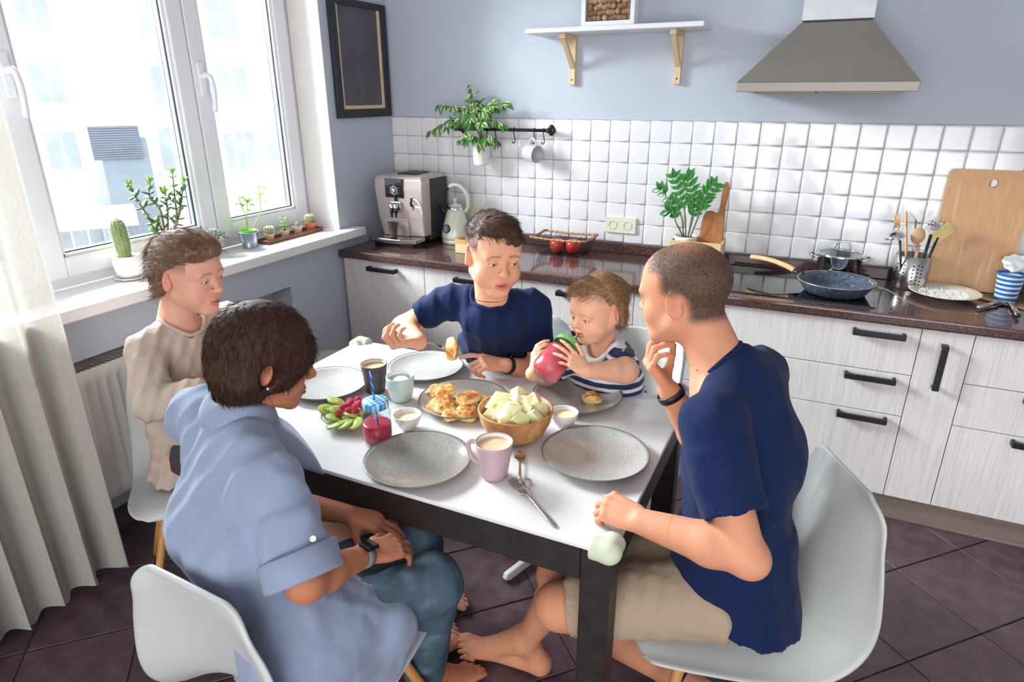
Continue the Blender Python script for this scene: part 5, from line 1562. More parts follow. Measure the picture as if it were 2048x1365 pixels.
    T.warp(wrinkle(0.008, 10, 10, 8, 11.0)); T.warp(drape(0.006, ch, V(0.35, 0, -1), lat, 58, 6.0)); T.warp(wrinkle(0.003, 24, 24, 16, 2.0))
    tee_end(T, shL, shR, elL, elR, 0.62, 0.058, 0.96)
    na, nb2 = H.w(0, -0.02, -0.085), nb - F * 0.004 + V(0, 0, -0.03)
    ring = cut_neck(T, na, nb2, 0.060, lat)
    sdf_obj('t_shirt', T, 0.0055, NAVY, root, smooth_it=2)
    MB().tube(ring, 0.0070, 8, closed=True).build('neck_rib', NAVY, root, world=True)
    ax = unit(wrL - elL); ce_ = wrL - ax * 0.010; Rf = frame(ax, V(0, -0.3, 1))
    MB().lathe([(0.0265, -0.008), (0.029, -0.008), (0.0295, 0), (0.029, 0.008), (0.0265, 0.008)], ce_, 28, Rf, sx=1.0, sy=1.04).build('wrist_band', M['black_plastic'], root, world=True)
    MB().cbox(ce_ + Rf @ V(0.028, 0.012, 0), (0.016, 0.020, 0.008), 0.003, Rf).build('band_display', M['black_glass'], root, world=True)
    G = SDF(); G.k = 0.03; G.ell(pel + V(0, 0, -0.02), (0.15, 0.13, 0.10), None, 0.03)
    for sx in (-0.09, 0.09):
        hp = pel + lat * sx; kn = hp + F * 0.36 + V(0, 0, -0.03); G.cone(hp, kn - F * 0.03, 0.092, 0.078, 0.03)
    sdf_obj('shorts', G, 0.010, fabric('grey_shorts', (86, 84, 88), (96, 94, 98)), root)
    return tR
BOY_TIPS = boy()

# ------------------------------------------------------------------ the toddler in the high chair (striped T-shirt)
def stripes_z(name, c1, c2, pitch, duty=0.5, wob=0.008):
    a = Mt(name); a.set(rough=0.85, spec=0.2, sheen=0.2)
    sx = a.new('ShaderNodeSeparateXYZ'); a.l.new(a.coords(), sx.inputs[0])
    nz = a.new('ShaderNodeMath'); nz.operation = 'MULTIPLY_ADD'; nz.inputs[1].default_value = wob
    a.l.new(a.noise(9, 2), nz.inputs[0]); a.l.new(sx.outputs['Z'], nz.inputs[2])
    m1 = a.new('ShaderNodeMath'); m1.operation = 'DIVIDE'; m1.inputs[1].default_value = pitch; a.l.new(nz.outputs[0], m1.inputs[0])
    m2 = a.new('ShaderNodeMath'); m2.operation = 'FRACT'; a.l.new(m1.outputs[0], m2.inputs[0])
    r = a.new('ShaderNodeValToRGB'); r.color_ramp.interpolation = 'CONSTANT'
    r.color_ramp.elements[0].color = lin(c1); r.color_ramp.elements[1].position = duty; r.color_ramp.elements[1].color = lin(c2)
    a.l.new(m2.outputs[0], r.inputs['Fac']); a.color(r.outputs['Color'])
    a.bump(a.noise(500, 2), 0.15, 0.002)
    return a.m
JAR0, JAR1 = P(1086, 752, 1.865), P(1131, 694, 1.925)
def toddler():
    hc = P(1196, 622, 1.97); R = head_frame((-0.50, -0.866), 0.10, 0.08)
    H = Head(hc, R, 0.90, child=1.0, jaw=1.0, lid=0.42, mouth=0.002, gaze=(0.15, -0.12), fat=1.0)
    F = V(-0.30, -0.954, 0); lat = V(0.954, -0.30, 0)
    nb, pel = P(1206, 694, 2.05), V(1.75, -1.31, 0.68)
    shL, shR = P(1238, 714, 2.03), P(1152, 706, 2.10)
    ch = (shL + shR) / 2 * 0.6 + pel * 0.4
    elL, wrL = P(1250, 742, 1.94), P(1172, 742, 1.865)
    elR, wrR = P(1092, 748, 2.06), P(1066, 748, 1.945)
    root = thing('person', 'small child in a navy and white striped T-shirt drinking through a straw', 'person', (1.75, -1.30, 0))
    S = SDF(); H.add(S); S.k = 0.02
    S.cap(H.w(0, -0.02, -0.05), nb, 0.036, 0.040, 0.03)
    S.chain([nb + V(0, 0, -0.04), ch, pel], [0.045, 0.06, 0.07], 0.03, e=lat, er=1.25)
    S.cap(shL, shR, 0.030, 0.030, 0.03)
    arm(S, shL, elL, wrL, 1.0, 0.032, 0.031, 0.023); S.ell(elL, 0.032, None, 0.02)
    arm(S, shR, elR, wrR, 1.0, 0.032, 0.031, 0.023)
    jx = unit(JAR1 - JAR0); jc = (JAR0 + JAR1) / 2
    # left hand spread over the near upper side of the jar, right hand on its far lower side
    fL = unit(P(1128, 706, 1.845) - wrL)
    nL = unit(CAM - wrL) * 0.75 + RX * 0.6
    tL = hand(S, wrL, fL, nL, True, 0.66, curl=((0.10, 0.35, 0.30), (0.15, 0.40, 0.30), (0.25, 0.45, 0.30), (0.35, 0.5, 0.3)), thumb=(0.75, 0.75, 0.15), spread=0.30)
    fR = unit(P(1072, 700, 1.93) - wrR)
    tR = hand(S, wrR, fR, -RX * 0.9 - RZ * 0.25, False, 0.66, curl=((0.35, 0.6, 0.4),) * 4, thumb=(0.6, 0.5, 0.6), spread=0.16)
    for sx in (-0.06, 0.06):
        hp = pel + lat * sx; kn = hp + F * 0.20 + V(0, 0, -0.02); an = kn + V(0, 0, -0.19)
        S.cap(hp, kn, 0.05, 0.038, 0.03); S.cap(kn, an, 0.036, 0.025, 0.02); foot(S, an, an + F * 0.10 + V(0, 0, -0.035), 0.62)
    hb_ = H.box(); rg = [(np.array(t).min(0) - 0.04, np.array(t).max(0) + 0.04) for t in (np.vstack((tR, wrR)), np.vstack((tL, wrL)))]
    body = sdf_obj('body', S, 0.005, SKIN, root, [(hb_[0], hb_[1], 0.0019)] + [(a, b, 0.0022) for a, b in rg], skin_color(H, (226, 172, 144), brow=(150, 112, 86), browk=0.45, lips=(206, 118, 112), blush=(230, 150, 132), hairline=((150, 116, 86), lambda p, v: 0.6 * np.clip(smooth01(p[:, 2], 0.05, 0.085) + smooth01(-p[:, 1], 0.03, 0.05) * smooth01(p[:, 2], -0.05, -0.02), 0, 1))), 1)
    H.eyes(root, (70, 82, 96))
    hm = hair_mat('light_brown_baby_hair', (118, 86, 60), (156, 120, 88), (200, 166, 130), 240, 0.45)
    B = SDF(); w = H.w; sc = H.s
    B.ell(w(0, -0.017, 0.042), np.array((0.080, 0.099, 0.084)) * sc, H.R, 0.01)
    B.ell(w(0.01, 0.032, 0.072), np.array((0.060, 0.048, 0.042)) * sc, H.R, 0.02)
    B.ell(w(0, -0.060, -0.020), np.array((0.062, 0.045, 0.056)) * sc, H.R, 0.02)
    for sd in (-1, 1): B.cap(w(0.066 * sd, -0.040, 0.01), w(0.055 * sd, -0.055, -0.050), 0.018 * sc, 0.010 * sc, 0.01)
    B.ell(w(0, 0.092, -0.016), np.array((0.080, 0.075, 0.078)) * sc, H.R, 0.01, 's')
    for sd in (-1, 1): B.ell(w(0.085 * sd, 0.002, -0.012), np.array((0.026, 0.034, 0.044)) * sc, H.R, 0.008, 's')
    B.cut(w(0, -0.06, -0.072), H.R @ V(0, 0, -1), 0.01)
    B.warp(lambda X, Y, Z: (0.0024 * NZ(X * 60, Y * 60, Z * 45) + 0.0014 * NZ(X * 130, Y * 130, Z * 90)).astype(np.float32))
    ho = sdf_obj('hair', B, 0.0036, hm, root, smooth_it=1)
    def flow(p, n):
        q = H.local(p[None])[0]
        return H.R @ (V(0.9, 0.55, -0.3) if q[1] > 0.0 else V(0.25 * np.sign(q[0]), -0.5, -1.0))
    strands('hair_strands', hm, root, ho, 3000, 0.042, flow, lift=0.22, rad=0.0006, seg=5, seed=21, jit=0.14, clear=lambda q: (lambda p: (p[:, 2] < 0.044) & (p[:, 1] > -0.012))(H.local(q)), droop=0.4, keep=lambda co, no: ((no * (co - hc)).sum(1) > 0.04) & (H.local(co)[:, 1] < 0.075))
    T = SDF(); s_ = 0.84; slv = 0.056
    tee(T, pel, ch, nb + V(0, 0, 0.0), shL, shR, lat, s_, elL, elR, 0.78, slv)
    T.warp(wrinkle(0.005, 14, 14, 12, 15.0)); T.warp(drape(0.0025, ch, V(0.2, 0, -1), lat, 80, 9.0))
    tee_end(T, shL, shR, elL, elR, 0.78, slv, s_)
    na, nb2 = H.w(0, -0.01, -0.08), nb + F * 0.014 + V(0, 0, -0.03)
    ring = cut_neck(T, na, nb2, 0.048, lat)
    sdf_obj('t_shirt', T, 0.0045, stripes_z('striped_jersey', (36, 52, 92), (228, 228, 230), 0.030, 0.60), root, smooth_it=2)
    MB().tube(ring, 0.0085, 8, closed=True).build('neck_rib', fabric('white_rib', (226, 224, 222), (234, 232, 230)), root, world=True)
    G = SDF(); G.k = 0.03; G.ell(pel + V(0, 0, -0.01), (0.10, 0.09, 0.08), None, 0.03)
    for sx in (-0.06, 0.06):
        hp = pel + lat * sx; G.cone(hp, hp + F * 0.15, 0.062, 0.056, 0.03)
    sdf_obj('shorts', G, 0.008, fabric('blue_shorts', (60, 76, 110), (68, 84, 118)), root)
    return tL, tR, H
TOD = toddler()

# ------------------------------------------------------------------ the teenager with crossed arms (beige long-sleeved top)
def teen():
    hc = P(376, 548, 2.02); R = head_frame((0.985, 0.17), 0.14, 0.0)
    H = Head(hc, R, 1.06, child=0.1, jaw=1.0, lid=0.62, gaze=(-0.1, -0.2), fat=0.3)
    F = V(0.98, 0.20, 0); lat = V(-0.20, 0.98, 0)
    nb, pel = P(352, 650, 2.08), V(0.43, -1.92, 0.555)
    shR, shL = P(292, 700, 1.99), P(452, 640, 2.22)
    ch = (shL + shR) / 2 * 0.6 + pel * 0.4
    elR, wrR = P(304, 810, 1.90), P(470, 772, 1.97)
    elL, wrL = P(520, 740, 2.16), P(420, 790, 2.07)
    root = thing('person', 'person in a beige long-sleeved top sitting with crossed arms by the radiator', 'person', (0.43, -1.92, 0))
    S = SDF(); H.add(S); S.k = 0.025
    S.cap(H.w(0, -0.030, -0.05), nb, 0.050, 0.058, 0.03)
    S.chain([nb + V(0, 0, -0.06), ch, pel], [0.06, 0.08, 0.09], 0.04, e=lat, er=1.3)
    S.cap(shL, shR, 0.036, 0.036, 0.04)
    arm(S, shR, elR, wrR, 1.0, 0.036, 0.034, 0.024); arm(S, shL, elL, wrL, 1.0, 0.036, 0.034, 0.024)
    hand(S, wrR, unit(P(520, 748, 2.06) - wrR), V(0.8, -0.3, 0.5), False, 0.9, curl=((0.4, 0.5, 0.3),) * 4)
    hand(S, wrL, unit(P(370, 790, 2.05) - wrL), V(0.8, -0.5, -0.2), True, 0.9, curl=((0.4, 0.5, 0.3),) * 4)
    for q_, tx in ((-1, (933, 1206)), (1, (920, 1258))):
        toe = PZ(tx[0], tx[1], 0.012) if q_ < 0 else PZ(918, 1275, 0.012)
        an = V(toe[0] - 0.15, toe[1] - 0.035, 0.095); hp = pel + lat * 0.09 * -q_; kn = (hp + V(an[0], an[1], 0.5)) / 2 + V(0.02, 0, 0.02); kn[2] = 0.50
        S.cap(hp, kn, 0.075, 0.052, 0.03); S.ell(kn, 0.054, None, 0.02); S.cap(kn, an, 0.052, 0.034, 0.02); foot(S, an, toe, 1.0)
    hb_ = H.box(); fa = PZ(933, 1206, 0.0)
    hl = lambda p, v: 0.7 * np.clip(smooth01(p[:, 2], 0.015, 0.05) * (p[:, 1] < 0.05) * smooth01(np.abs(p[:, 0]), 0.045, 0.06) + smooth01(p[:, 2], 0.075, 0.09), 0, 1)
    sdf_obj('body', S, 0.006, SKIN, root, [(hb_[0], hb_[1], 0.0021), (fa + V(-0.2, -0.22, -0.02), fa + V(0.1, 0.06, 0.09), 0.0035)], skin_color(H, (216, 160, 138), brow=(128, 92, 70), browk=0.7, lips=(196, 116, 112), blush=(224, 146, 130), hairline=((120, 92, 74), hl)), 1)
    H.eyes(root, (96, 92, 84))
    hm = hair_mat('swept_brown_hair', (84, 62, 49), (120, 92, 74), (164, 130, 106), 200, 0.38)
    B = SDF(); w = H.w; sc = H.s
    B.ell(w(0, -0.016, 0.040), np.array((0.083, 0.101, 0.088)) * sc, H.R, 0.01)
    B.ell(w(0, 0.028, 0.086), np.array((0.066, 0.066, 0.046)) * sc, H.R, 0.03)
    B.ell(w(0, 0.066, 0.082), np.array((0.054, 0.026, 0.026)) * sc, H.R, 0.02)
    B.ell(w(0, -0.054, -0.012), np.array((0.074, 0.050, 0.070)) * sc, H.R, 0.03)
    for sd in (-1, 1): B.cap(w(0.076 * sd, -0.030, 0.03), w(0.066 * sd, -0.052, -0.060), 0.020 * sc, 0.010 * sc, 0.015)
    B.ell(w(0, 0.108, 0.004), np.array((0.100, 0.064, 0.066)) * sc, H.R, 0.012, 's')
    for sd in (-1, 1): B.ell(w(0.088 * sd, 0.010, -0.012), np.array((0.030, 0.036, 0.046)) * sc, H.R, 0.010, 's')
    B.cut(w(0, -0.06, -0.082), H.R @ V(0, 0.3, -1), 0.02)
    def ridge(X, Y, Z):
        lx = (X - hc[0]) * R[0, 0] + (Y - hc[1]) * R[1, 0] + (Z - hc[2]) * R[2, 0]
        lz = (X - hc[0]) * R[0, 2] + (Y - hc[1]) * R[1, 2] + (Z - hc[2]) * R[2, 2]
        a = np.arctan2(lx, lz)
        return (0.0034 * NZ(a * 11, X * 7, Y * 7) + 0.0018 * NZ(a * 30, X * 12, Y * 12)).astype(np.float32)
    B.warp(ridge)
    ho = sdf_obj('hair', B, 0.0036, hm, root, smooth_it=1)
    def flow(p, n):
        q = H.local(p[None])[0]
        return H.R @ V(0.15 * np.sign(q[0]), -1.0, -0.15 if q[1] > -0.04 else -0.9)
    strands('hair_strands', hm, root, ho, 3600, 0.055, flow, lift=0.06, rad=0.0007, seg=5, seed=31, jit=0.07, clear=lambda q: (lambda p: (p[:, 2] < 0.05) & (p[:, 1] > -0.03))(H.local(q)), droop=0.12, keep=lambda co, no: ((no * (co - hc)).sum(1) > 0.045))
    T = SDF(); T.k = 0.03
    T.cone(pel + V(0, 0, -0.10), pel * 0.6 + ch * 0.4, 0.142, 0.116, 0.04, e=lat, er=1.34)
    T.cap(pel * 0.65 + ch * 0.35, ch, 0.110, 0.112, 0.05, e=lat, er=1.36)
    T.cap(ch, nb + V(0, 0, -0.075), 0.110, 0.086, 0.05, e=lat, er=1.45)
    T.cap(shL, shR, 0.056, 0.056, 0.045)
    for sh in (shL, shR): T.cap(sh * 0.6 + nb * 0.4 + V(0, 0, 0.014), nb + V(0, 0, -0.006), 0.036, 0.050, 0.03)
    for sh, el, wr in ((shR, elR, wrR), (shL, elL, wrL)):
        T.cap(sh, el, 0.064, 0.058, 0.014); T.cap(el, el * 0.5 + wr * 0.5, 0.058, 0.052, 0.012); T.cone(el * 0.6 + wr * 0.4, wr, 0.050, 0.038, 0.02)
    T.warp(wrinkle(0.010, 11, 11, 9, 21.0)); T.warp(wrinkle(0.0035, 26, 26, 20, 3.0))
    T.warp(drape(0.006, elR, unit(wrR - elR) * 0.3 + V(0.3, 0, 0.4), unit(wrR - elR) + V(0, 0, -0.5), 90, 4.0))
    na, nb2 = H.w(0, -0.02, -0.085), nb + F * 0.012 + V(0, 0, -0.03)
    ring = cut_neck(T, na, nb2, 0.066, lat)
    TM = fabric('beige_jersey', (176, 158, 146), (192, 174, 162), 420, big=26)
    sdf_obj('top', T, 0.0055, TM, root, smooth_it=2)
    MB().tube(ring, 0.0070, 8, closed=True).build('neck_rib', TM, root, world=True)
    G = SDF(); G.k = 0.03; G.ell(pel + V(0, 0, -0.02), (0.10, 0.13, 0.08), None, 0.03)
    for q_ in (-1, 1):
        hp = pel + lat * 0.09 * -q_; G.cone(hp + F * 0.04, hp + F * 0.33 + V(0, 0, -0.03), 0.085, 0.082, 0.03)
    sdf_obj('shorts', G, 0.010, fabric('dark_shorts', (64, 60, 62), (74, 70, 72)), root)
teen()
# ------------------------------------------------------------------ plants: leaf pieces
def leaf_mesh(name, m, L, W, curl=0.25, fold=0.2, n=6, thick=0.0):
    b = MB(); rows = []
    for i in range(n + 1):
        t = i / n; w = W * math.sin(math.pi * min(1, (t * 0.94 + 0.03)) ** 0.8); x = L * t; z = -curl * L * t * t
        rows.append([(x, -w / 2, z + fold * w * 0.5), (x, 0, z), (x, w / 2, z + fold * w * 0.5)])
    if thick:
        rings = []
        for i in range(n + 1):
            a, c, d = [np.array(q) for q in rows[i]]; k = thick * math.sin(math.pi * (i / n * 0.9 + 0.05))
            rings.append([a, c + V(0, 0, k), d, c - V(0, 0, k)])
        b.rings(rings, cap0=True, cap1=True)
    else:
        b.rings(rows, close=False)
    return mesh_only(b, name, m)
def leaf_mat(name, c1, c2, edge=None, rough=0.35):
    a = Mt(name); a.set(rough=rough, spec=0.45)
    a.b.inputs['Transmission Weight'].default_value = 0.0
    col = a.ramp(a.noise(38, 3), [(0.3, c1), (0.7, c2)])
    if edge:
        sp = a.new('ShaderNodeSeparateXYZ'); a.l.new(a.tc.outputs['Generated'], sp.inputs[0])
        m1 = a.new('ShaderNodeMath'); m1.operation = 'SUBTRACT'; m1.inputs[1].default_value = 0.5; a.l.new(sp.outputs['Y'], m1.inputs[0])
        m2 = a.new('ShaderNodeMath'); m2.operation = 'ABSOLUTE'; a.l.new(m1.outputs[0], m2.inputs[0])
        m3 = a.new('ShaderNodeMath'); m3.operation = 'MULTIPLY_ADD'; m3.inputs[1].default_value = 0.35; a.l.new(a.noise(70, 2), m3.inputs[0]); a.l.new(m2.outputs[0], m3.inputs[2])
        mr = a.new('ShaderNodeMapRange'); mr.inputs['From Min'].default_value = 0.40; mr.inputs['From Max'].default_value = 0.46; a.l.new(m3.outputs[0], mr.inputs['Value'])
        mx = a.new('ShaderNodeMix', data_type='RGBA'); mx.inputs['B'].default_value = lin(edge); a.l.new(mr.outputs[0], mx.inputs['Factor']); a.l.new(col, mx.inputs['A']); col = mx.outputs['Result']
    a.color(col)
    tr = a.n.new('ShaderNodeBsdfTranslucent'); a.l.new(col, tr.inputs['Color'])
    ms = a.n.new('ShaderNodeMixShader'); ms.inputs[0].default_value = 0.3
    out = a.n['Material Output']; a.l.new(a.b.outputs[0], ms.inputs[1]); a.l.new(tr.outputs[0], ms.inputs[2]); a.l.new(ms.outputs[0], out.inputs[0])
    return a.m
def put_leaf(me, parent, pos, d, up=(0, 0, 1), s=1.0, name='leaf'):
    d = unit(d); up = np.asarray(up, float); y = np.cross(up, d)
    if np.linalg.norm(y) < 1e-4: y = V(0, 1, 0)
    y = unit(y); z = np.cross(d, y)
    o = bpy.data.objects.new(name, me); COL.objects.link(o); o.parent = parent
    o.location = [float(k) for k in (np.asarray(pos) - np.array(parent.matrix_world.translation if False else PLOC(parent)))]
    o.rotation_euler = Matrix(np.stack((d, y, z), 1).tolist()).to_euler(); o.scale = (s, s, s)
    return o
def PLOC(o):
    l = np.zeros(3)
    while o is not None: l += np.array(o.location); o = o.parent
    return l
def soil_disc(root, c, r, z, col=(58, 44, 36)):
    return MB().lathe([(0.0, z + 0.003), (r * 0.6, z + 0.002), (r, z), (r, z - 0.004), (0, z - 0.004)], c, 20, wob=lambda a, zz: 1 + 0.02 * math.sin(7 * a)).build('soil', mat('potting_soil', col, 0.95, c2=(92, 76, 62), ns=180, bump=0.6, bs=200), root)
def pot_prof(r0, r1, h, t=0.004, lip=0.0):
    p = [(0, 0), (r0, 0), (r0 + (r1 - r0) * 0.1, h * 0.02)]
    p += [(r0 + (r1 - r0) * k / 6, h * k / 6) for k in range(1, 6)]
    if lip: p += [(r1, h - lip * 3), (r1 + lip, h - lip * 2.6), (r1 + lip, h), (r1 - t, h)]
    else: p += [(r1, h), (r1 - t, h)]
    return p + [(r0 - t + (r1 - r0) * 0.2, h * 0.2), (0, h * 0.2)]

# ------------------------------------------------------------------ window sill plants
SZ = 1.0
M['white_ceramic'] = mat('white_ceramic', (236, 232, 226), 0.35)
def cactus_body(root, base, tip, r0, rmid, ribs, name='cactus'):
    ax = tip - base; L = np.linalg.norm(ax); Rf = frame(ax)
    gm = mat('cactus_green', (110, 138, 84), 0.6, c2=(142, 160, 104), ns=40)
    b = MB(); prof = [(0.0, -0.005)] + [((r0 + (rmid - r0) * math.sin(math.pi * 0.5 * min(1, t * 2.2))) * (1 if t < 0.72 else math.sqrt(max(0.0, 1 - ((t - 0.72) / 0.28) ** 2))), L * t) for t in np.linspace(0, 1, 16)]
    b.lathe(prof, base - PLOC(root), ribs * 4, Rf, wob=lambda a, z: 1 + 0.07 * math.cos(ribs * a)); o = b.build(name, gm, root)
    sp = MB(); sm = mat('cactus_spines', (226, 214, 186), 0.7)
    for k in range(ribs):
        a = 2 * math.pi * k / ribs
        for (r, z) in prof[2:-1]:
            p = base + Rf @ V(r * 1.06 * math.cos(a), r * 1.06 * math.sin(a), z)
            for j in range(4):
                d = unit(Rf @ V(math.cos(a + random.uniform(-0.8, 0.8)), math.sin(a + random.uniform(-0.8, 0.8)), random.uniform(-0.5, 0.7)))
                sp.tube([p - PLOC(root), p + d * random.uniform(0.005, 0.009) - PLOC(root)], [0.0006, 0.0002], 3)
    so = sp.build('spines', sm, o); so['kind'] = 'stuff'
    return o
c = PSILL(262, -0.105)
r_ = thing('potted_cactus', 'tall columnar cactus in a white ridged pot on a saucer near the curtain', 'plant', c)
MB().lathe([(0, 0.0005), (0.040, 0.0005), (0.055, 0.006), (0.060, 0.012), (0.057, 0.012), (0.045, 0.006), (0, 0.006)], n=36).build('saucer', M['white_ceramic'], r_)
MB().lathe([(0, 0.007), (0.032, 0.007), (0.040, 0.016)] + [(0.044 + 0.006 * math.sin(k / 20 * 2.2) + 0.0008 * (k % 2), 0.02 + 0.072 * k / 24) for k in range(25)] + [(0.046, 0.0925), (0.044, 0.08), (0, 0.08)], n=40).build('pot', M['white_ceramic'], r_)
soil_disc(r_, (0, 0, 0), 0.0445, 0.084)
cactus_body(r_, c + V(-0.004, 0.0, 0.083), c + V(-0.018, 0.002, 0.235), 0.020, 0.026, 12)
# jade plant
c = PSILL(338, -0.115)
r_ = thing('jade_plant', 'jade plant with branching stems in a white pot behind the beige-topped person', 'plant', c)
MB().lathe(pot_prof(0.036, 0.046, 0.085), n=32).build('pot', M['white_ceramic'], r_)
soil_disc(r_, (0, 0, 0), 0.041, 0.074)
jade_l = leaf_mesh('jade_leaf', leaf_mat('jade_green', (70, 112, 62), (120, 158, 92)), 0.042, 0.024, 0.1, 0.1, thick=0.0035)
jade_s = leaf_mesh('jade_shoot', leaf_mat('jade_young', (128, 178, 70), (156, 200, 92)), 0.028, 0.012, 0.05, 0.1, thick=0.002)
stem_m = mat('woody_stem', (112, 92, 70), 0.8, c2=(140, 118, 88), ns=60)
xw = -0.10
def jade_stem(pts):
    w = spline([c + V(0, 0, 0.07) + V(*((random.uniform(-0.012, 0.012), random.uniform(-0.012, 0.012), 0)))] + pts, 6)
    MB().tube([p - c for p in w], [0.0055 - 0.0035 * k / len(w) for k in range(len(w))], 7).build('stem', stem_m, r_)
    n = len(w)
    for k in range(5, n, 2):
        t = k / n; d = unit(w[k] - w[k - 1])
        for s in (-1, 1):
            sd = unit(np.cross(d, V(0.4, 1, 0.3) if (k // 2) % 2 else V(1, 0.2, 0.1))) * s
            put_leaf(jade_l if t < 0.85 else jade_s, r_, w[k], sd * 0.9 + d * 0.5, V(0, 0, 1), random.uniform(0.75, 1.15))
    for a in range(5):
        put_leaf(jade_s, r_, w[-1], unit(d + 0.7 * V(math.cos(a * 1.26), math.sin(a * 1.26), 0.2)), V(0, 0, 1), 1.1)
for pts in ([(300, 440), (275, 400), (258, 370)], [(322, 425), (300, 395), (300, 365)], [(352, 440), (350, 400), (345, 348)], [(358, 430), (362, 400), (368, 365)], [(335, 430), (332, 400), (330, 385)], [(322, 455), (310, 445), (305, 455)]):
    jade_stem([PX(u, v, c[0] + random.uniform(-0.02, 0.03)) for u, v in pts])
# trailing succulent
c = PSILL(422, -0.112)
r_ = thing('trailing_succulent', 'grey-green trailing succulent in a low white pot between jade plant and zinc bucket', 'plant', c)
MB().lathe(pot_prof(0.034, 0.044, 0.060), n=28).build('pot', M['white_ceramic'], r_); soil_disc(r_, (0, 0, 0), 0.040, 0.052)
suc_l = leaf_mesh('succulent_leaf', leaf_mat('grey_succulent', (150, 176, 150), (188, 206, 176)), 0.016, 0.009, 0.05, 0.2, thick=0.0022)
for (u, v) in ((415, 470), (432, 462), (448, 468), (455, 478), (440, 482), (425, 478), (405, 470)):
    w = spline([c + V(0, 0, 0.05), (c + V(0, 0, 0.075) + PX(u, v - 8, c[0] + 0.02)) / 2 + V(0, 0, 0.01), PX(u, v, c[0] + 0.04)], 5)
    MB().tube([p - c for p in w], 0.0022, 5).build('stem', leaf_mat('succulent_stem', (150, 150, 110), (170, 168, 124)), r_)
    for k in range(3, len(w)):
        for a in range(4):
            put_leaf(suc_l, r_, w[k], V(math.cos(a * 1.57 + k), math.sin(a * 1.57 + k), 0.5), V(0, 0, 1), random.uniform(0.8, 1.15))
# zinc bucket with basil
c = PSILL(501, -0.105)
r_ = thing('zinc_bucket_plant', 'zinc bucket with a bright green inner pot and spindly basil on the sill', 'plant', c)
zinc = mat('galvanised_zinc', (176, 188, 198), 0.3, 0.85, c2=(160, 172, 184), ns=20)
MB().lathe([(0, 0), (0.032, 0), (0.0335, 0.002), (0.0335, 0.007), (0.032, 0.009), (0.044, 0.070), (0.0462, 0.0715), (0.0462, 0.0745), (0.044, 0.076), (0.042, 0.07), (0.031, 0.012), (0, 0.012)], n=36).build('bucket', zinc, r_)
MB().lathe([(0, 0.02), (0.030, 0.02), (0.0405, 0.0775), (0.0405, 0.081), (0.038, 0.081), (0.036, 0.066), (0, 0.066)], n=32).build('inner_pot', mat('lime_plastic', (96, 214, 20), 0.4), r_)
soil_disc(r_, (0, 0, 0), 0.037, 0.068)
bas_l = leaf_mesh('basil_leaf', leaf_mat('basil_green', (110, 178, 44), (150, 204, 70)), 0.036, 0.024, 0.45, 0.2)
bas_y = leaf_mesh('basil_yellow_leaf', leaf_mat('basil_yellow', (190, 206, 66), (166, 200, 60)), 0.038, 0.021, 0.6, 0.2)
for u0, pts, lv in ((-0.012, [(492, 432), (484, 415), (478, 395)], 10), (-0.006, [(495, 425), (494, 405), (492, 398)], 9), (0.014, [(520, 425), (519, 395), (517, 372)], 9)):
    w = spline([c + V(0, u0, 0.068)] + [PX(u, v, c[0] + 0.005) for u, v in pts], 6)
    MB().tube([p - c for p in w], [0.0018] * len(w), 5).build('stem', mat('basil_stem', (168, 160, 84), 0.6), r_)
    for a in range(lv):
        k = len(w) - 1 - (a // 4) * 4; put_leaf(bas_l if a % 3 else bas_y, r_, w[max(k, 6)], V(math.cos(a * 2.4), math.sin(a * 2.4), 0.25), V(0, 0, 1), random.uniform(0.8, 1.1))
# tray with four little pots
a0, a1 = PSILL(540, -0.055), PSILL(648, -0.055)
d = unit(a1 - a0); d[2] = 0; nrm_ = V(-d[1], d[0], 0)
tc_ = (a0 + a1) / 2 + nrm_ * 0.045; ang = math.atan2(d[1], d[0]); TL = np.linalg.norm(a1 - a0) + 0.01
tr_ = thing('wooden_tray', 'long wooden tray with four small plant pots at the corner end of the sill', 'tray', tc_, ang)
tw = wood('mahogany_tray', (146, 96, 74), (126, 78, 58), (164, 112, 88), ns=12, stretch=(0.6, 6, 6))
S_ = SDF(); S_.k = 0.003
S_.box((0, 0, 0.011), (TL / 2, 0.042, 0.0105), None, 0.008); S_.box((0, 0, 0.020), (TL / 2 - 0.006, 0.036, 0.014), None, 0.006, 0.003, 's')
sdf_obj('tray_body', S_, 0.003, tw, tr_, org=(0, 0, 0))
def small_pot(f, label, m, r0, r1, h, plant, name):
    p = tc_ + d * f * TL + V(0, 0, 0.0068)
    r = thing(name, label, 'plant', p, 0, None)
    MB().lathe(pot_prof(r0, r1, h, 0.003, 0.0015), n=24).build('pot', m, r); soil_disc(r, (0, 0, 0), r1 - 0.004, h - 0.006)
    plant(r, p + V(0, 0, h - 0.006)); return r
sand = mat('ribbed_sand_ceramic', (186, 158, 130), 0.7, c2=(204, 180, 154), ns=70, stretch=(0.05, 0.05, 1))
terra = mat('terracotta', (196, 104, 68), 0.8, c2=(208, 122, 84), ns=20)
small_pot(-0.36, 'small round cactus in a sand-coloured pot, first in the wooden tray', sand, 0.018, 0.023, 0.036, lambda r, p: cactus_body(r, p, p + V(0, 0, 0.042), 0.012, 0.017, 10), 'mini_cactus')
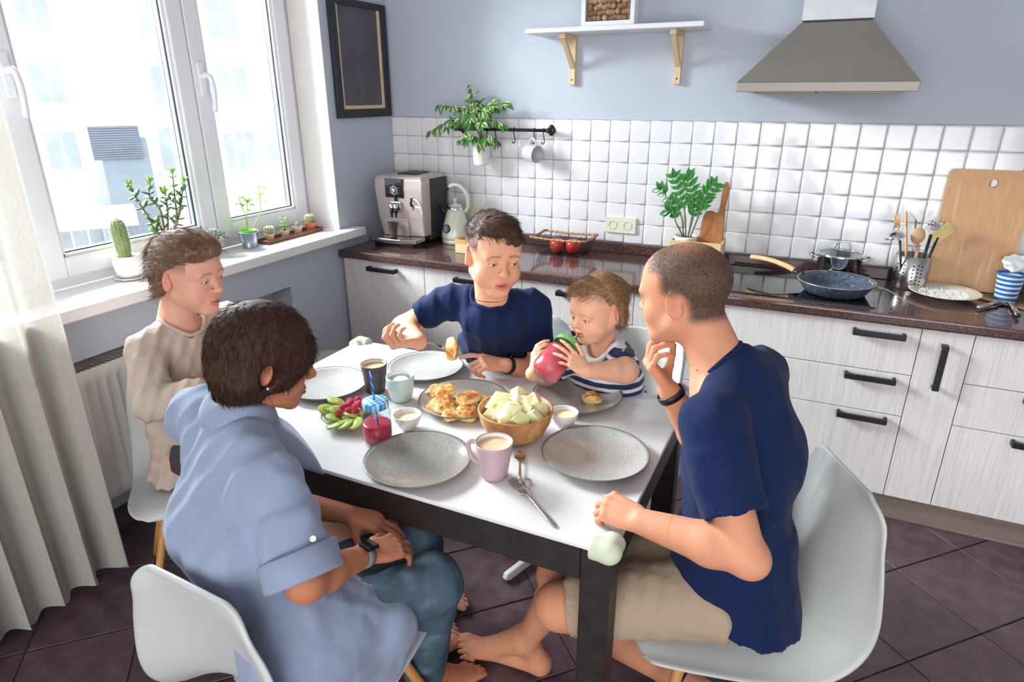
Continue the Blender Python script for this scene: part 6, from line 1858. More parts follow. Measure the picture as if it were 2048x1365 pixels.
def rosette(r, p):
    for k in range(3):
        for a in range(5): put_leaf(jade_s, r, p + V(0, 0, 0.006 + 0.018 * k), V(math.cos(a * 1.26 + k), math.sin(a * 1.26 + k), 0.3), V(0, 0, 1), 1.25 - 0.2 * k)
    MB().tube([(0, 0, p[2] - PLOC(r)[2]), (0, 0, p[2] - PLOC(r)[2] + 0.05)], 0.0025, 6).build('stem', stem_m, r)
    for a in range(4): put_leaf(jade_s, r, p + V(0, 0, 0.05), V(math.cos(a * 1.57), math.sin(a * 1.57), 0.8), V(0, 0, 1), 1.0)
small_pot(-0.10, 'small upright succulent in a sand-coloured pot, second in the wooden tray', sand, 0.018, 0.023, 0.036, rosette, 'mini_succulent')
def rosette2(r, p):
    for k in range(3):
        for a in range(6): put_leaf(suc_l, r, p + V(0, 0, 0.004 + 0.006 * k), V(math.cos(a * 1.05 + k), math.sin(a * 1.05 + k), 0.3 + 0.4 * k), V(0, 0, 1), 1.4 - 0.3 * k)
small_pot(0.13, 'low rosette succulent in a sand-coloured pot, third in the wooden tray', sand, 0.018, 0.023, 0.038, rosette2, 'mini_rosette')
small_pot(0.37, 'pale cactus in a terracotta pot at the far end of the wooden tray', terra, 0.021, 0.029, 0.044, lambda r, p: cactus_body(r, p, p + V(0.002, -0.006, 0.046), 0.015, 0.020, 12), 'mini_terracotta_cactus')

# ------------------------------------------------------------------ curtain
def curtain():
    a = Mt('sheer_linen'); n = a.n; out = n['Material Output']
    col = a.ramp(a.noise(160, 3, (1, 6, 0.25)), [(0.35, (188, 183, 174)), (0.65, (204, 199, 191))]); a.color(col); a.set(rough=0.9, spec=0.1)
    tl = n.new('ShaderNodeBsdfTranslucent'); a.l.new(col, tl.inputs[0])
    tp = n.new('ShaderNodeBsdfTransparent')
    m1 = n.new('ShaderNodeMixShader'); m1.inputs[0].default_value = 0.22; a.l.new(a.b.outputs[0], m1.inputs[1]); a.l.new(tl.outputs[0], m1.inputs[2])
    m2 = n.new('ShaderNodeMixShader'); m2.inputs[0].default_value = 0.10; a.l.new(m1.outputs[0], m2.inputs[1]); a.l.new(tp.outputs[0], m2.inputs[2])
    a.l.new(m2.outputs[0], out.inputs[0])
    r = thing('curtain', 'sheer off-white linen curtain hanging in pleats at the left', 'curtain', (0.12, -2.5, 0.03))
    rows = []; N = 260; Z = 26; y0, y1 = -3.35, -2.075
    for iz in range(Z + 1):
        z = 0.035 + (2.62 - 0.035) * iz / Z; row = []
        k = 1 - iz / Z
        for i in range(N + 1):
            t = i / N; ph = t * 2 * math.pi * 11.5 + 0.6 * math.sin(t * 9) + 0.35 * k * math.sin(t * 21)
            am = (0.026 + 0.024 * k) * (0.75 + 0.25 * math.sin(t * 13 + 1))
            row.append((0.135 + am * math.sin(ph) + 0.012 * k * math.sin(ph * 2.1 + 1), y0 + (y1 - y0) * t + 0.012 * math.cos(ph) + 0.02 * k * (t - 0.5), z + 0.006 * math.sin(ph + 1) * (iz == 0)))
        rows.append(row)
    MB().rings(rows, close=False).build('cloth', a.m, r, world=True)
    hem = MB(); h0 = [np.array(p) for p in rows[0]]
    hem.tube([p + V(0, 0, 0.003) for p in h0], 0.0022, 5); hem.build('hem', a.m, r, world=True)
    MB().tube([(0.135, -3.6, 2.63), (0.135, -0.35, 2.63)], 0.011, 10).build('curtain_rod', M['steel'], r, world=True)
curtain()

# ------------------------------------------------------------------ worktop: coffee machine, cup, kettle, box
cm_p = mat('rose_silver_plastic', (204, 188, 184), 0.35, 0.25, c2=(196, 180, 177), ns=4)
cm_d = mat('graphite_plastic', (58, 58, 62), 0.5)
cm = thing('coffee_machine', 'rose-silver coffee machine with a black dial panel in the worktop corner', 'coffee machine', (0.225, -0.2, WT))
XA, XB, YF = 0.082, 0.382, -0.335
def loft(m, name, sec, par=cm):
    b = MB(); b.rings([[V(*p) for p in s] for s in sec], cap0=True, cap1=True, smooth=False); return b.build(name, m, par, bevel=0.006, world=True)
def sect(z, x0, x1, yf, yb): return [(x0, yf + 0.012, z), ((x0 * 2 + x1) / 3, yf, z), ((x0 + 2 * x1) / 3, yf, z), (x1, yf + 0.012, z), (x1, yb, z), (x0, yb, z)]
loft(cm_p, 'front_shell', [sect(0.945, XA + 0.025, XB - 0.004, YF + 0.02, YF + 0.10), sect(1.05, XA + 0.012, XB, YF + 0.006, YF + 0.10), sect(1.20, XA, XB, YF, YF + 0.10), sect(1.248, XA, XB, YF + 0.004, YF + 0.10)])
MB().bb(XA + 0.012, XB - 0.004, YF + 0.10, -0.045, 0.915, 1.245).build('side_body', cm_d, cm, bevel=0.01, world=True)
loft(cm_p, 'top_cover', [sect(1.2455, XA, XB, YF + 0.004, -0.06), sect(1.262, XA + 0.012, XB - 0.012, YF + 0.02, -0.075)])
MB().bb(XA + 0.08, XA + 0.20, -0.22, -0.08, 1.2625, 1.269).build('bean_lid', cm_d, cm, bevel=0.004, world=True)
pc, qc = PY(768.5, 357, YF - 0.003), PY(807, 397, YF - 0.003)
MB().bb(pc[0], qc[0], YF - 0.005, YF + 0.03, qc[2], pc[2]).build('dial_panel', M['black_glass'], cm, bevel=0.002, world=True)
kc = PY(787.5, 381, YF - 0.006); o_ = np.array(cm.location)
MB().lathe([(0.018, 0), (0.0195, 0.004), (0.0215, 0.004), (0.023, 0.0), (0.018, 0)], kc - o_, 28, rotx(math.pi / 2)).build('dial_ring', mat('white_ring', (228, 228, 228), 0.4), cm)
MB().lathe([(0.015, 0), (0.0145, 0.010), (0.011, 0.012), (0, 0.012)], kc - o_, 24, rotx(math.pi / 2)).build('dial', M['steel'], cm)
for k in range(6):
    a = math.radians(30 + 60 * k); MB().ball(kc + V(0.029 * math.cos(a), 0, 0.029 * math.sin(a)) - o_, (0.0022, 0.001, 0.0022), 8, 6).build('button', mat('white_led', (220, 220, 220), 0.4), cm)
sc_ = PY(789, 412, YF - 0.02)
MB().bb(sc_[0] - 0.033, sc_[0] + 0.033, YF - 0.012, YF + 0.03, sc_[2] - 0.022, sc_[2] + 0.022).build('spout_block', M['steel'], cm, bevel=0.004, world=True)
MB().bb(sc_[0] - 0.006, sc_[0] + 0.006, YF - 0.012, YF, sc_[2] + 0.022, qc[2]).build('spout_slide', M['black_plastic'], cm, world=True)
for s in (-1, 1):
    p = V(sc_[0] + 0.013 * s, YF - 0.03, sc_[2] - 0.005) - o_
    MB().lathe([(0, 0.018), (0.010, 0.016), (0.0105, -0.004), (0.0105, -0.006), (0, -0.006)], p, 16).build('spout_collar', M['chrome'], cm)
    MB().lathe([(0, -0.0065), (0.0105, -0.0065), (0.0105, -0.030), (0.006, -0.034), (0.004, -0.056), (0, -0.056)], p, 16).build('spout', M['black_plastic'], cm)
fc = PY(826, 407, YF - 0.02)
MB().lathe([(0, 0.030), (0.006, 0.028), (0.012, 0.004), (0.013, -0.012), (0.008, -0.020), (0.0045, -0.022), (0.0045, -0.036), (0, -0.036)], fc - o_, 18).build('milk_frother', M['chrome'], cm)
MB().tube([fc + V(-0.004, -0.008, 0.028) - o_, fc + V(-0.004, -0.013, 0.0) - o_, fc + V(-0.002, -0.010, -0.016) - o_], [0.005, 0.0085, 0.006], 10).build('frother_grip', M['black_plastic'], cm)
hw = spline([fc + V(0.0, 0, 0.020), fc + V(0.03, -0.01, 0.018), fc + V(0.055, -0.015, -0.012), fc + V(0.066, -0.015, -0.055)], 6)
MB().tube([p - o_ for p in hw], 0.004, 8).build('milk_hose', mat('cream_silicone', (226, 220, 200), 0.5), cm)
MB().tube([p - o_ for p in spline([fc + V(0.010, -0.004, -0.010), fc + V(0.04, -0.02, -0.012), fc + V(0.066, -0.02, -0.018), fc + V(0.04, -0.015, -0.020), fc + V(0.012, -0.004, -0.014)], 6)], 0.003, 8).build('hose_clip', mat('cream_clip', (222, 206, 170), 0.5), cm)
n0, n1 = PY(767, 435, YF + 0.004), PY(818, 470, YF + 0.004)
fr_ = MB().bb(n0[0], n1[0], YF + 0.004, YF + 0.02, 0.947, n0[2]).build('door_panel', cm_p, cm, bevel=0.0015, world=True)
dr_ = [(XA + 0.0, YF + 0.03), (XA - 0.012, YF - 0.062), (XA + 0.08, YF - 0.088), (XB - 0.09, YF - 0.088), (XB - 0.008, YF - 0.062), (XB, YF + 0.03)]
MB().prism(dr_, 0.922, 0.945).build('drip_tray', M['steel'], cm, bevel=0.004, world=True)
MB().prism([(x * 0.82 + 0.22 * 0.18, y + 0.02) for x, y in dr_], WT + 0.0005, 0.9215).build('foot', M['black_plastic'], cm, world=True)
cu = thing('clay_cup', 'dark patterned clay cup standing on the coffee machine tray', 'cup', (PY(787, 470, YF - 0.045)[0], YF - 0.045, 0.9455))
MB().lathe([(0, 0), (0.019, 0), (0.021, 0.004), (0.0175, 0.012), (0.020, 0.03), (0.0245, 0.062), (0.029, 0.078), (0.0295, 0.081), (0.027, 0.081), (0.021, 0.05), (0.016, 0.016), (0, 0.016)], n=28).build('cup_body', mat('brown_clay', (92, 76, 68), 0.6, c2=(62, 50, 46), ns=90, bump=0.5, bs=120), cu)

kx = thing('kettle', 'cream retro kettle with round gauge beside the coffee machine', 'kettle', (0.482, -0.145, WT))
cream = mat('cream_enamel', (226, 226, 210), 0.2, coat=0.4)
MB().lathe([(0, 0.0), (0.074, 0.0), (0.078, 0.004), (0.078, 0.018), (0.075, 0.022), (0, 0.022)], n=36).build('base_ring', cream, kx)
MB().lathe([(0, 0.024), (0.076, 0.024), (0.081, 0.03), (0.081, 0.045), (0.078, 0.06), (0.066, 0.11), (0.053, 0.155), (0.043, 0.185), (0, 0.185)], n=40).build('body', cream, kx)
MB().lathe([(0.043, 0.184), (0.042, 0.196), (0.038, 0.2), (0, 0.2)], n=32).build('neck_ring', M['chrome'], kx)
MB().lathe([(0.038, 0.2005), (0.034, 0.206), (0.015, 0.213), (0.007, 0.216), (0.006, 0.224), (0.012, 0.229), (0.013, 0.236), (0.008, 0.242), (0, 0.243)], n=28).build('lid', cream, kx)
sd_ = V(-0.86, -0.2, 0)
MB().tube([V(0, 0, 0.155) + sd_ * 0.05, V(0, 0, 0.178) + sd_ * 0.085, V(0, 0, 0.192) + sd_ * 0.10], [0.020, 0.013, 0.010], 14).build('spout', M['black_plastic'], kx)
ha = unit(V(0.90, 0.42, 0))
hp_ = [V(0, 0, 0.165) + ha * 0.052, V(0, 0, 0.20) + ha * 0.070, V(0, 0, 0.26) + ha * 0.066, V(0, 0, 0.305) + ha * 0.030, V(0, 0, 0.312) - ha * 0.012, V(0, 0, 0.300) - ha * 0.030]
MB().tube(spline(hp_, 6), 0.0115, 12).build('handle', cream, kx)
MB().tube(spline([V(0, 0, 0.300) - ha * 0.030, V(0, 0, 0.275) - ha * 0.052, V(0, 0, 0.235) - ha * 0.056, V(0, 0, 0.195) - ha * 0.040], 6), 0.0045, 10).build('handle_rail', M['black_metal'], kx)
gd_ = unit(V(-0.25, -0.93, 0.27)); gp = V(0, 0, 0.085) + unit(V(-0.25, -0.93, 0)) * 0.0715
MB().lathe([(0, 0.001), (0.019, 0.001), (0.021, 0.004), (0.023, 0.003), (0.023, -0.006)], gp, 26, frame(gd_)).build('gauge', mat('gauge_face', (150, 170, 186), 0.2, 0.2), kx)
MB().lathe([(0.0195, 0.003), (0.0215, 0.0065), (0.024, 0.004), (0.0235, -0.004)], gp, 26, frame(gd_)).build('gauge_rim', M['black_metal'], kx)
MB().box(gp + gd_ * 0.0045, (0.0015, 0.022, 0.001), frame(gd_) @ rotz(0.5)).build('needle', M['black_plastic'], kx)
MB().tube(spline([(0.40, -0.035, WT + 0.10), (0.39, -0.06, WT + 0.03), (0.43, -0.05, WT + 0.006), (0.50, -0.045, WT + 0.006), (0.58, -0.05, WT + 0.02), (0.58, -0.035, 1.02)], 8), 0.0035, 8).build('power_cord', M['black_plastic'], kx, world=True)
bx_ = thing('berry_box', 'small pale wooden box with red berries behind the fork holder\'s head', 'box', (0.665, -0.33, WT))
for (x0, x1, y0, y1) in ((-0.058, 0.058, -0.046, -0.042), (-0.058, 0.058, 0.042, 0.046), (-0.058, -0.054, -0.042, 0.042), (0.054, 0.058, -0.042, 0.042)):
    MB().bb(x0, x1, y0, y1, 0.001, 0.052).build('side', M['pine'], bx_, bevel=0.0008); MB().bb(x0 - (0.001 if x1 - x0 > 0.05 else 0.0), x1 + (0.001 if x1 - x0 > 0.05 else 0), y0 - 0.001, y1 + 0.001, 0.0525, 0.072).build('rim_board', wood('warm_pine', (214, 176, 116), (200, 158, 98)), bx_, bevel=0.0008)
MB().bb(-0.054, 0.054, -0.042, 0.042, 0.001, 0.004).build('bottom', M['pine'], bx_)
for k in range(9):
    b_ = MB().ball((0, 0, 0), (0.011, 0.011, 0.011), 12, 8).build('berry', mat('red_berry', (172, 44, 44), 0.35))
    b_.location = (0.665 - 0.035 + 0.017 * (k % 5), -0.345 + 0.022 * (k // 5), WT + 0.0155 + (0.02 if k % 2 else 0)); tag(b_, 'red berry in the small pale wooden box', 'berry', 'berries in the wooden box')

# ------------------------------------------------------------------ fruit basket
fb = thing('wire_basket', 'black wire basket with a wrapped cane rim on the worktop', 'basket', (1.125, -0.15, WT))
def rect_path(hx, hy, z, n=10, bow=0.0):
    pts = []
    for (a, b_) in (((-hx, -hy), (hx, -hy)), ((hx, -hy), (hx, hy)), ((hx, hy), (-hx, hy)), ((-hx, hy), (-hx, -hy))):
        for k in range(n):
            t = k / n; pts.append(V(a[0] + (b_[0] - a[0]) * t, a[1] + (b_[1] - a[1]) * t, z - bow * math.sin(math.pi * t)))
    return pts
cane = wood('cane_rim', (206, 162, 112), (190, 144, 94), (218, 178, 130), ns=30)
rimp = rect_path(0.148, 0.098, 0.092, 10, 0.006)
MB().tube(rimp, 0.0058, 8, closed=True).build('rim', cane, fb)
for k in range(0, 40, 1):
    p = rimp[k]; q_ = rimp[(k + 1) % 40]; MB().lathe([(0.0062, -0.0012), (0.0072, 0), (0.0062, 0.0012)], (p + q_) / 2, 10, frame(q_ - p)).build('binding', M['wire'], fb)
wr_ = MB()
for lv in range(6):
    t = lv / 5; wr_.tube(rect_path(0.110 + 0.036 * t, 0.066 + 0.030 * t, 0.003 + 0.085 * t, 8, 0.005 * t), 0.0008, 4, closed=True)
for k in range(40):
    i = k; a = rect_path(0.110, 0.066, 0.003, 10)[i]; wr_.tube([a, a * 0.5 + rimp[i] * 0.5, rimp[i]], 0.0008, 4)
for k in range(1, 10):
    x = -0.110 + 0.022 * k; wr_.tube([(x, -0.066, 0.003), (x, 0.066, 0.003)], 0.0008, 4)
for k in range(1, 6):
    y = -0.066 + 0.022 * k; wr_.tube([(-0.11, y, 0.003), (0.11, y, 0.003)], 0.0008, 4)
wr_.build('wire_mesh', M['wire'], fb)
apm = Mt('apple_skin'); apm.set(rough=0.25, coat=0.3); apm.color(apm.ramp(apm.noise(9, 3, (1, 1, 0.6)), [(0.3, (198, 40, 44)), (0.55, (214, 66, 58)), (0.75, (232, 140, 84))]))
for k, (x, y, l) in enumerate(((-0.035, -0.008, 'red apple on the left in the wire basket'), (0.048, 0.004, 'red and yellow apple on the right in the wire basket'))):
    a = thing('apple', l, 'apple', (1.125 + x, -0.15 + y, WT + 0.0045), k * 1.3, 'apples in the wire basket')
    MB().lathe([(0.004, 0.006), (0.014, 0.0), (0.028, 0.008), (0.038, 0.032), (0.036, 0.054), (0.024, 0.069), (0.010, 0.068), (0.002, 0.060)], n=24).build('flesh', apm.m, a)
    MB().tube([(0, 0, 0.06), (0.003, 0, 0.078)], 0.0014, 6).build('stem', stem_m, a)

# ------------------------------------------------------------------ crate with plant and board
cr = thing('wooden_crate', 'small pale slatted crate holding a plant pot and a chopping board', 'crate', (1.795, -0.145, WT), 0.02)
CW, CD, CH = 0.116, 0.072, 0.135
for sx in (-1, 1):
    for sy in (-1, 1): MB().bb(sx * (CW - 0.008) - 0.006, sx * (CW - 0.008) + 0.006, sy * (CD - 0.012) - 0.006, sy * (CD - 0.012) + 0.006, 0.001, CH - 0.004).build('corner_post', M['pine'], cr)
for k in range(3):
    z0 = 0.004 + k * 0.046
    for sy in (-1, 1): MB().bb(-CW, CW, sy * CD - 0.005, sy * CD + 0.005, z0, z0 + 0.037).build('slat', M['pine'], cr, bevel=0.001)
    for sx in (-1, 1): MB().bb(sx * CW - 0.005, sx * CW + 0.005, -CD + 0.006, CD - 0.006, z0, z0 + 0.037).build('slat', M['pine'], cr, bevel=0.001)
MB().bb(-CW + 0.006, CW - 0.006, -CD + 0.006, CD - 0.006, 0.002, 0.007).build('bottom_slat', M['pine'], cr)
zp = thing('zz_plant', 'glossy green plant with feathered stems in a white bowl pot inside the crate', 'plant', (1.738, -0.145, WT + 0.0075))
MB().lathe([(0, 0.001), (0.034, 0.001), (0.046, 0.06), (0.054, 0.125), (0.0555, 0.138), (0.052, 0.138), (0.048, 0.12), (0, 0.12)], n=32).build('pot', M['white_ceramic'], zp)
soil_disc(zp, (0, 0, 0), 0.049, 0.126)
zl = leaf_mesh('zz_leaf', leaf_mat('zz_green', (36, 104, 42), (66, 142, 60), rough=0.22), 0.050, 0.024, 0.18, 0.25)
for (du, pts, n) in ((0.0, [(1362, 430), (1345, 405), (1322, 380)], 5), (0.01, [(1370, 425), (1360, 390), (1350, 355)], 6), (0.02, [(1385, 425), (1385, 390), (1376, 355)], 7), (0.03, [(1398, 430), (1408, 400), (1428, 372)], 6), (0.0, [(1352, 445), (1348, 430), (1336, 422)], 4), (0.02, [(1385, 440), (1392, 420), (1398, 405)], 5)):
    yy = -0.145 - du
    w = spline([V(1.738 + du - 0.01, yy + 0.01, WT + 0.13)] + [PY(u, v, yy) for u, v in pts], 6); loc = np.array(zp.location)
    MB().tube([p - loc for p in w], [0.004 - 0.0026 * k / len(w) for k in range(len(w))], 7).build('stem', mat('zz_stem', (88, 104, 66), 0.5, c2=(104, 90, 66), ns=40), zp)
    for k in range(n):
        i = len(w) - 1 - int(k * (len(w) - 6) / n); dd = unit(w[i] - w[i - 1])
        for s in (-1, 1): put_leaf(zl, zp, w[i], unit(dd * 0.75 + s * unit(np.cross(dd, V(0.2, 1, 0.1)))), V(0.1, -1, 0.4), random.uniform(0.8, 1.1))
    put_leaf(zl, zp, w[-1], dd, V(0.1, -1, 0.4), 0.9)
hbd = thing('handled_board', 'chopping board of rough warm wood with a handle standing in the crate', 'chopping board', (1.862, -0.125, WT + 0.0075))
olive = wood('olive_board', (190, 130, 80), (172, 110, 64), (206, 150, 98), ns=8, stretch=(5, 5, 0.8))
prof = spline([V(*q_) * V(1.15, 1.22, 1) for q_ in [(-0.058, 0.005, 0), (-0.056, 0.10, 0), (-0.052, 0.17, 0), (-0.040, 0.205, 0), (-0.018, 0.212, 0), (0.002, 0.205, 0), (0.012, 0.225, 0), (0.014, 0.275, 0), (0.018, 0.315, 0), (0.034, 0.318, 0), (0.040, 0.28, 0), (0.034, 0.23, 0), (0.034, 0.19, 0), (0.038, 0.10, 0), (0.036, 0.005, 0)]], 4)
MB().prism([(p[0], p[1]) for p in prof], -0.011, 0.011, R=rotx(math.pi / 2)).build('board', olive, hbd, bevel=0.003)

# ------------------------------------------------------------------ pan, pot, utensils, board, cup, plate
pan_m = speckle_mat('speckled_blue_enamel', (64, 74, 88), [((176, 186, 196), 1.0, 0.66), ((34, 40, 50), 0.8, 0.60), ((216, 218, 220), 2.0, 0.73)], 130, rough=0.4, base2=(74, 86, 102), bscale=12)
pn = thing('frying_pan', 'blue speckled frying pan with a wooden handle on the hob', 'pan', (2.397, -0.365, WT + 0.0058))
MB().lathe([(0, 0.0), (0.10, 0.0), (0.115, 0.006), (0.135, 0.034), (0.147, 0.052), (0.1475, 0.054), (0.144, 0.0545), (0.130, 0.036), (0.110, 0.010), (0.10, 0.005), (0, 0.0045)], n=56).build('pan_body', pan_m, pn)
MB().lathe([(0.1475, 0.0525), (0.149, 0.054), (0.1475, 0.0555), (0.1455, 0.0545)], n=56).build('rim', mat('bare_rim', (190, 192, 194), 0.3, 0.7), pn)
hd_ = unit(V(2.033 - 2.397, -0.19 + 0.365, 0)); a = hd_ * 0.140 + V(0, 0, 0.045)
MB().tube([a, a + hd_ * 0.025 + V(0, 0, 0.006), a + hd_ * 0.045 + V(0, 0, 0.014)], [0.013, 0.012, 0.0115], 12, flat=0.8).build('handle_joint', M['black_plastic'], pn)
MB().tube(spline([a + hd_ * 0.040 + V(0, 0, 0.012), a + hd_ * 0.08 + V(0, 0, 0.024), a + hd_ * 0.14 + V(0, 0, 0.034), a + hd_ * 0.20 + V(0, 0, 0.036), a + hd_ * 0.25 + V(0, 0, 0.033)], 5), [0.0135] * 8 + [0.0125] * 12 + [0.0115], 12, flat=0.85).build('handle', wood('pan_handle_wood', (226, 182, 136), (212, 164, 116), (234, 194, 150), ns=16), pn)
pt_ = thing('cooking_pot', 'stainless steel pot with a glass lid behind the frying pan', 'pot', (2.405, -0.125, WT + 0.0058))
MB().lathe([(0, 0), (0.084, 0), (0.088, 0.004), (0.088, 0.107), (0.0905, 0.111), (0.087, 0.111), (0.085, 0.01), (0, 0.008)], n=44).build('pot_body', M['chrome'], pt_)
MB().lathe([(0.0905, 0.112), (0.0905, 0.115), (0.086, 0.1165), (0.086, 0.112)], n=44).build('lid_rim', M['chrome'], pt_)
MB().lathe([(0.0865, 0.1155), (0.07, 0.124), (0.04, 0.131), (0, 0.134)], n=36).build('lid_glass', glass_mat('lid_glass', (226, 232, 232)), pt_)
MB().tube(spline([(-0.032, 0, 0.131), (-0.026, 0, 0.147), (-0.006, 0, 0.165), (0.022, 0, 0.167), (0.032, 0, 0.153), (0.034, 0, 0.132)], 6), 0.0050, 10).build('lid_handle', M['chrome'], pt_)
for s in (-1, 1): MB().tube(spline([(0.086 * s, -0.03, 0.092), (0.112 * s, -0.026, 0.102), (0.124 * s, 0, 0.106), (0.112 * s, 0.026, 0.102), (0.086 * s, 0.03, 0.092)], 6), 0.0045, 10).build('side_handle', M['chrome'], pt_)
uh = thing('utensil_holder', 'perforated steel utensil holder by the large cutting board', 'utensil holder', (2.682, -0.118, WT))
HR = 0.066
MB().lathe([(0, 0.001), (HR, 0.001), (HR + 0.001, 0.003), (HR + 0.001, 0.139), (HR - 0.001, 0.140), (HR - 0.002, 0.004), (0, 0.004)], n=40).build('cylinder', M['steel'], uh)
hole = mesh_only(MB().lathe([(0, 0.0), (0.0038, 0.0), (0.0038, 0.0012), (0, 0.0012)], n=10), 'perforation', M['black_plastic'])
for cx in (-2.35, -1.35):
    for i in range(3):
        for j in range(6):
            a = cx + (i - 1) * 0.24; p = V((HR + 0.0002) * math.cos(a), (HR + 0.0002) * math.sin(a), 0.026 + 0.0155 * j + 0.004 * (i % 2)); piece('perforation', hole, p, uh, frame(V(math.cos(a), math.sin(a), 0)))
UB = np.array(uh.location)
def utensil(name, label, build):
    t = thing(name, label, 'utensil', UB + V(0, 0, 0.006), 0, 'kitchen utensils in the steel holder'); build(t); return t
def stick(t, a, b, r, m): MB().tube([a, b], r, 8).build('handle', m, t)
lo_ = np.array((0, 0, 0.006))
def rel(u, v, y): return PY(u, v, y) - UB - lo_
bam = wood('bamboo', (226, 190, 138), (212, 172, 118), (234, 202, 154), ns=16)
def u_fork(t):
    a, b = V(-0.02, -0.01, 0.0), rel(1795, 450, -0.17); stick(t, a, b, 0.005, bam); dd = unit(b - a); sd = unit(np.cross(dd, V(0, 1, 0)))
    for k in (-1, 0, 1): MB().tube([b - dd * 0.01 + sd * 0.004 * k, b + dd * 0.045 + sd * 0.010 * k], [0.005, 0.003], 6).build('tine', bam, t)
utensil('bamboo_fork', 'bamboo fork with splayed tines in the steel holder', u_fork)
def u_spat(t):
    a, b = V(-0.005, 0.01, 0.0), rel(1812, 425, -0.14); stick(t, a, b, 0.0055, bam); dd = unit(b - a); MB().tube([b - dd * 0.06, b - dd * 0.03, b, b + dd * 0.006], [0.006, 0.012, 0.011, 0.006], 12, flat=0.4).build('blade', bam, t)
utensil('bamboo_spatula', 'narrow bamboo spatula in the steel holder', u_spat)
def u_spoon(t):
    a, b = V(0.0, -0.025, 0.0), rel(1838, 490, -0.19); stick(t, a, b, 0.0065, M['beech']); MB().ball(rel(1836, 472, -0.195), (0.026, 0.010, 0.034), 18, 12).build('bowl', wood('spoon_wood', (206, 172, 134), (190, 152, 112)), t)
utensil('wooden_spoon', 'large wooden spoon in the steel holder', u_spoon)
def u_ladle(t):
    a, b = V(-0.025, -0.02, 0.0), rel(1800, 482, -0.21); stick(t, a, b, 0.0045, mat('navy_grip', (40, 46, 70), 0.5)); c = rel(1790, 474, -0.215)
    MB().lathe([(0.0, 0.026), (0.014, 0.024), (0.028, 0.015), (0.037, 0.0), (0.038, -0.004), (0.035, -0.001), (0.026, 0.012), (0, 0.023)], c, 28, roty(-0.25)).build('bowl', M['chrome'], t)
utensil('soup_ladle', 'upside-down chrome ladle in the steel holder', u_ladle)
def u_pasta(t):
    a, b = V(0.025, -0.015, 0.0), rel(1862, 470, -0.17); stick(t, a, b, 0.006, M['black_plastic']); c = rel(1868, 455, -0.17)
    MB().lathe([(0, -0.008), (0.012, -0.006), (0.020, 0.004), (0.022, 0.010), (0.018, 0.006), (0, -0.004)], c, 20, roty(0.5) @ rotx(0.5)).build('bowl', M['chrome'], t)
    for k in range(6): a = k * 1.047; MB().tube([c + V(0.020 * math.cos(a), 0.02 * math.sin(a), 0.006), c + V(0.026 * math.cos(a) + 0.006, 0.026 * math.sin(a), 0.026)], [0.0036, 0.0024], 6).build('tooth', M['chrome'], t)
utensil('pasta_server', 'black-handled pasta server with steel teeth in the holder', u_pasta)
def u_knife(t):
    a, b = V(0.01, 0.02, 0.0), rel(1832, 440, -0.11); stick(t, a, b, 0.004, M['steel']); e = rel(1817, 422, -0.11); dd = e - b; MB().tube([b, b + dd * 0.5, e], [0.007, 0.007, 0.001], 10, flat=0.2).build('tongs_arm', M['steel'], t)
utensil('steel_tongs', 'slim steel tongs pointing up in the holder', u_knife)
def u_spat2(t):
    a, b = V(0.03, 0.0, 0.0), rel(1876, 475, -0.12); stick(t, a, b, 0.005, M['black_plastic']); c = rel(1886, 466, -0.12); MB().cbox(c, (0.05, 0.006, 0.085), 0.002, roty(0.75)).build('blade', mat('ochre_silicone', (196, 176, 110), 0.6), t)
utensil('ochre_spatula', 'ochre spatula blade leaning right in the holder', u_spat2)
# large cutting board leaning on the tiles
lb = thing('cutting_board', 'large beech cutting board with a round hole leaning on the tiles', 'chopping board', (2.898, -0.08, WT + 0.001))
bw0, bw1, bh = -0.148, 0.142, 0.487
outer = []
for (cx, cz, a0) in ((bw0 + 0.02, 0.02, math.pi), (bw1 - 0.02, 0.02, 1.5 * math.pi), (bw1 - 0.02, bh - 0.02, 0), (bw0 + 0.02, bh - 0.02, 0.5 * math.pi)):
    outer += [(cx + 0.02 * math.cos(a0 + k * math.pi / 10), cz + 0.02 * math.sin(a0 + k * math.pi / 10)) for k in range(6)]
bm = bmesh.new(); hx, hz, hr = 0.012, bh - 0.052, 0.0175
vo = [bm.verts.new((x, 0, z)) for x, z in outer]; vi = [bm.verts.new((hx + hr * math.cos(2 * math.pi * k / 24), 0, hz + hr * math.sin(2 * math.pi * k / 24))) for k in range(24)]
eg = [bm.edges.new((l[k], l[(k + 1) % len(l)])) for l in (vo, vi) for k in range(len(l))]
bmesh.ops.triangle_fill(bm, use_beauty=True, use_dissolve=False, edges=eg)
me = bpy.data.meshes.new('board'); bm.to_mesh(me); bm.free(); me.materials.append(M['beech'])
o = bpy.data.objects.new('board', me); COL.objects.link(o); o.parent = lb; o.rotation_euler = (-math.atan2(0.062, 0.487), 0, 0)
md = o.modifiers.new('thick', 'SOLIDIFY'); md.thickness = 0.018; md.offset = 0; md = o.modifiers.new('bev', 'BEVEL'); md.width = 0.003; md.segments = 2; md.limit_method = 'ANGLE'
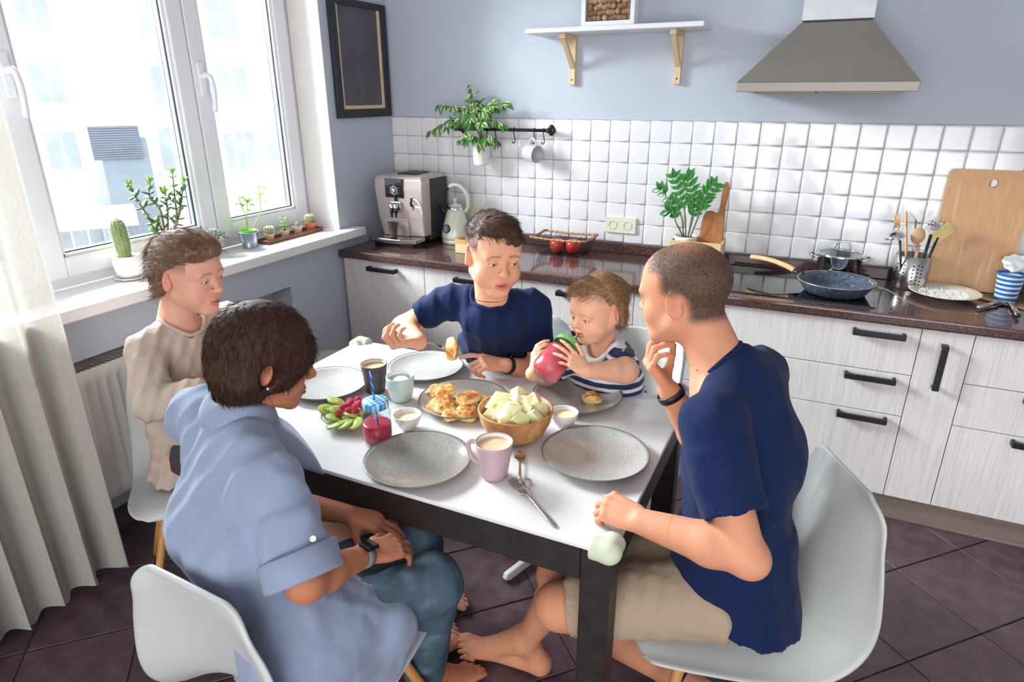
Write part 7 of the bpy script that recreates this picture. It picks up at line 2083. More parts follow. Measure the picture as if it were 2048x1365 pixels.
# striped paper tub with torn foil lid
ct = thing('striped_tub', 'blue and white striped tub with a peeled foil lid at the right edge', 'tub', (3.020, -0.152, WT))
sa = stripes_z('striped_card', (30, 112, 190), (236, 236, 232), 0.0192, 0.55, 0.0)
MB().lathe([(0, 0.001), (0.036, 0.001), (0.0375, 0.003), (0.0475, 0.104), (0.049, 0.106), (0.046, 0.106), (0.042, 0.09), (0, 0.09)], n=36).build('tub_body', sa, ct)
MB().lathe([(0, 0.0905), (0.030, 0.092), (0.0415, 0.091)], n=24).build('cream_filling', mat('pale_cream', (236, 226, 196), 0.5), ct)
S_ = SDF(); S_.k = 0.004
S_.ell((0.004, 0.022, 0.142), (0.043, 0.005, 0.036), rotx(-0.5), 0.002)
S_.warp(lambda X, Y, Z: (0.004 * NZ(X * 60, Y * 60, Z * 60)).astype(np.float32))
sdf_obj('foil_lid', S_, 0.0025, mat('white_foil', (226, 226, 224), 0.35, 0.35), ct, org=(0, 0, 0))
dp = thing('crumb_plate', 'cream plate with leftover white crumbs on the worktop near the steel holder', 'plate', (2.800, -0.222, WT))
MB().lathe([(0, 0.001), (0.062, 0.001), (0.066, 0.004), (0.105, 0.016), (0.128, 0.0235), (0.1285, 0.0255), (0.126, 0.0258), (0.098, 0.018), (0.068, 0.008), (0, 0.0065)], n=56).build('plate', mat('cream_stoneware', (222, 214, 200), 0.3), dp)
cq = MB(); rr = np.random.RandomState(4)
for k in range(900):
    a = rr.rand() * 6.283; r = 0.088 * math.sqrt(rr.rand()); z = 0.0075 + max(0, (r - 0.068) * 0.33)
    cq.ball((r * math.cos(a), r * math.sin(a), z + 0.001), rr.uniform(0.0010, 0.0032), 5, 4)
cq = cq.build('crumbs', mat('white_curd', (240, 238, 230), 0.8), dp); cq['kind'] = 'stuff'
fk = thing('serving_fork', 'steel fork resting from the frying pan rim onto the worktop', 'fork', PZ(1822, 608, WT))
def fork_mesh(tip, end, up, name, par, m, L=None):
    """fork from tine tips to handle end"""
    tip, end, up = map(lambda q: np.asarray(q, float), (tip, end, up)); d = unit(end - tip); L = np.linalg.norm(end - tip); w = unit(np.cross(up, d)); n = np.cross(d, w)
    b = MB(); o = PLOC(par)
    for k in range(4):
        x = (k - 1.5) * 0.0062 * L / 0.2
        b.tube([tip + w * x - o, tip + d * L * 0.12 + w * x - n * 0.003 - o, tip + d * L * 0.24 + w * x - n * 0.004 - o], [0.0010, 0.0016, 0.0017], 6)
    def ring(t, hw, hh, off): c = tip + d * L * t + n * off - o; return [c + w * hw * math.cos(a) + n * hh * math.sin(a) for a in np.linspace(0, 2 * math.pi, 12, endpoint=False)]
    k = L / 0.2
    b.rings([ring(0.225, 0.0108 * k, 0.0010, -0.004), ring(0.25, 0.0115 * k, 0.0014, -0.004), ring(0.31, 0.0098 * k, 0.0016, -0.003), ring(0.355, 0.0040 * k, 0.0018, 0.001), ring(0.42, 0.0030 * k, 0.0019, 0.004), ring(0.6, 0.0034 * k, 0.0019, 0.003), ring(0.85, 0.0058 * k, 0.0018, 0.001), ring(0.97, 0.0062 * k, 0.0015, 0.0), ring(1.0, 0.0036 * k, 0.0010, 0.0)], cap0=True, cap1=True)
    return b.build(name, m, par)
fork_mesh(PY(1738, 562, -0.40) , PZ(1822, 608, WT + 0.003), V(0, -0.2, 1), 'fork_body', fk, M['steel'])
gp_ = thing('garlic_press', 'steel garlic press lying at the right end of the worktop', 'garlic press', PZ(2008, 616, WT))
o_ = np.array(gp_.location); z_ = V(0, 0, 0.012)
a, b_ = PZ(1956, 621, WT) + z_, PZ(1998, 611, WT) + z_
MB().tube([a - o_, b_ - o_], 0.0085, 14).build('handle', M['steel'], gp_); MB().ball(a - o_, (0.0088, 0.0088, 0.0088), 14, 8).build('end_cap', M['chrome'], gp_)
a, c = PZ(2034, 638, WT) + z_, PZ(2022, 614, WT) + z_
MB().tube([a - o_, c - o_], 0.0085, 14).build('handle', M['steel'], gp_); MB().ball(a - o_, (0.0088, 0.0088, 0.0088), 14, 8).build('end_cap', M['black_plastic'], gp_)
MB().cbox((b_ + c) / 2 - o_, (0.050, 0.026, 0.020), 0.004, rotz(0.1)).build('press_chamber', M['chrome'], gp_)
ws = thing('wooden_turner', 'bamboo slotted turner lying under the garlic press', 'utensil', PZ(1990, 605, WT))
o_ = np.array(ws.location); a, b_ = PZ(1960, 597, WT) + V(0, 0, 0.004), PZ(2075, 628, WT) + V(0, 0, 0.004); d_ = unit(b_ - a); w_ = V(-d_[1], d_[0], 0)
for s in (-1, 0, 1): MB().cbox(a + d_ * 0.035 + w_ * 0.013 * s - o_, (0.075, 0.008, 0.005), 0.001, np.stack((d_, w_, V(0, 0, 1)), 1)).build('slat', bam, ws)
MB().cbox(a + d_ * 0.085 - o_, (0.04, 0.034, 0.005), 0.001, np.stack((d_, w_, V(0, 0, 1)), 1)).build('blade', bam, ws)
MB().tube([a + d_ * 0.10 - o_, b_ - o_], 0.004, 8).build('handle', bam, ws)

# ------------------------------------------------------------------ wall rail, hooks, hanging pot, mug
rl = thing('wall_rail', 'black wall rail with hooks above the tiles', 'rail', (0.75, -0.05, 1.49))
o_ = np.array(rl.location); ry = -0.052; rzz = 1.4965
MB().tube([V(0.452, ry, rzz) - o_, V(1.012, ry, rzz) - o_], 0.008, 12).build('bar', M['black_metal'], rl)
for x in (0.475, 0.988):
    MB().tube([V(x, ry, rzz) - o_, V(x, -0.012, rzz) - o_], 0.009, 12).build('bracket', M['black_metal'], rl)
    for s in (-1, 1): MB().lathe([(0, -0.004), (0.014, -0.004), (0.0145, 0.0), (0.012, 0.004), (0, 0.005)], V(x, -0.0145, rzz + 0.013 * s) - o_, 18, rotx(math.pi / 2)).build('wall_plate', M['black_metal'], rl)
    MB().lathe([(0, 0.0), (0.0125, 0.0), (0.0125, 0.018), (0, 0.018)], V(x - 0.009, ry, rzz) - o_, 16, roty(math.pi / 2)).build('collar', M['black_metal'], rl)
for x in (0.447, 1.017): MB().lathe([(0, -0.008), (0.011, -0.008), (0.012, 0), (0.011, 0.008), (0, 0.008)], V(x, ry, rzz) - o_, 16, roty(math.pi / 2)).build('end_knob', M['black_metal'], rl)
def hook(x, lab):
    h = thing('s_hook', lab, 'hook', (x, ry, rzz - 0.06), 0, 'hooks on the black rail')
    pth = [V(0, 0.008, 0.056), V(0, 0.004, 0.068), V(0, -0.005, 0.070), V(0, -0.011, 0.062), V(0, -0.008, 0.045), V(0.003, -0.004, 0.02), V(0.005, -0.006, 0.004), V(0.002, -0.012, -0.004), V(-0.002, -0.020, -0.002), V(-0.003, -0.023, 0.006)]
    MB().tube(spline(pth, 5), 0.0025, 8).build('hook_wire', M['black_metal'], h)
hook(PY(1029, 262, ry)[0], 'black hook left of the hanging mug on the rail, empty')
hook(PY(1069, 262, ry)[0], 'black hook carrying the grey mug on the rail')
hook(PY(1088, 262, ry)[0], 'black empty hook between the mug and the rail bracket')
hook(PY(992, 280, ry)[0], 'black hook half hidden behind the hanging plant pot')
hk = PY(963, 330, -0.085)
hp2 = thing('hanging_plant', 'variegated weeping fig in a white pot hanging from the rail', 'plant', (hk[0], -0.085, hk[2]))
MB().lathe([(0, 0), (0.040, 0), (0.041, 0.004), (0.0425, 0.012), (0.042, 0.014), (0.0480, 0.088), (0.0495, 0.090), (0.049, 0.094), (0.0515, 0.112), (0.054, 0.114), (0.0535, 0.117), (0.050, 0.116), (0.046, 0.10), (0, 0.10)], n=36).build('pot', mat('white_enamel', (232, 230, 226), 0.3), hp2)
MB().tube(spline([(0.02, 0.035, 0.112), (0.022, 0.030, 0.14), (0.022, 0.022, 0.165), (0.022, 0.033, 0.172), (0.022, 0.040, 0.160)], 5), 0.0022, 6).build('hanger', M['black_metal'], hp2)
soil_disc(hp2, (0, 0, 0), 0.047, 0.104)
fig_l = leaf_mesh('fig_leaf', leaf_mat('fig_variegated', (70, 128, 58), (98, 152, 76), edge=(214, 222, 168)), 0.052, 0.026, 0.30, 0.3)
fig_d = leaf_mesh('fig_dark_leaf', leaf_mat('fig_dark', (50, 112, 48), (76, 136, 62)), 0.052, 0.024, 0.35, 0.3)
lp = np.array(hp2.location); bark = mat('fig_bark', (118, 92, 68), 0.8)
rr = np.random.RandomState(9)
trunk = [lp + V(0.002, 0, 0.10), lp + V(0.0, -0.004, 0.18), PY(958, 225, -0.09)]
for k in range(3): MB().tube([p - lp + V(0.006 * (k - 1), 0.004 * (k - 1), 0) for p in spline(trunk, 6)], [0.004 - 0.0002 * j for j in range(13)], 6).build('trunk', bark, hp2)
ends = [((940, 172), -0.10, 14), ((905, 235), -0.12, 16), ((878, 210), -0.13, 15), ((862, 262), -0.13, 16), ((895, 255), -0.14, 14), ((925, 215), -0.11, 14), ((985, 205), -0.10, 14), ((1015, 205), -0.11, 15), ((1005, 250), -0.13, 14), ((975, 230), -0.13, 14), ((940, 275), -0.145, 12), ((985, 275), -0.145, 12), ((955, 205), -0.08, 12), ((920, 280), -0.14, 10), ((1000, 285), -0.12, 9), ((960, 285), -0.15, 8), ((965, 250), -0.15, 12), ((935, 245), -0.15, 12)]
for (u, v), yy, n in ends:
    e = PY(u, v, yy); st = trunk[0] + (trunk[2] - trunk[0]) * rr.uniform(0.35, 0.9) if v < 270 else lp + V(0, 0, 0.11)
    w = spline([st, (st + e) / 2 + V(0, -0.01, 0.022), e], 8)
    MB().tube([p - lp for p in w], [0.0018 - 0.0012 * k / len(w) for k in range(len(w))], 5).build('twig', bark, hp2)
    n = int(n * 1.25)
    for k in range(n):
        i = int(3 + (len(w) - 4) * (k + 1) / n); dd = unit(w[i] - w[max(i - 1, 0)])
        ld = unit(dd * 0.6 + rr.normal(0, 0.55, 3) * V(1, 0.6, 0.5) + V(0, -0.15, -0.55))
        put_leaf(fig_d if (rr.rand() < 0.3 or i > len(w) - 3) else fig_l, hp2, w[i], ld, V(rr.uniform(-0.3, 0.3), -0.8, 0.6), rr.uniform(0.7, 1.1))
mg = thing('grey_mug', 'pale grey mug hanging by its handle from a rail hook', 'mug', PY(1064, 307, -0.075))
o_ = np.array(mg.location); gm = mat('pale_grey_enamel', (196, 198, 202), 0.35, c2=(188, 190, 194), ns=9)
ax_ = unit(V(0.92, -0.36, -0.10)); Rm = frame(ax_, (0, 0, 1))
MB().lathe([(0, -0.036), (0.040, -0.036), (0.0425, -0.033), (0.0425, 0.034), (0.0435, 0.038), (0.041, 0.038), (0.040, -0.030), (0, -0.030)], (0, 0, 0), 36, Rm).build('mug_body', gm, mg)
up_ = Rm @ V(1, 0, 0)
MB().tube(spline([up_ * 0.041 - ax_ * 0.022, up_ * 0.062 - ax_ * 0.020, up_ * 0.074, up_ * 0.062 + ax_ * 0.020, up_ * 0.041 + ax_ * 0.022], 6), 0.0048, 10).build('mug_handle', gm, mg)
# ------------------------------------------------------------------ high chair
hc_w = mat('white_lacquer', (226, 224, 218), 0.4); hc_g = mat('pale_grey_cushion', (196, 194, 190), 0.6)
hi = thing('high_chair', 'white high chair with a pale grey seat at the far side of the table', 'high chair', (1.76, -1.20, 0), math.atan2(0.30, -0.954))
# local +y is forward; two slanted side boards on floor runners
for sx in (-1, 1):
    b = MB()
    pts = [(-0.205, 0.0), (0.405, 0.0), (0.425, 0.014), (0.415, 0.034), (0.10, 0.040), (-0.05, 0.42), (-0.16, 0.72), (-0.185, 0.84), (-0.205, 0.848), (-0.222, 0.84), (-0.20, 0.70), (-0.10, 0.42), (0.045, 0.034), (-0.205, 0.030)]
    b.prism(pts, -0.011, 0.011, R=np.array(((0, 0, 1), (1, 0, 0), (0, 1, 0.))), c=(0.19 * sx, 0, 0)); b.build('side_frame', hc_w, hi, bevel=0.004)
MB().cbox((0, 0.04, 0.585), (0.36, 0.26, 0.018), 0.004).build('seat', hc_w, hi)
MB().cbox((0, 0.10, 0.30), (0.36, 0.20, 0.018), 0.004).build('footrest', hc_w, hi)
MB().tube([(-0.185, 0.0, 0.18), (0.185, 0.0, 0.18)], 0.007, 8).build('cross_rod', M['steel'], hi)
S_ = SDF(); S_.k = 0.01
R_ = np.eye(3)
nseg = 14; rows = []
for zz in (0.60, 0.63, 0.70, 0.78, 0.845, 0.86):
    k = 0.012 if zz in (0.60, 0.86) else 0
    row = []
    for i in range(nseg + 1):
        a = -1.25 + 2.5 * i / nseg; row.append(V((0.185 - k) * math.sin(a) * 1.02, 0.02 - 0.20 * math.cos(a) - (zz - 0.6) * 0.12, zz))
    rows.append(row)
o = MB().rings(rows, close=False).build('backrest', hc_g, hi); md = o.modifiers.new('thick', 'SOLIDIFY'); md.thickness = 0.014; md.offset = 0
md = o.modifiers.new('sub', 'SUBSURF'); md.levels = 1; md.render_levels = 1
MB().tube(spline([(-0.188, 0.06, 0.70), (-0.170, 0.16, 0.705), (0, 0.20, 0.705), (0.170, 0.16, 0.705), (0.188, 0.06, 0.70)], 6), 0.012, 10).build('safety_bar', hc_w, hi)

# ------------------------------------------------------------------ crockery
PLM = {}
def glaze(name, base, base2, dark, light, rough=0.16):
    a = Mt(name); a.set(rough=rough, coat=0.35, spec=0.55)
    cur = a.ramp(a.noise(7, 3), [(0.35, base), (0.65, base2)])
    for c, sc, th in ((dark, 330, 0.60), (light, 240, 0.62)):
        f = a.noise(sc, 2); mr = a.new('ShaderNodeMapRange'); mr.inputs['From Min'].default_value = th; mr.inputs['From Max'].default_value = th + 0.05; a.l.new(f, mr.inputs['Value'])
        mx = a.new('ShaderNodeMix', data_type='RGBA'); mx.inputs['B'].default_value = lin(c); a.l.new(mr.outputs[0], mx.inputs['Factor']); a.l.new(cur, mx.inputs['A']); cur = mx.outputs['Result']
    a.color(cur); return a.m
PLM['dark'] = glaze('grey_brown_glaze', (138, 134, 127), (152, 148, 141), (96, 92, 88), (176, 172, 166))
PLM['light'] = glaze('pale_grey_glaze', (176, 175, 172), (186, 185, 182), (140, 138, 136), (202, 201, 199))
PLM['mid'] = glaze('mid_grey_glaze', (164, 162, 157), (176, 174, 169), (124, 121, 118), (196, 194, 190))
rim_m = mat('brown_rim_glaze', (108, 98, 92), 0.3)
def plate(u, v, r, label, m, z=None, group='dinner plates on the table', name='dinner_plate', side=None):
    c = PZ(u, v, TZ + 0.018); p = thing(name, label, 'plate', (c[0], c[1], TZ), random.uniform(0, 6), group)
    k = r / 0.135
    MB().lathe([(0, 0.0008), (0.078 * k, 0.0008), (0.081 * k, 0.003), (0.108 * k, 0.010), (0.128 * k, 0.0175), (0.1345 * k, 0.0225), (0.1335 * k, 0.0245), (0.125 * k, 0.0200), (0.105 * k, 0.0125), (0.082 * k, 0.0066), (0.05 * k, 0.0054), (0, 0.005)], n=64).build('plate_body', m, p)
    MB().lathe([(0.1342 * k, 0.0212), (0.1358 * k, 0.0232), (0.1348 * k, 0.0250), (0.1330 * k, 0.0246)], n=64).build('rim', rim_m, p)
    return p, c
plate(835.5, 919, 0.1375, 'dark speckled empty dinner plate at the near table edge, left of the pink mug', PLM['dark'])
pman, _ = plate(1190.5, 907, 0.139, 'empty speckled grey dinner plate in front of the person in shorts', PLM['mid'])
plate(852, 733, 0.129, 'pale grey empty dinner plate under the raised fork', PLM['light'])
plate(655, 768, 0.128, 'pale grey dinner plate nearest the person with crossed arms', PLM['light'])
ptod, ctod = plate(1155, 789, 0.138, 'grey dinner plate with a single curd pancake before the small child', PLM['mid'])
pcake, cpl = plate(928, 799, 0.138, 'grey platter plate heaped with golden curd pancakes', PLM['light'], name='serving_plate', group=None)

# ------------------------------------------------------------------ curd pancakes
def cake_mat():
    a = Mt('golden_curd_pancake'); a.set(rough=0.6, spec=0.3, sss=0.1); a.b.inputs['Subsurface Scale'].default_value = 0.01
    g = a.new('ShaderNodeNewGeometry'); at = a.new('ShaderNodeTexCoord')
    sp = a.new('ShaderNodeSeparateXYZ'); a.l.new(at.outputs['Normal'], sp.inputs[0])
    ab = a.new('ShaderNodeMath'); ab.operation = 'ABSOLUTE'; a.l.new(sp.outputs['Z'], ab.inputs[0])
    mm = a.new('ShaderNodeMath'); mm.operation = 'MULTIPLY'; a.l.new(ab.outputs[0], mm.inputs[0]); 
    nz = a.noise(45, 4); mr = a.new('ShaderNodeMapRange'); mr.inputs['From Min'].default_value = 0.28; mr.inputs['From Max'].default_value = 0.62; a.l.new(nz, mr.inputs['Value']); a.l.new(mr.outputs[0], mm.inputs[1])
    a.color(a.ramp(mm.outputs[0], [(0.22, (232, 206, 140)), (0.5, (218, 164, 90)), (0.85, (176, 98, 46))]))
    a.bump(a.noise(120, 4), 0.5, 0.003)
    return a.m
CK = cake_mat()
def cake_mesh(seed, r=0.033, h=0.0135, bite=False):
    S = SDF(); S.k = 0.004; S.ell((0, 0, 0), (r, r * 0.93, h), None, 0.004); S.box((0, 0, 0), (r * 0.72, r * 0.68, h * 0.96), None, h * 0.6, 0.010)
    S.warp(lambda X, Y, Z: (0.0035 * NZ(X * 50 + seed, Y * 50, Z * 50) + 0.0012 * NZ(X * 150, Y * 150 + seed, Z * 150)).astype(np.float32))
    if bite: S.ell((r * 0.9, -r * 0.5, 0), (r * 0.55, r * 0.6, h * 3), None, 0.002, 's')
    v, f = S.mesh(0.0028); v = relax(v, f, 1)
    o = raw_mesh('pancake', v, f, CK); me = o.data; bpy.data.objects.remove(o); return me
CKS = [cake_mesh(s) for s in (1.0, 7.3, 13.1)]; CKB = cake_mesh(4.4, 0.031, 0.012, True)
def cake(me, pos, R, label, s=1.0, group=None):
    o = bpy.data.objects.new('curd_pancake', me); COL.objects.link(o); o.location = [float(k) for k in pos]; o.rotation_euler = Matrix(R.tolist()).to_euler(); o.scale = (s, s, s)
    return tag(o, label, 'pancake', group)
G_ = 'golden curd pancakes heaped on the platter'
zb = TZ + 0.0052
cp = np.array((cpl[0], cpl[1], 0))
for k, (u, v, z, tx, ty, s, lab) in enumerate(((868, 812, 0.013, 0.35, -0.35, 1.0, 'pancake at the left rim of the platter, leaning under its neighbour'), (886, 808, 0.028, 0.30, -0.25, 1.05, 'pancake overlapping the leftmost one on the platter'),
    (870, 787, 0.016, -0.9, -0.5, 0.95, 'browned pancake standing on edge at the back left of the platter'), (893, 783, 0.036, -0.25, 0.15, 1.05, 'topmost pancake at the back of the platter'),
    (936, 797, 0.040, 0.15, 0.12, 1.15, 'largest pancake on top, middle of the platter'), (903, 829, 0.013, 0.10, 0.0, 1.0, 'flat pancake at the near rim of the platter'), (932, 826, 0.018, 0.30, 0.1, 1.05, 'pancake leaning at the near rim beside the melon bowl'),
    (972, 800, 0.016, -0.2, 0.45, 1.0, 'browned pancake partly hidden behind the melon bowl'), (920, 806, 0.012, 0.0, 0.1, 1.0, 'pancake at the bottom middle of the heap'))):
    c = PZ(u, v, zb + z); cake(CKS[k % 3], c, rotz(k * 1.1) @ rotx(tx) @ roty(ty), lab, s, G_)
cake(CKB, PZ(1183, 797, TZ + 0.018) , rotz(-0.9), 'single bitten curd pancake on the small child\'s plate', 1.0)
cake(CKS[1], PZ(1655, 559, WT + 0.022), rotz(0.3), 'browned curd pancake frying in the pan', 0.82)
bite_c = PY(1303, 683, MAN_BITE[1])
cake(CKB, MAN_BITE + V(0.004, 0.0, 0.004), rotz(0.5) @ rotx(0.8), 'last bite of pancake between fingers at the mouth', 0.5)

# boy's fork with a pancake
ft, fe = P(912, 699, 2.03), P(800, 676, 1.965)
fo = thing('dinner_fork', 'steel fork with a pancake on its tines, held in the raised hand', 'fork', fe)
fork_mesh(ft, fe, V(0.1, -0.3, 1), 'fork_body', fo, M['steel'])
cake(CKS[2], P(904, 698, 2.03), frame(unit(ft - fe) + V(0, 0, 0.1)) @ rotz(0.4), 'curd pancake speared upright on the raised fork', 1.2)

# ------------------------------------------------------------------ wooden bowl of melon
bc = PZ(1031, 876, TZ)
bw = thing('wooden_bowl', 'turned wooden bowl full of pale melon chunks', 'bowl', (bc[0], bc[1], TZ))
acac = wood('turned_acacia', (190, 140, 90), (166, 112, 66), (208, 164, 114), ns=7, stretch=(3, 3, 3))
BR = 0.103
MB().lathe([(0, 0.001), (0.038, 0.001), (0.055, 0.006), (0.080, 0.026), (0.096, 0.057), (BR, 0.090), (BR - 0.001, 0.093), (BR - 0.006, 0.093), (0.088, 0.059), (0.071, 0.032), (0.042, 0.014), (0, 0.012)], n=56).build('bowl_body', acac, bw)
mel = mat('melon_flesh', (234, 230, 188), 0.35, c2=(216, 220, 150), ns=22, lo=0.4, hi=0.75, sss=0.2)
mels = []
for sd in range(4):
    b = MB(); rr = np.random.RandomState(40 + sd); q = 0.019
    vv = [V(x, y, z) * V(1.25, 0.8, 1.0) * q + rr.uniform(-0.004, 0.004, 3) for x in (-1, 1) for y in (-1, 1) for z in (-1, 1)]
    for i in (1, 3): vv[i] = vv[i] * V(0.5, 1, 1)
    b.add(vv, [(0, 1, 3, 2), (4, 6, 7, 5), (0, 4, 5, 1), (2, 3, 7, 6), (0, 2, 6, 4), (1, 5, 7, 3)], False)
    mels.append(mesh_only(b, 'melon_chunk', mel))
rr = np.random.RandomState(5); k = 0
for ring, n, z in ((0.054, 9, 0.062), (0.020, 3, 0.060), (0.062, 9, 0.088), (0.032, 5, 0.096), (0.004, 1, 0.110), (0.047, 4, 0.108)):
    for i in range(n):
        a = 2 * math.pi * i / n + ring * 40
        o = bpy.data.objects.new('melon_chunk', mels[k % 4]); COL.objects.link(o)
        o.location = (bc[0] + ring * math.cos(a), bc[1] + ring * math.sin(a), TZ + z + rr.uniform(-0.004, 0.004)); o.rotation_euler = rr.uniform(-0.9, 0.9, 3).tolist(); o.rotation_euler.z = rr.uniform(0, 6)
        md = o.modifiers.new('b', 'BEVEL'); md.width = 0.0025; md.segments = 2
        tag(o, 'pale melon chunk in the wooden bowl', 'melon', 'melon chunks in the wooden bowl'); k += 1

# ------------------------------------------------------------------ cups, bowls, jars
def cup_prof(r0, r1, h, t=0.0035, bot=0.006, bulge=0.0):
    out = [(0, 0.0008), (r0 - 0.003, 0.0008), (r0, 0.004)] + [(r0 + (r1 - r0) * k / 8 + bulge * math.sin(math.pi * k / 8), h * k / 8) for k in range(1, 9)]
    inn = [(r0 + (r1 - r0) * k / 8 + bulge * math.sin(math.pi * k / 8) - t, h * k / 8) for k in range(8, 0, -1)]
    return out + [(r1 - t / 2, h + 0.0015)] + inn + [(r0 - t, bot), (0, bot)]
def liquid(root, r, z, m, name='drink'):
    return MB().lathe([(0, z), (r * 0.9, z), (r, z + 0.0006), (r, z - 0.003), (0, z - 0.003)], n=32).build(name, m, root)
coffee = mat('milky_coffee', (206, 176, 142), 0.3, c2=(222, 196, 164), ns=30)
c = PZ(989, 953, TZ)
mg1 = thing('pink_mug', 'dusty pink mug of milky coffee between the two near plates', 'mug', (c[0], c[1], TZ))
pinkm = mat('dusty_pink_glaze', (176, 150, 155), 0.4, c2=(169, 143, 149), ns=12)
MB().lathe(cup_prof(0.0315, 0.0475, 0.098), n=44).build('mug_body', pinkm, mg1)
MB().lathe([(0.0435, 0.0975), (0.0425, 0.09), (0.0405, 0.083)], n=44).build('white_lining', M['white_ceramic'], mg1)
liquid(mg1, 0.0418, 0.088, coffee)
hdn = unit(-RX * 0.97 + V(0.1, 0.25, 0)); hdn[2] = 0
MB().tube(spline([hdn * 0.044 + V(0, 0, 0.090), hdn * 0.060 + V(0, 0, 0.092), hdn * 0.066 + V(0, 0, 0.075), hdn * 0.058 + V(0, 0, 0.045), hdn * 0.037 + V(0, 0, 0.030)], 6), 0.0045, 10, flat=1.4).build('mug_handle', pinkm, mg1)
c = PZ(752, 783, TZ)
mg2 = thing('dark_cup', 'dark brown cup of milky coffee behind the gingham-lidded jar', 'cup', (c[0], c[1], TZ))
MB().lathe(cup_prof(0.030, 0.042, 0.096), n=40).build('cup_body', mat('matt_brown_glaze', (84, 74, 72), 0.5, c2=(74, 64, 62), ns=10), mg2)
MB().lathe([(0.0385, 0.096), (0.037, 0.085)], n=40).build('white_lining', mat('cream_lining', (214, 204, 192), 0.3), mg2); liquid(mg2, 0.0365, 0.084, coffee)
c = PZ(803, 800, TZ)
mg3 = thing('ribbed_cup', 'pale blue ribbed cup holding white curd', 'cup', (c[0], c[1], TZ))
MB().lathe(cup_prof(0.030, 0.043, 0.082, bulge=0.004), n=120, wob=lambda a, z: 1 + (0.011 * (math.cos(30 * a) - 1) if 0.006 < z < 0.066 else 0)).build('cup_body', mat('pale_blue_glaze', (178, 202, 204), 0.3, c2=(196, 212, 208), ns=6), mg3)
MB().lathe([(0.0392, 0.081), (0.040, 0.05), (0.037, 0.03)], n=40).build('white_lining', M['white_ceramic'], mg3)
S_ = SDF(); S_.k = 0.006
for k in range(9): S_.ell((0.016 * math.cos(k * 2.4) * (k / 9), 0.016 * math.sin(k * 2.4) * (k / 9), 0.062 + 0.006 * rng.rand()), 0.012, None, 0.006)
S_.ell((0, 0, 0.054), (0.036, 0.036, 0.010), None, 0.006)
sdf_obj('curd', S_, 0.003, mat('white_curd_cheese', (240, 236, 226), 0.7), mg3, org=(0, 0, 0))
def sauce_bowl(u, v, label):
    c = PZ(u, v, TZ); b = thing('sauce_bowl', label, 'bowl', (c[0], c[1], TZ), 0, 'small bowls of cream sauce')
    MB().lathe([(0, 0.0008), (0.019, 0.0008), (0.020, 0.004), (0.030, 0.016), (0.0375, 0.032), (0.0405, 0.046), (0.0400, 0.0475), (0.0375, 0.046), (0.034, 0.032), (0.026, 0.016), (0, 0.010)], n=40).build('bowl_body', mat('grey_white_glaze', (222, 216, 212), 0.3), b)
    liquid(b, 0.0345, 0.034, mat('cream_sauce', (238, 226, 176), 0.35), 'sauce')
sauce_bowl(816, 858, 'small white bowl of cream sauce beside the gingham-lidded jar')
sauce_bowl(1128, 853, 'small white bowl of cream sauce right of the melon bowl')
jar_g = glass_mat('jar_glass', (244, 250, 250), 0.02)
smoothie = mat('raspberry_smoothie', (186, 26, 58), 0.3, c2=(206, 44, 76), ns=40)
def gingham(name, c1, c2, c3):
    a = Mt(name); a.set(rough=0.45)
    cs = []
    for ax in (0, 1):
        sp = a.new('ShaderNodeSeparateXYZ'); a.l.new(a.coords((1, 1, 1), (0, 0, 0.4)), sp.inputs[0])
        m1 = a.new('ShaderNodeMath'); m1.operation = 'DIVIDE'; m1.inputs[1].default_value = 0.0135; a.l.new(sp.outputs[ax], m1.inputs[0])
        m2 = a.new('ShaderNodeMath'); m2.operation = 'FRACT'; a.l.new(m1.outputs[0], m2.inputs[0])
        m3 = a.new('ShaderNodeMath'); m3.operation = 'GREATER_THAN'; m3.inputs[1].default_value = 0.5; a.l.new(m2.outputs[0], m3.inputs[0]); cs.append(m3.outputs[0])
    ad = a.new('ShaderNodeMath'); ad.operation = 'ADD'; a.l.new(cs[0], ad.inputs[0]); a.l.new(cs[1], ad.inputs[1])
    dv = a.new('ShaderNodeMath'); dv.operation = 'MULTIPLY'; dv.inputs[1].default_value = 0.5; a.l.new(ad.outputs[0], dv.inputs[0])
    a.color(a.ramp(dv.outputs[0], [(0.1, c1), (0.5, c2), (0.9, c3)])); return a.m
def straw_mat(name, c1, c2):
    a = Mt(name); a.set(rough=0.3)
    w = a.new('ShaderNodeTexWave'); w.bands_direction = 'DIAGONAL'; w.inputs['Scale'].default_value = 42; a.l.new(a.coords((1, 1, 0.6)), w.inputs['Vector'])
    a.color(a.ramp(w.outputs['Fac'], [(0.45, c1), (0.6, c2)])); return a.m
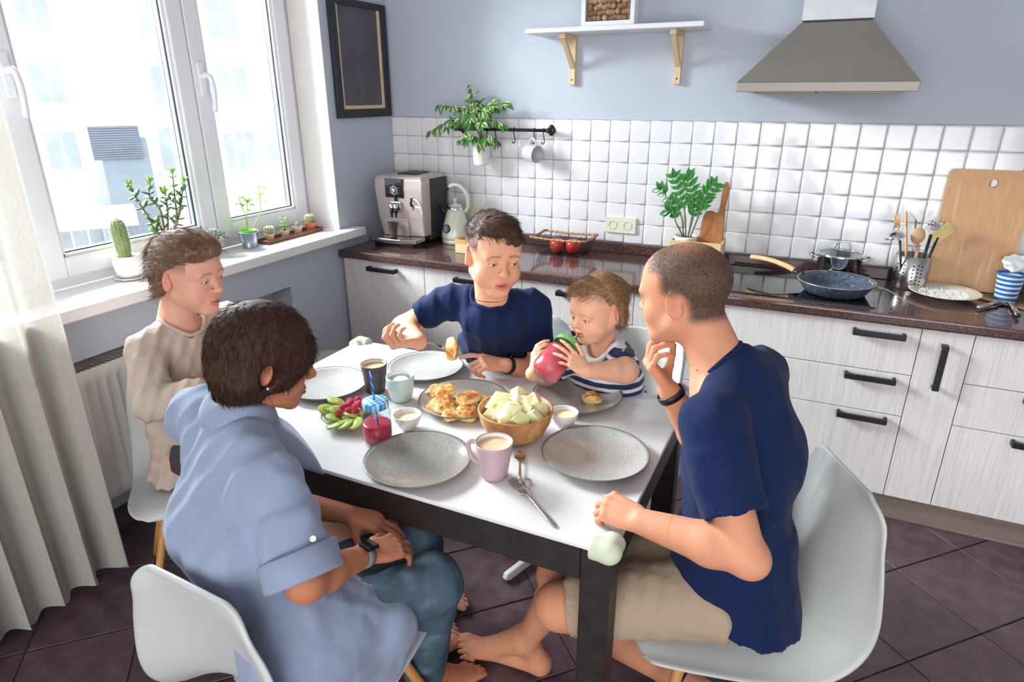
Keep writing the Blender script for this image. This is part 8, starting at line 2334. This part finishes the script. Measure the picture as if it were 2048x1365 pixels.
def jar(root, R, o, lidm, strawm, fill, straw, n_handle, s=1.2, fm=None):
    """o: centre of the base in root's own frame"""
    L = lambda pr, nm, m, n=40: MB().lathe([(a_ * s, b_ * s) for a_, b_ in pr], o, n, R).build(nm, m, root)
    L([(0, 0.0008), (0.030, 0.0008), (0.0335, 0.004), (0.0345, 0.02), (0.0345, 0.074), (0.031, 0.086), (0.0275, 0.092), (0.0275, 0.100), (0.0255, 0.100), (0.0255, 0.091), (0.029, 0.085), (0.0322, 0.073), (0.0322, 0.012), (0.028, 0.006), (0, 0.006)], 'glass_body', jar_g)
    if fill: L([(0, 0.007), (0.0275, 0.007), (0.0318, 0.012), (0.0318, fill), (0.026, fill + 0.0015), (0, fill - 0.001)], 'smoothie', fm or smoothie)
    L([(0, 0.1075), (0.026, 0.1075), (0.029, 0.105), (0.0295, 0.091), (0.0285, 0.091), (0.0275, 0.1005), (0, 0.1005)], 'lid', lidm)
    a, b = o + R @ V(*straw[0]), o + R @ V(*straw[1]); MB().tube([a, b], 0.0034, 10).build('straw', strawm, root)
    if n_handle is not None:
        h = n_handle; MB().tube([o + R @ q * s for q in spline([h * 0.033 + V(0, 0, 0.078), h * 0.052 + V(0, 0, 0.082), h * 0.056 + V(0, 0, 0.055), h * 0.050 + V(0, 0, 0.03), h * 0.034 + V(0, 0, 0.026)], 6)], 0.0045, 8).build('glass_handle', jar_g, root)
c = PZ(757, 885, TZ)
j1 = thing('smoothie_jar', 'glass jar of red smoothie with a blue gingham lid and blue straw', 'jar', (c[0], c[1], TZ))
jar(j1, np.eye(3), V(0, 0, 0), gingham('blue_gingham', (226, 232, 238), (96, 176, 222), (16, 124, 200)), straw_mat('blue_straw', (20, 70, 170), (90, 160, 226)), 0.050, ((0.010, -0.008, 0.04), (-0.016, 0.012, 0.205)), V(0.75, 0.66, 0))
j2 = thing('held_jar', 'glass jar of red smoothie with a green lid held by the small child', 'jar', JAR0)
jx = unit(JAR1 - JAR0); RJ = frame(jx, RX)
mo = TOD[2].w(0, 0.094, -0.054)                     # the child's mouth
st_end = RJ.T @ (mo - JAR0)
jar(j2, RJ, V(0, 0, 0), mat('green_lid', (86, 178, 84), 0.4, c2=(150, 210, 140), ns=60), straw_mat('gold_straw', (186, 150, 70), (232, 220, 180)), 0.072, ((0.0, 0.0, 0.03), tuple(st_end)), None, 1.36, mat('bright_smoothie', (232, 62, 84), 0.3, c2=(242, 120, 128), ns=26))

# ------------------------------------------------------------------ fruit plate: kiwi slices and raspberries
c = PZ(698, 838, TZ); kp = thing('fruit_plate', 'small plate of kiwi slices and raspberries behind the gingham-lidded jar', 'plate', (c[0], c[1], TZ))
MB().lathe([(0, 0.0008), (0.048, 0.0008), (0.05, 0.003), (0.070, 0.012), (0.0775, 0.018), (0.0765, 0.0195), (0.066, 0.013), (0.049, 0.007), (0, 0.0055)], n=48).build('plate_body', PLM['light'], kp)
MB().lathe([(0.0773, 0.017), (0.0788, 0.0188), (0.0768, 0.0202)], n=48).build('rim', rim_m, kp)
skin_k = mat('kiwi_peeled_edge', (164, 178, 84), 0.5)
def kiwi_mat():
    a = Mt('kiwi_flesh'); a.set(rough=0.3, spec=0.5, sss=0.1)
    v_ = a.new('ShaderNodeVectorMath'); v_.operation = 'LENGTH'; mp = a.coords((1, 1, 0)); a.l.new(mp, v_.inputs[0])
    mr = a.new('ShaderNodeMapRange'); mr.inputs['From Max'].default_value = 0.024; a.l.new(v_.outputs['Value'], mr.inputs['Value'])
    a.color(a.ramp(mr.outputs[0], [(0.15, (226, 226, 176)), (0.30, (140, 160, 70)), (0.5, (166, 188, 74)), (0.9, (178, 198, 92))])); return a.m
kf = kiwi_mat(); seed_m = mat('kiwi_seed', (30, 26, 22), 0.4)
km = [mesh_only(MB().lathe([(0, -0.003), (0.0225, -0.003), (0.0235, -0.002), (0.0235, 0.002), (0.0225, 0.003), (0, 0.003)], n=28, sx=1.15), 'flesh', kf), mesh_only(MB().lathe([(0.0232, -0.0032), (0.0242, -0.002), (0.0242, 0.002), (0.0232, 0.0032)], n=28, sx=1.15), 'skin', skin_k)]
sdm = MB()
for k in range(22): a = k * 0.2856; sdm.ball((0.0125 * math.cos(a) * 1.15, 0.0115 * math.sin(a), 0.003), (0.0012, 0.0008, 0.0005), 6, 4)
sdme = mesh_only(sdm, 'seeds', seed_m)
for k, (u, v, z, tx, ty) in enumerate(((672, 803, 0.026, -0.25, 0.2), (655, 820, 0.022, 0.3, 0.35), (676, 822, 0.026, 0.5, 0.2), (668, 836, 0.020, 0.35, 0.1), (706, 832, 0.028, 0.5, -0.1), (672, 850, 0.020, 0.2, 0.15), (690, 848, 0.024, 0.25, 0.1), (710, 847, 0.027, 0.3, 0.05), (722, 822, 0.020, 0.2, -0.2))):
    p = PZ(u, v, TZ + z); o = thing('kiwi_slice', 'green kiwi slice lying on the fruit plate', 'kiwi', p, 0, 'kiwi slices on the fruit plate'); o.rotation_euler = Matrix((rotz(k * 0.8) @ rotx(tx) @ roty(ty)).tolist()).to_euler()
    for me, nm in ((km[0], 'flesh'), (km[1], 'skin'), (sdme, 'seeds')):
        q = bpy.data.objects.new(nm, me); COL.objects.link(q); q.parent = o
rb_m = mat('raspberry_red', (196, 36, 74), 0.45, c2=(216, 70, 100), ns=200, sss=0.15)
b = MB(); rr = np.random.RandomState(3)
for k in range(46):
    ph = math.acos(1 - 2 * (k + 0.5) / 52); a = k * 2.39996; b.ball((0.0082 * math.sin(ph) * math.cos(a), 0.0082 * math.sin(ph) * math.sin(a), 0.0098 * math.cos(ph)), 0.0026, 6, 4)
b.ball((0, 0, 0), (0.0082, 0.0082, 0.0098), 10, 8)
rme = mesh_only(b, 'raspberry', rb_m)
for k, (u, v, z) in enumerate(((700, 802, 0.030), (716, 800, 0.030), (692, 812, 0.030), (706, 812, 0.034), (722, 810, 0.034), (697, 822, 0.034), (712, 822, 0.036), (686, 815, 0.028), (730, 815, 0.030), (702, 806, 0.046), (718, 808, 0.046), (710, 815, 0.050), (678, 826, 0.034), (728, 802, 0.028))):
    o = bpy.data.objects.new('raspberry', rme); COL.objects.link(o); o.location = PZ(u, v, TZ + z).tolist(); o.rotation_euler = rr.uniform(0, 6, 3).tolist()
    tag(o, 'red raspberry heaped on the fruit plate', 'raspberry', 'raspberries on the fruit plate')

# ------------------------------------------------------------------ cutlery on the table
def spoon(a, b, label, lift=0.0, up=1):
    a, b = np.asarray(a), np.asarray(b); s = thing('teaspoon', label, 'spoon', (a + b) / 2); o = np.array(s.location); d = unit(b - a); w = unit(np.cross(V(0, 0, 1), d)); n = V(0, 0, 1) * up
    L = np.linalg.norm(b - a); k = L / 0.14
    rg = []
    for t, hw, dz in ((0, 0.002, 0.003), (0.03, 0.0085, 0.001), (0.08, 0.0128, -0.001), (0.15, 0.0140, -0.0016), (0.22, 0.0112, 0.0), (0.28, 0.005, 0.003), (0.33, 0.0026, 0.005), (0.55, 0.0026, 0.005), (0.8, 0.0042, 0.003), (0.96, 0.0052, 0.001), (1.0, 0.002, 0.001)):
        c = a + d * L * t + n * dz - o; dish = 0.0045 if t < 0.26 else 0.0
        rg.append([c + w * hw * k * math.cos(q_) + n * (0.0011 * math.sin(q_) - dish * math.sqrt(max(0, 1 - math.cos(q_) ** 2)) * (hw / 0.014) ) for q_ in np.linspace(0, 2 * math.pi, 14, endpoint=False)])
    MB().rings(rg, cap0=True, cap1=True).build('spoon_body', M['chrome'], s)
spoon(PZ(1040, 905, TZ + 0.0055), PZ(1040, 968, TZ + 0.0055), 'teaspoon lying bowl up by the melon bowl')
spoon(PZ(1052, 957, TZ + 0.0050), PZ(1073, 1012, TZ + 0.0050), 'teaspoon lying bowl down next to the fork on the table', up=-1)
f2 = thing('table_fork', 'steel fork lying on the white table near its front edge', 'fork', PZ(1070, 1005, TZ))
fork_mesh(PZ(1022, 957, TZ + 0.006), PZ(1111, 1053, TZ + 0.004), V(0, 0, 1), 'fork_body', f2, M['steel'])
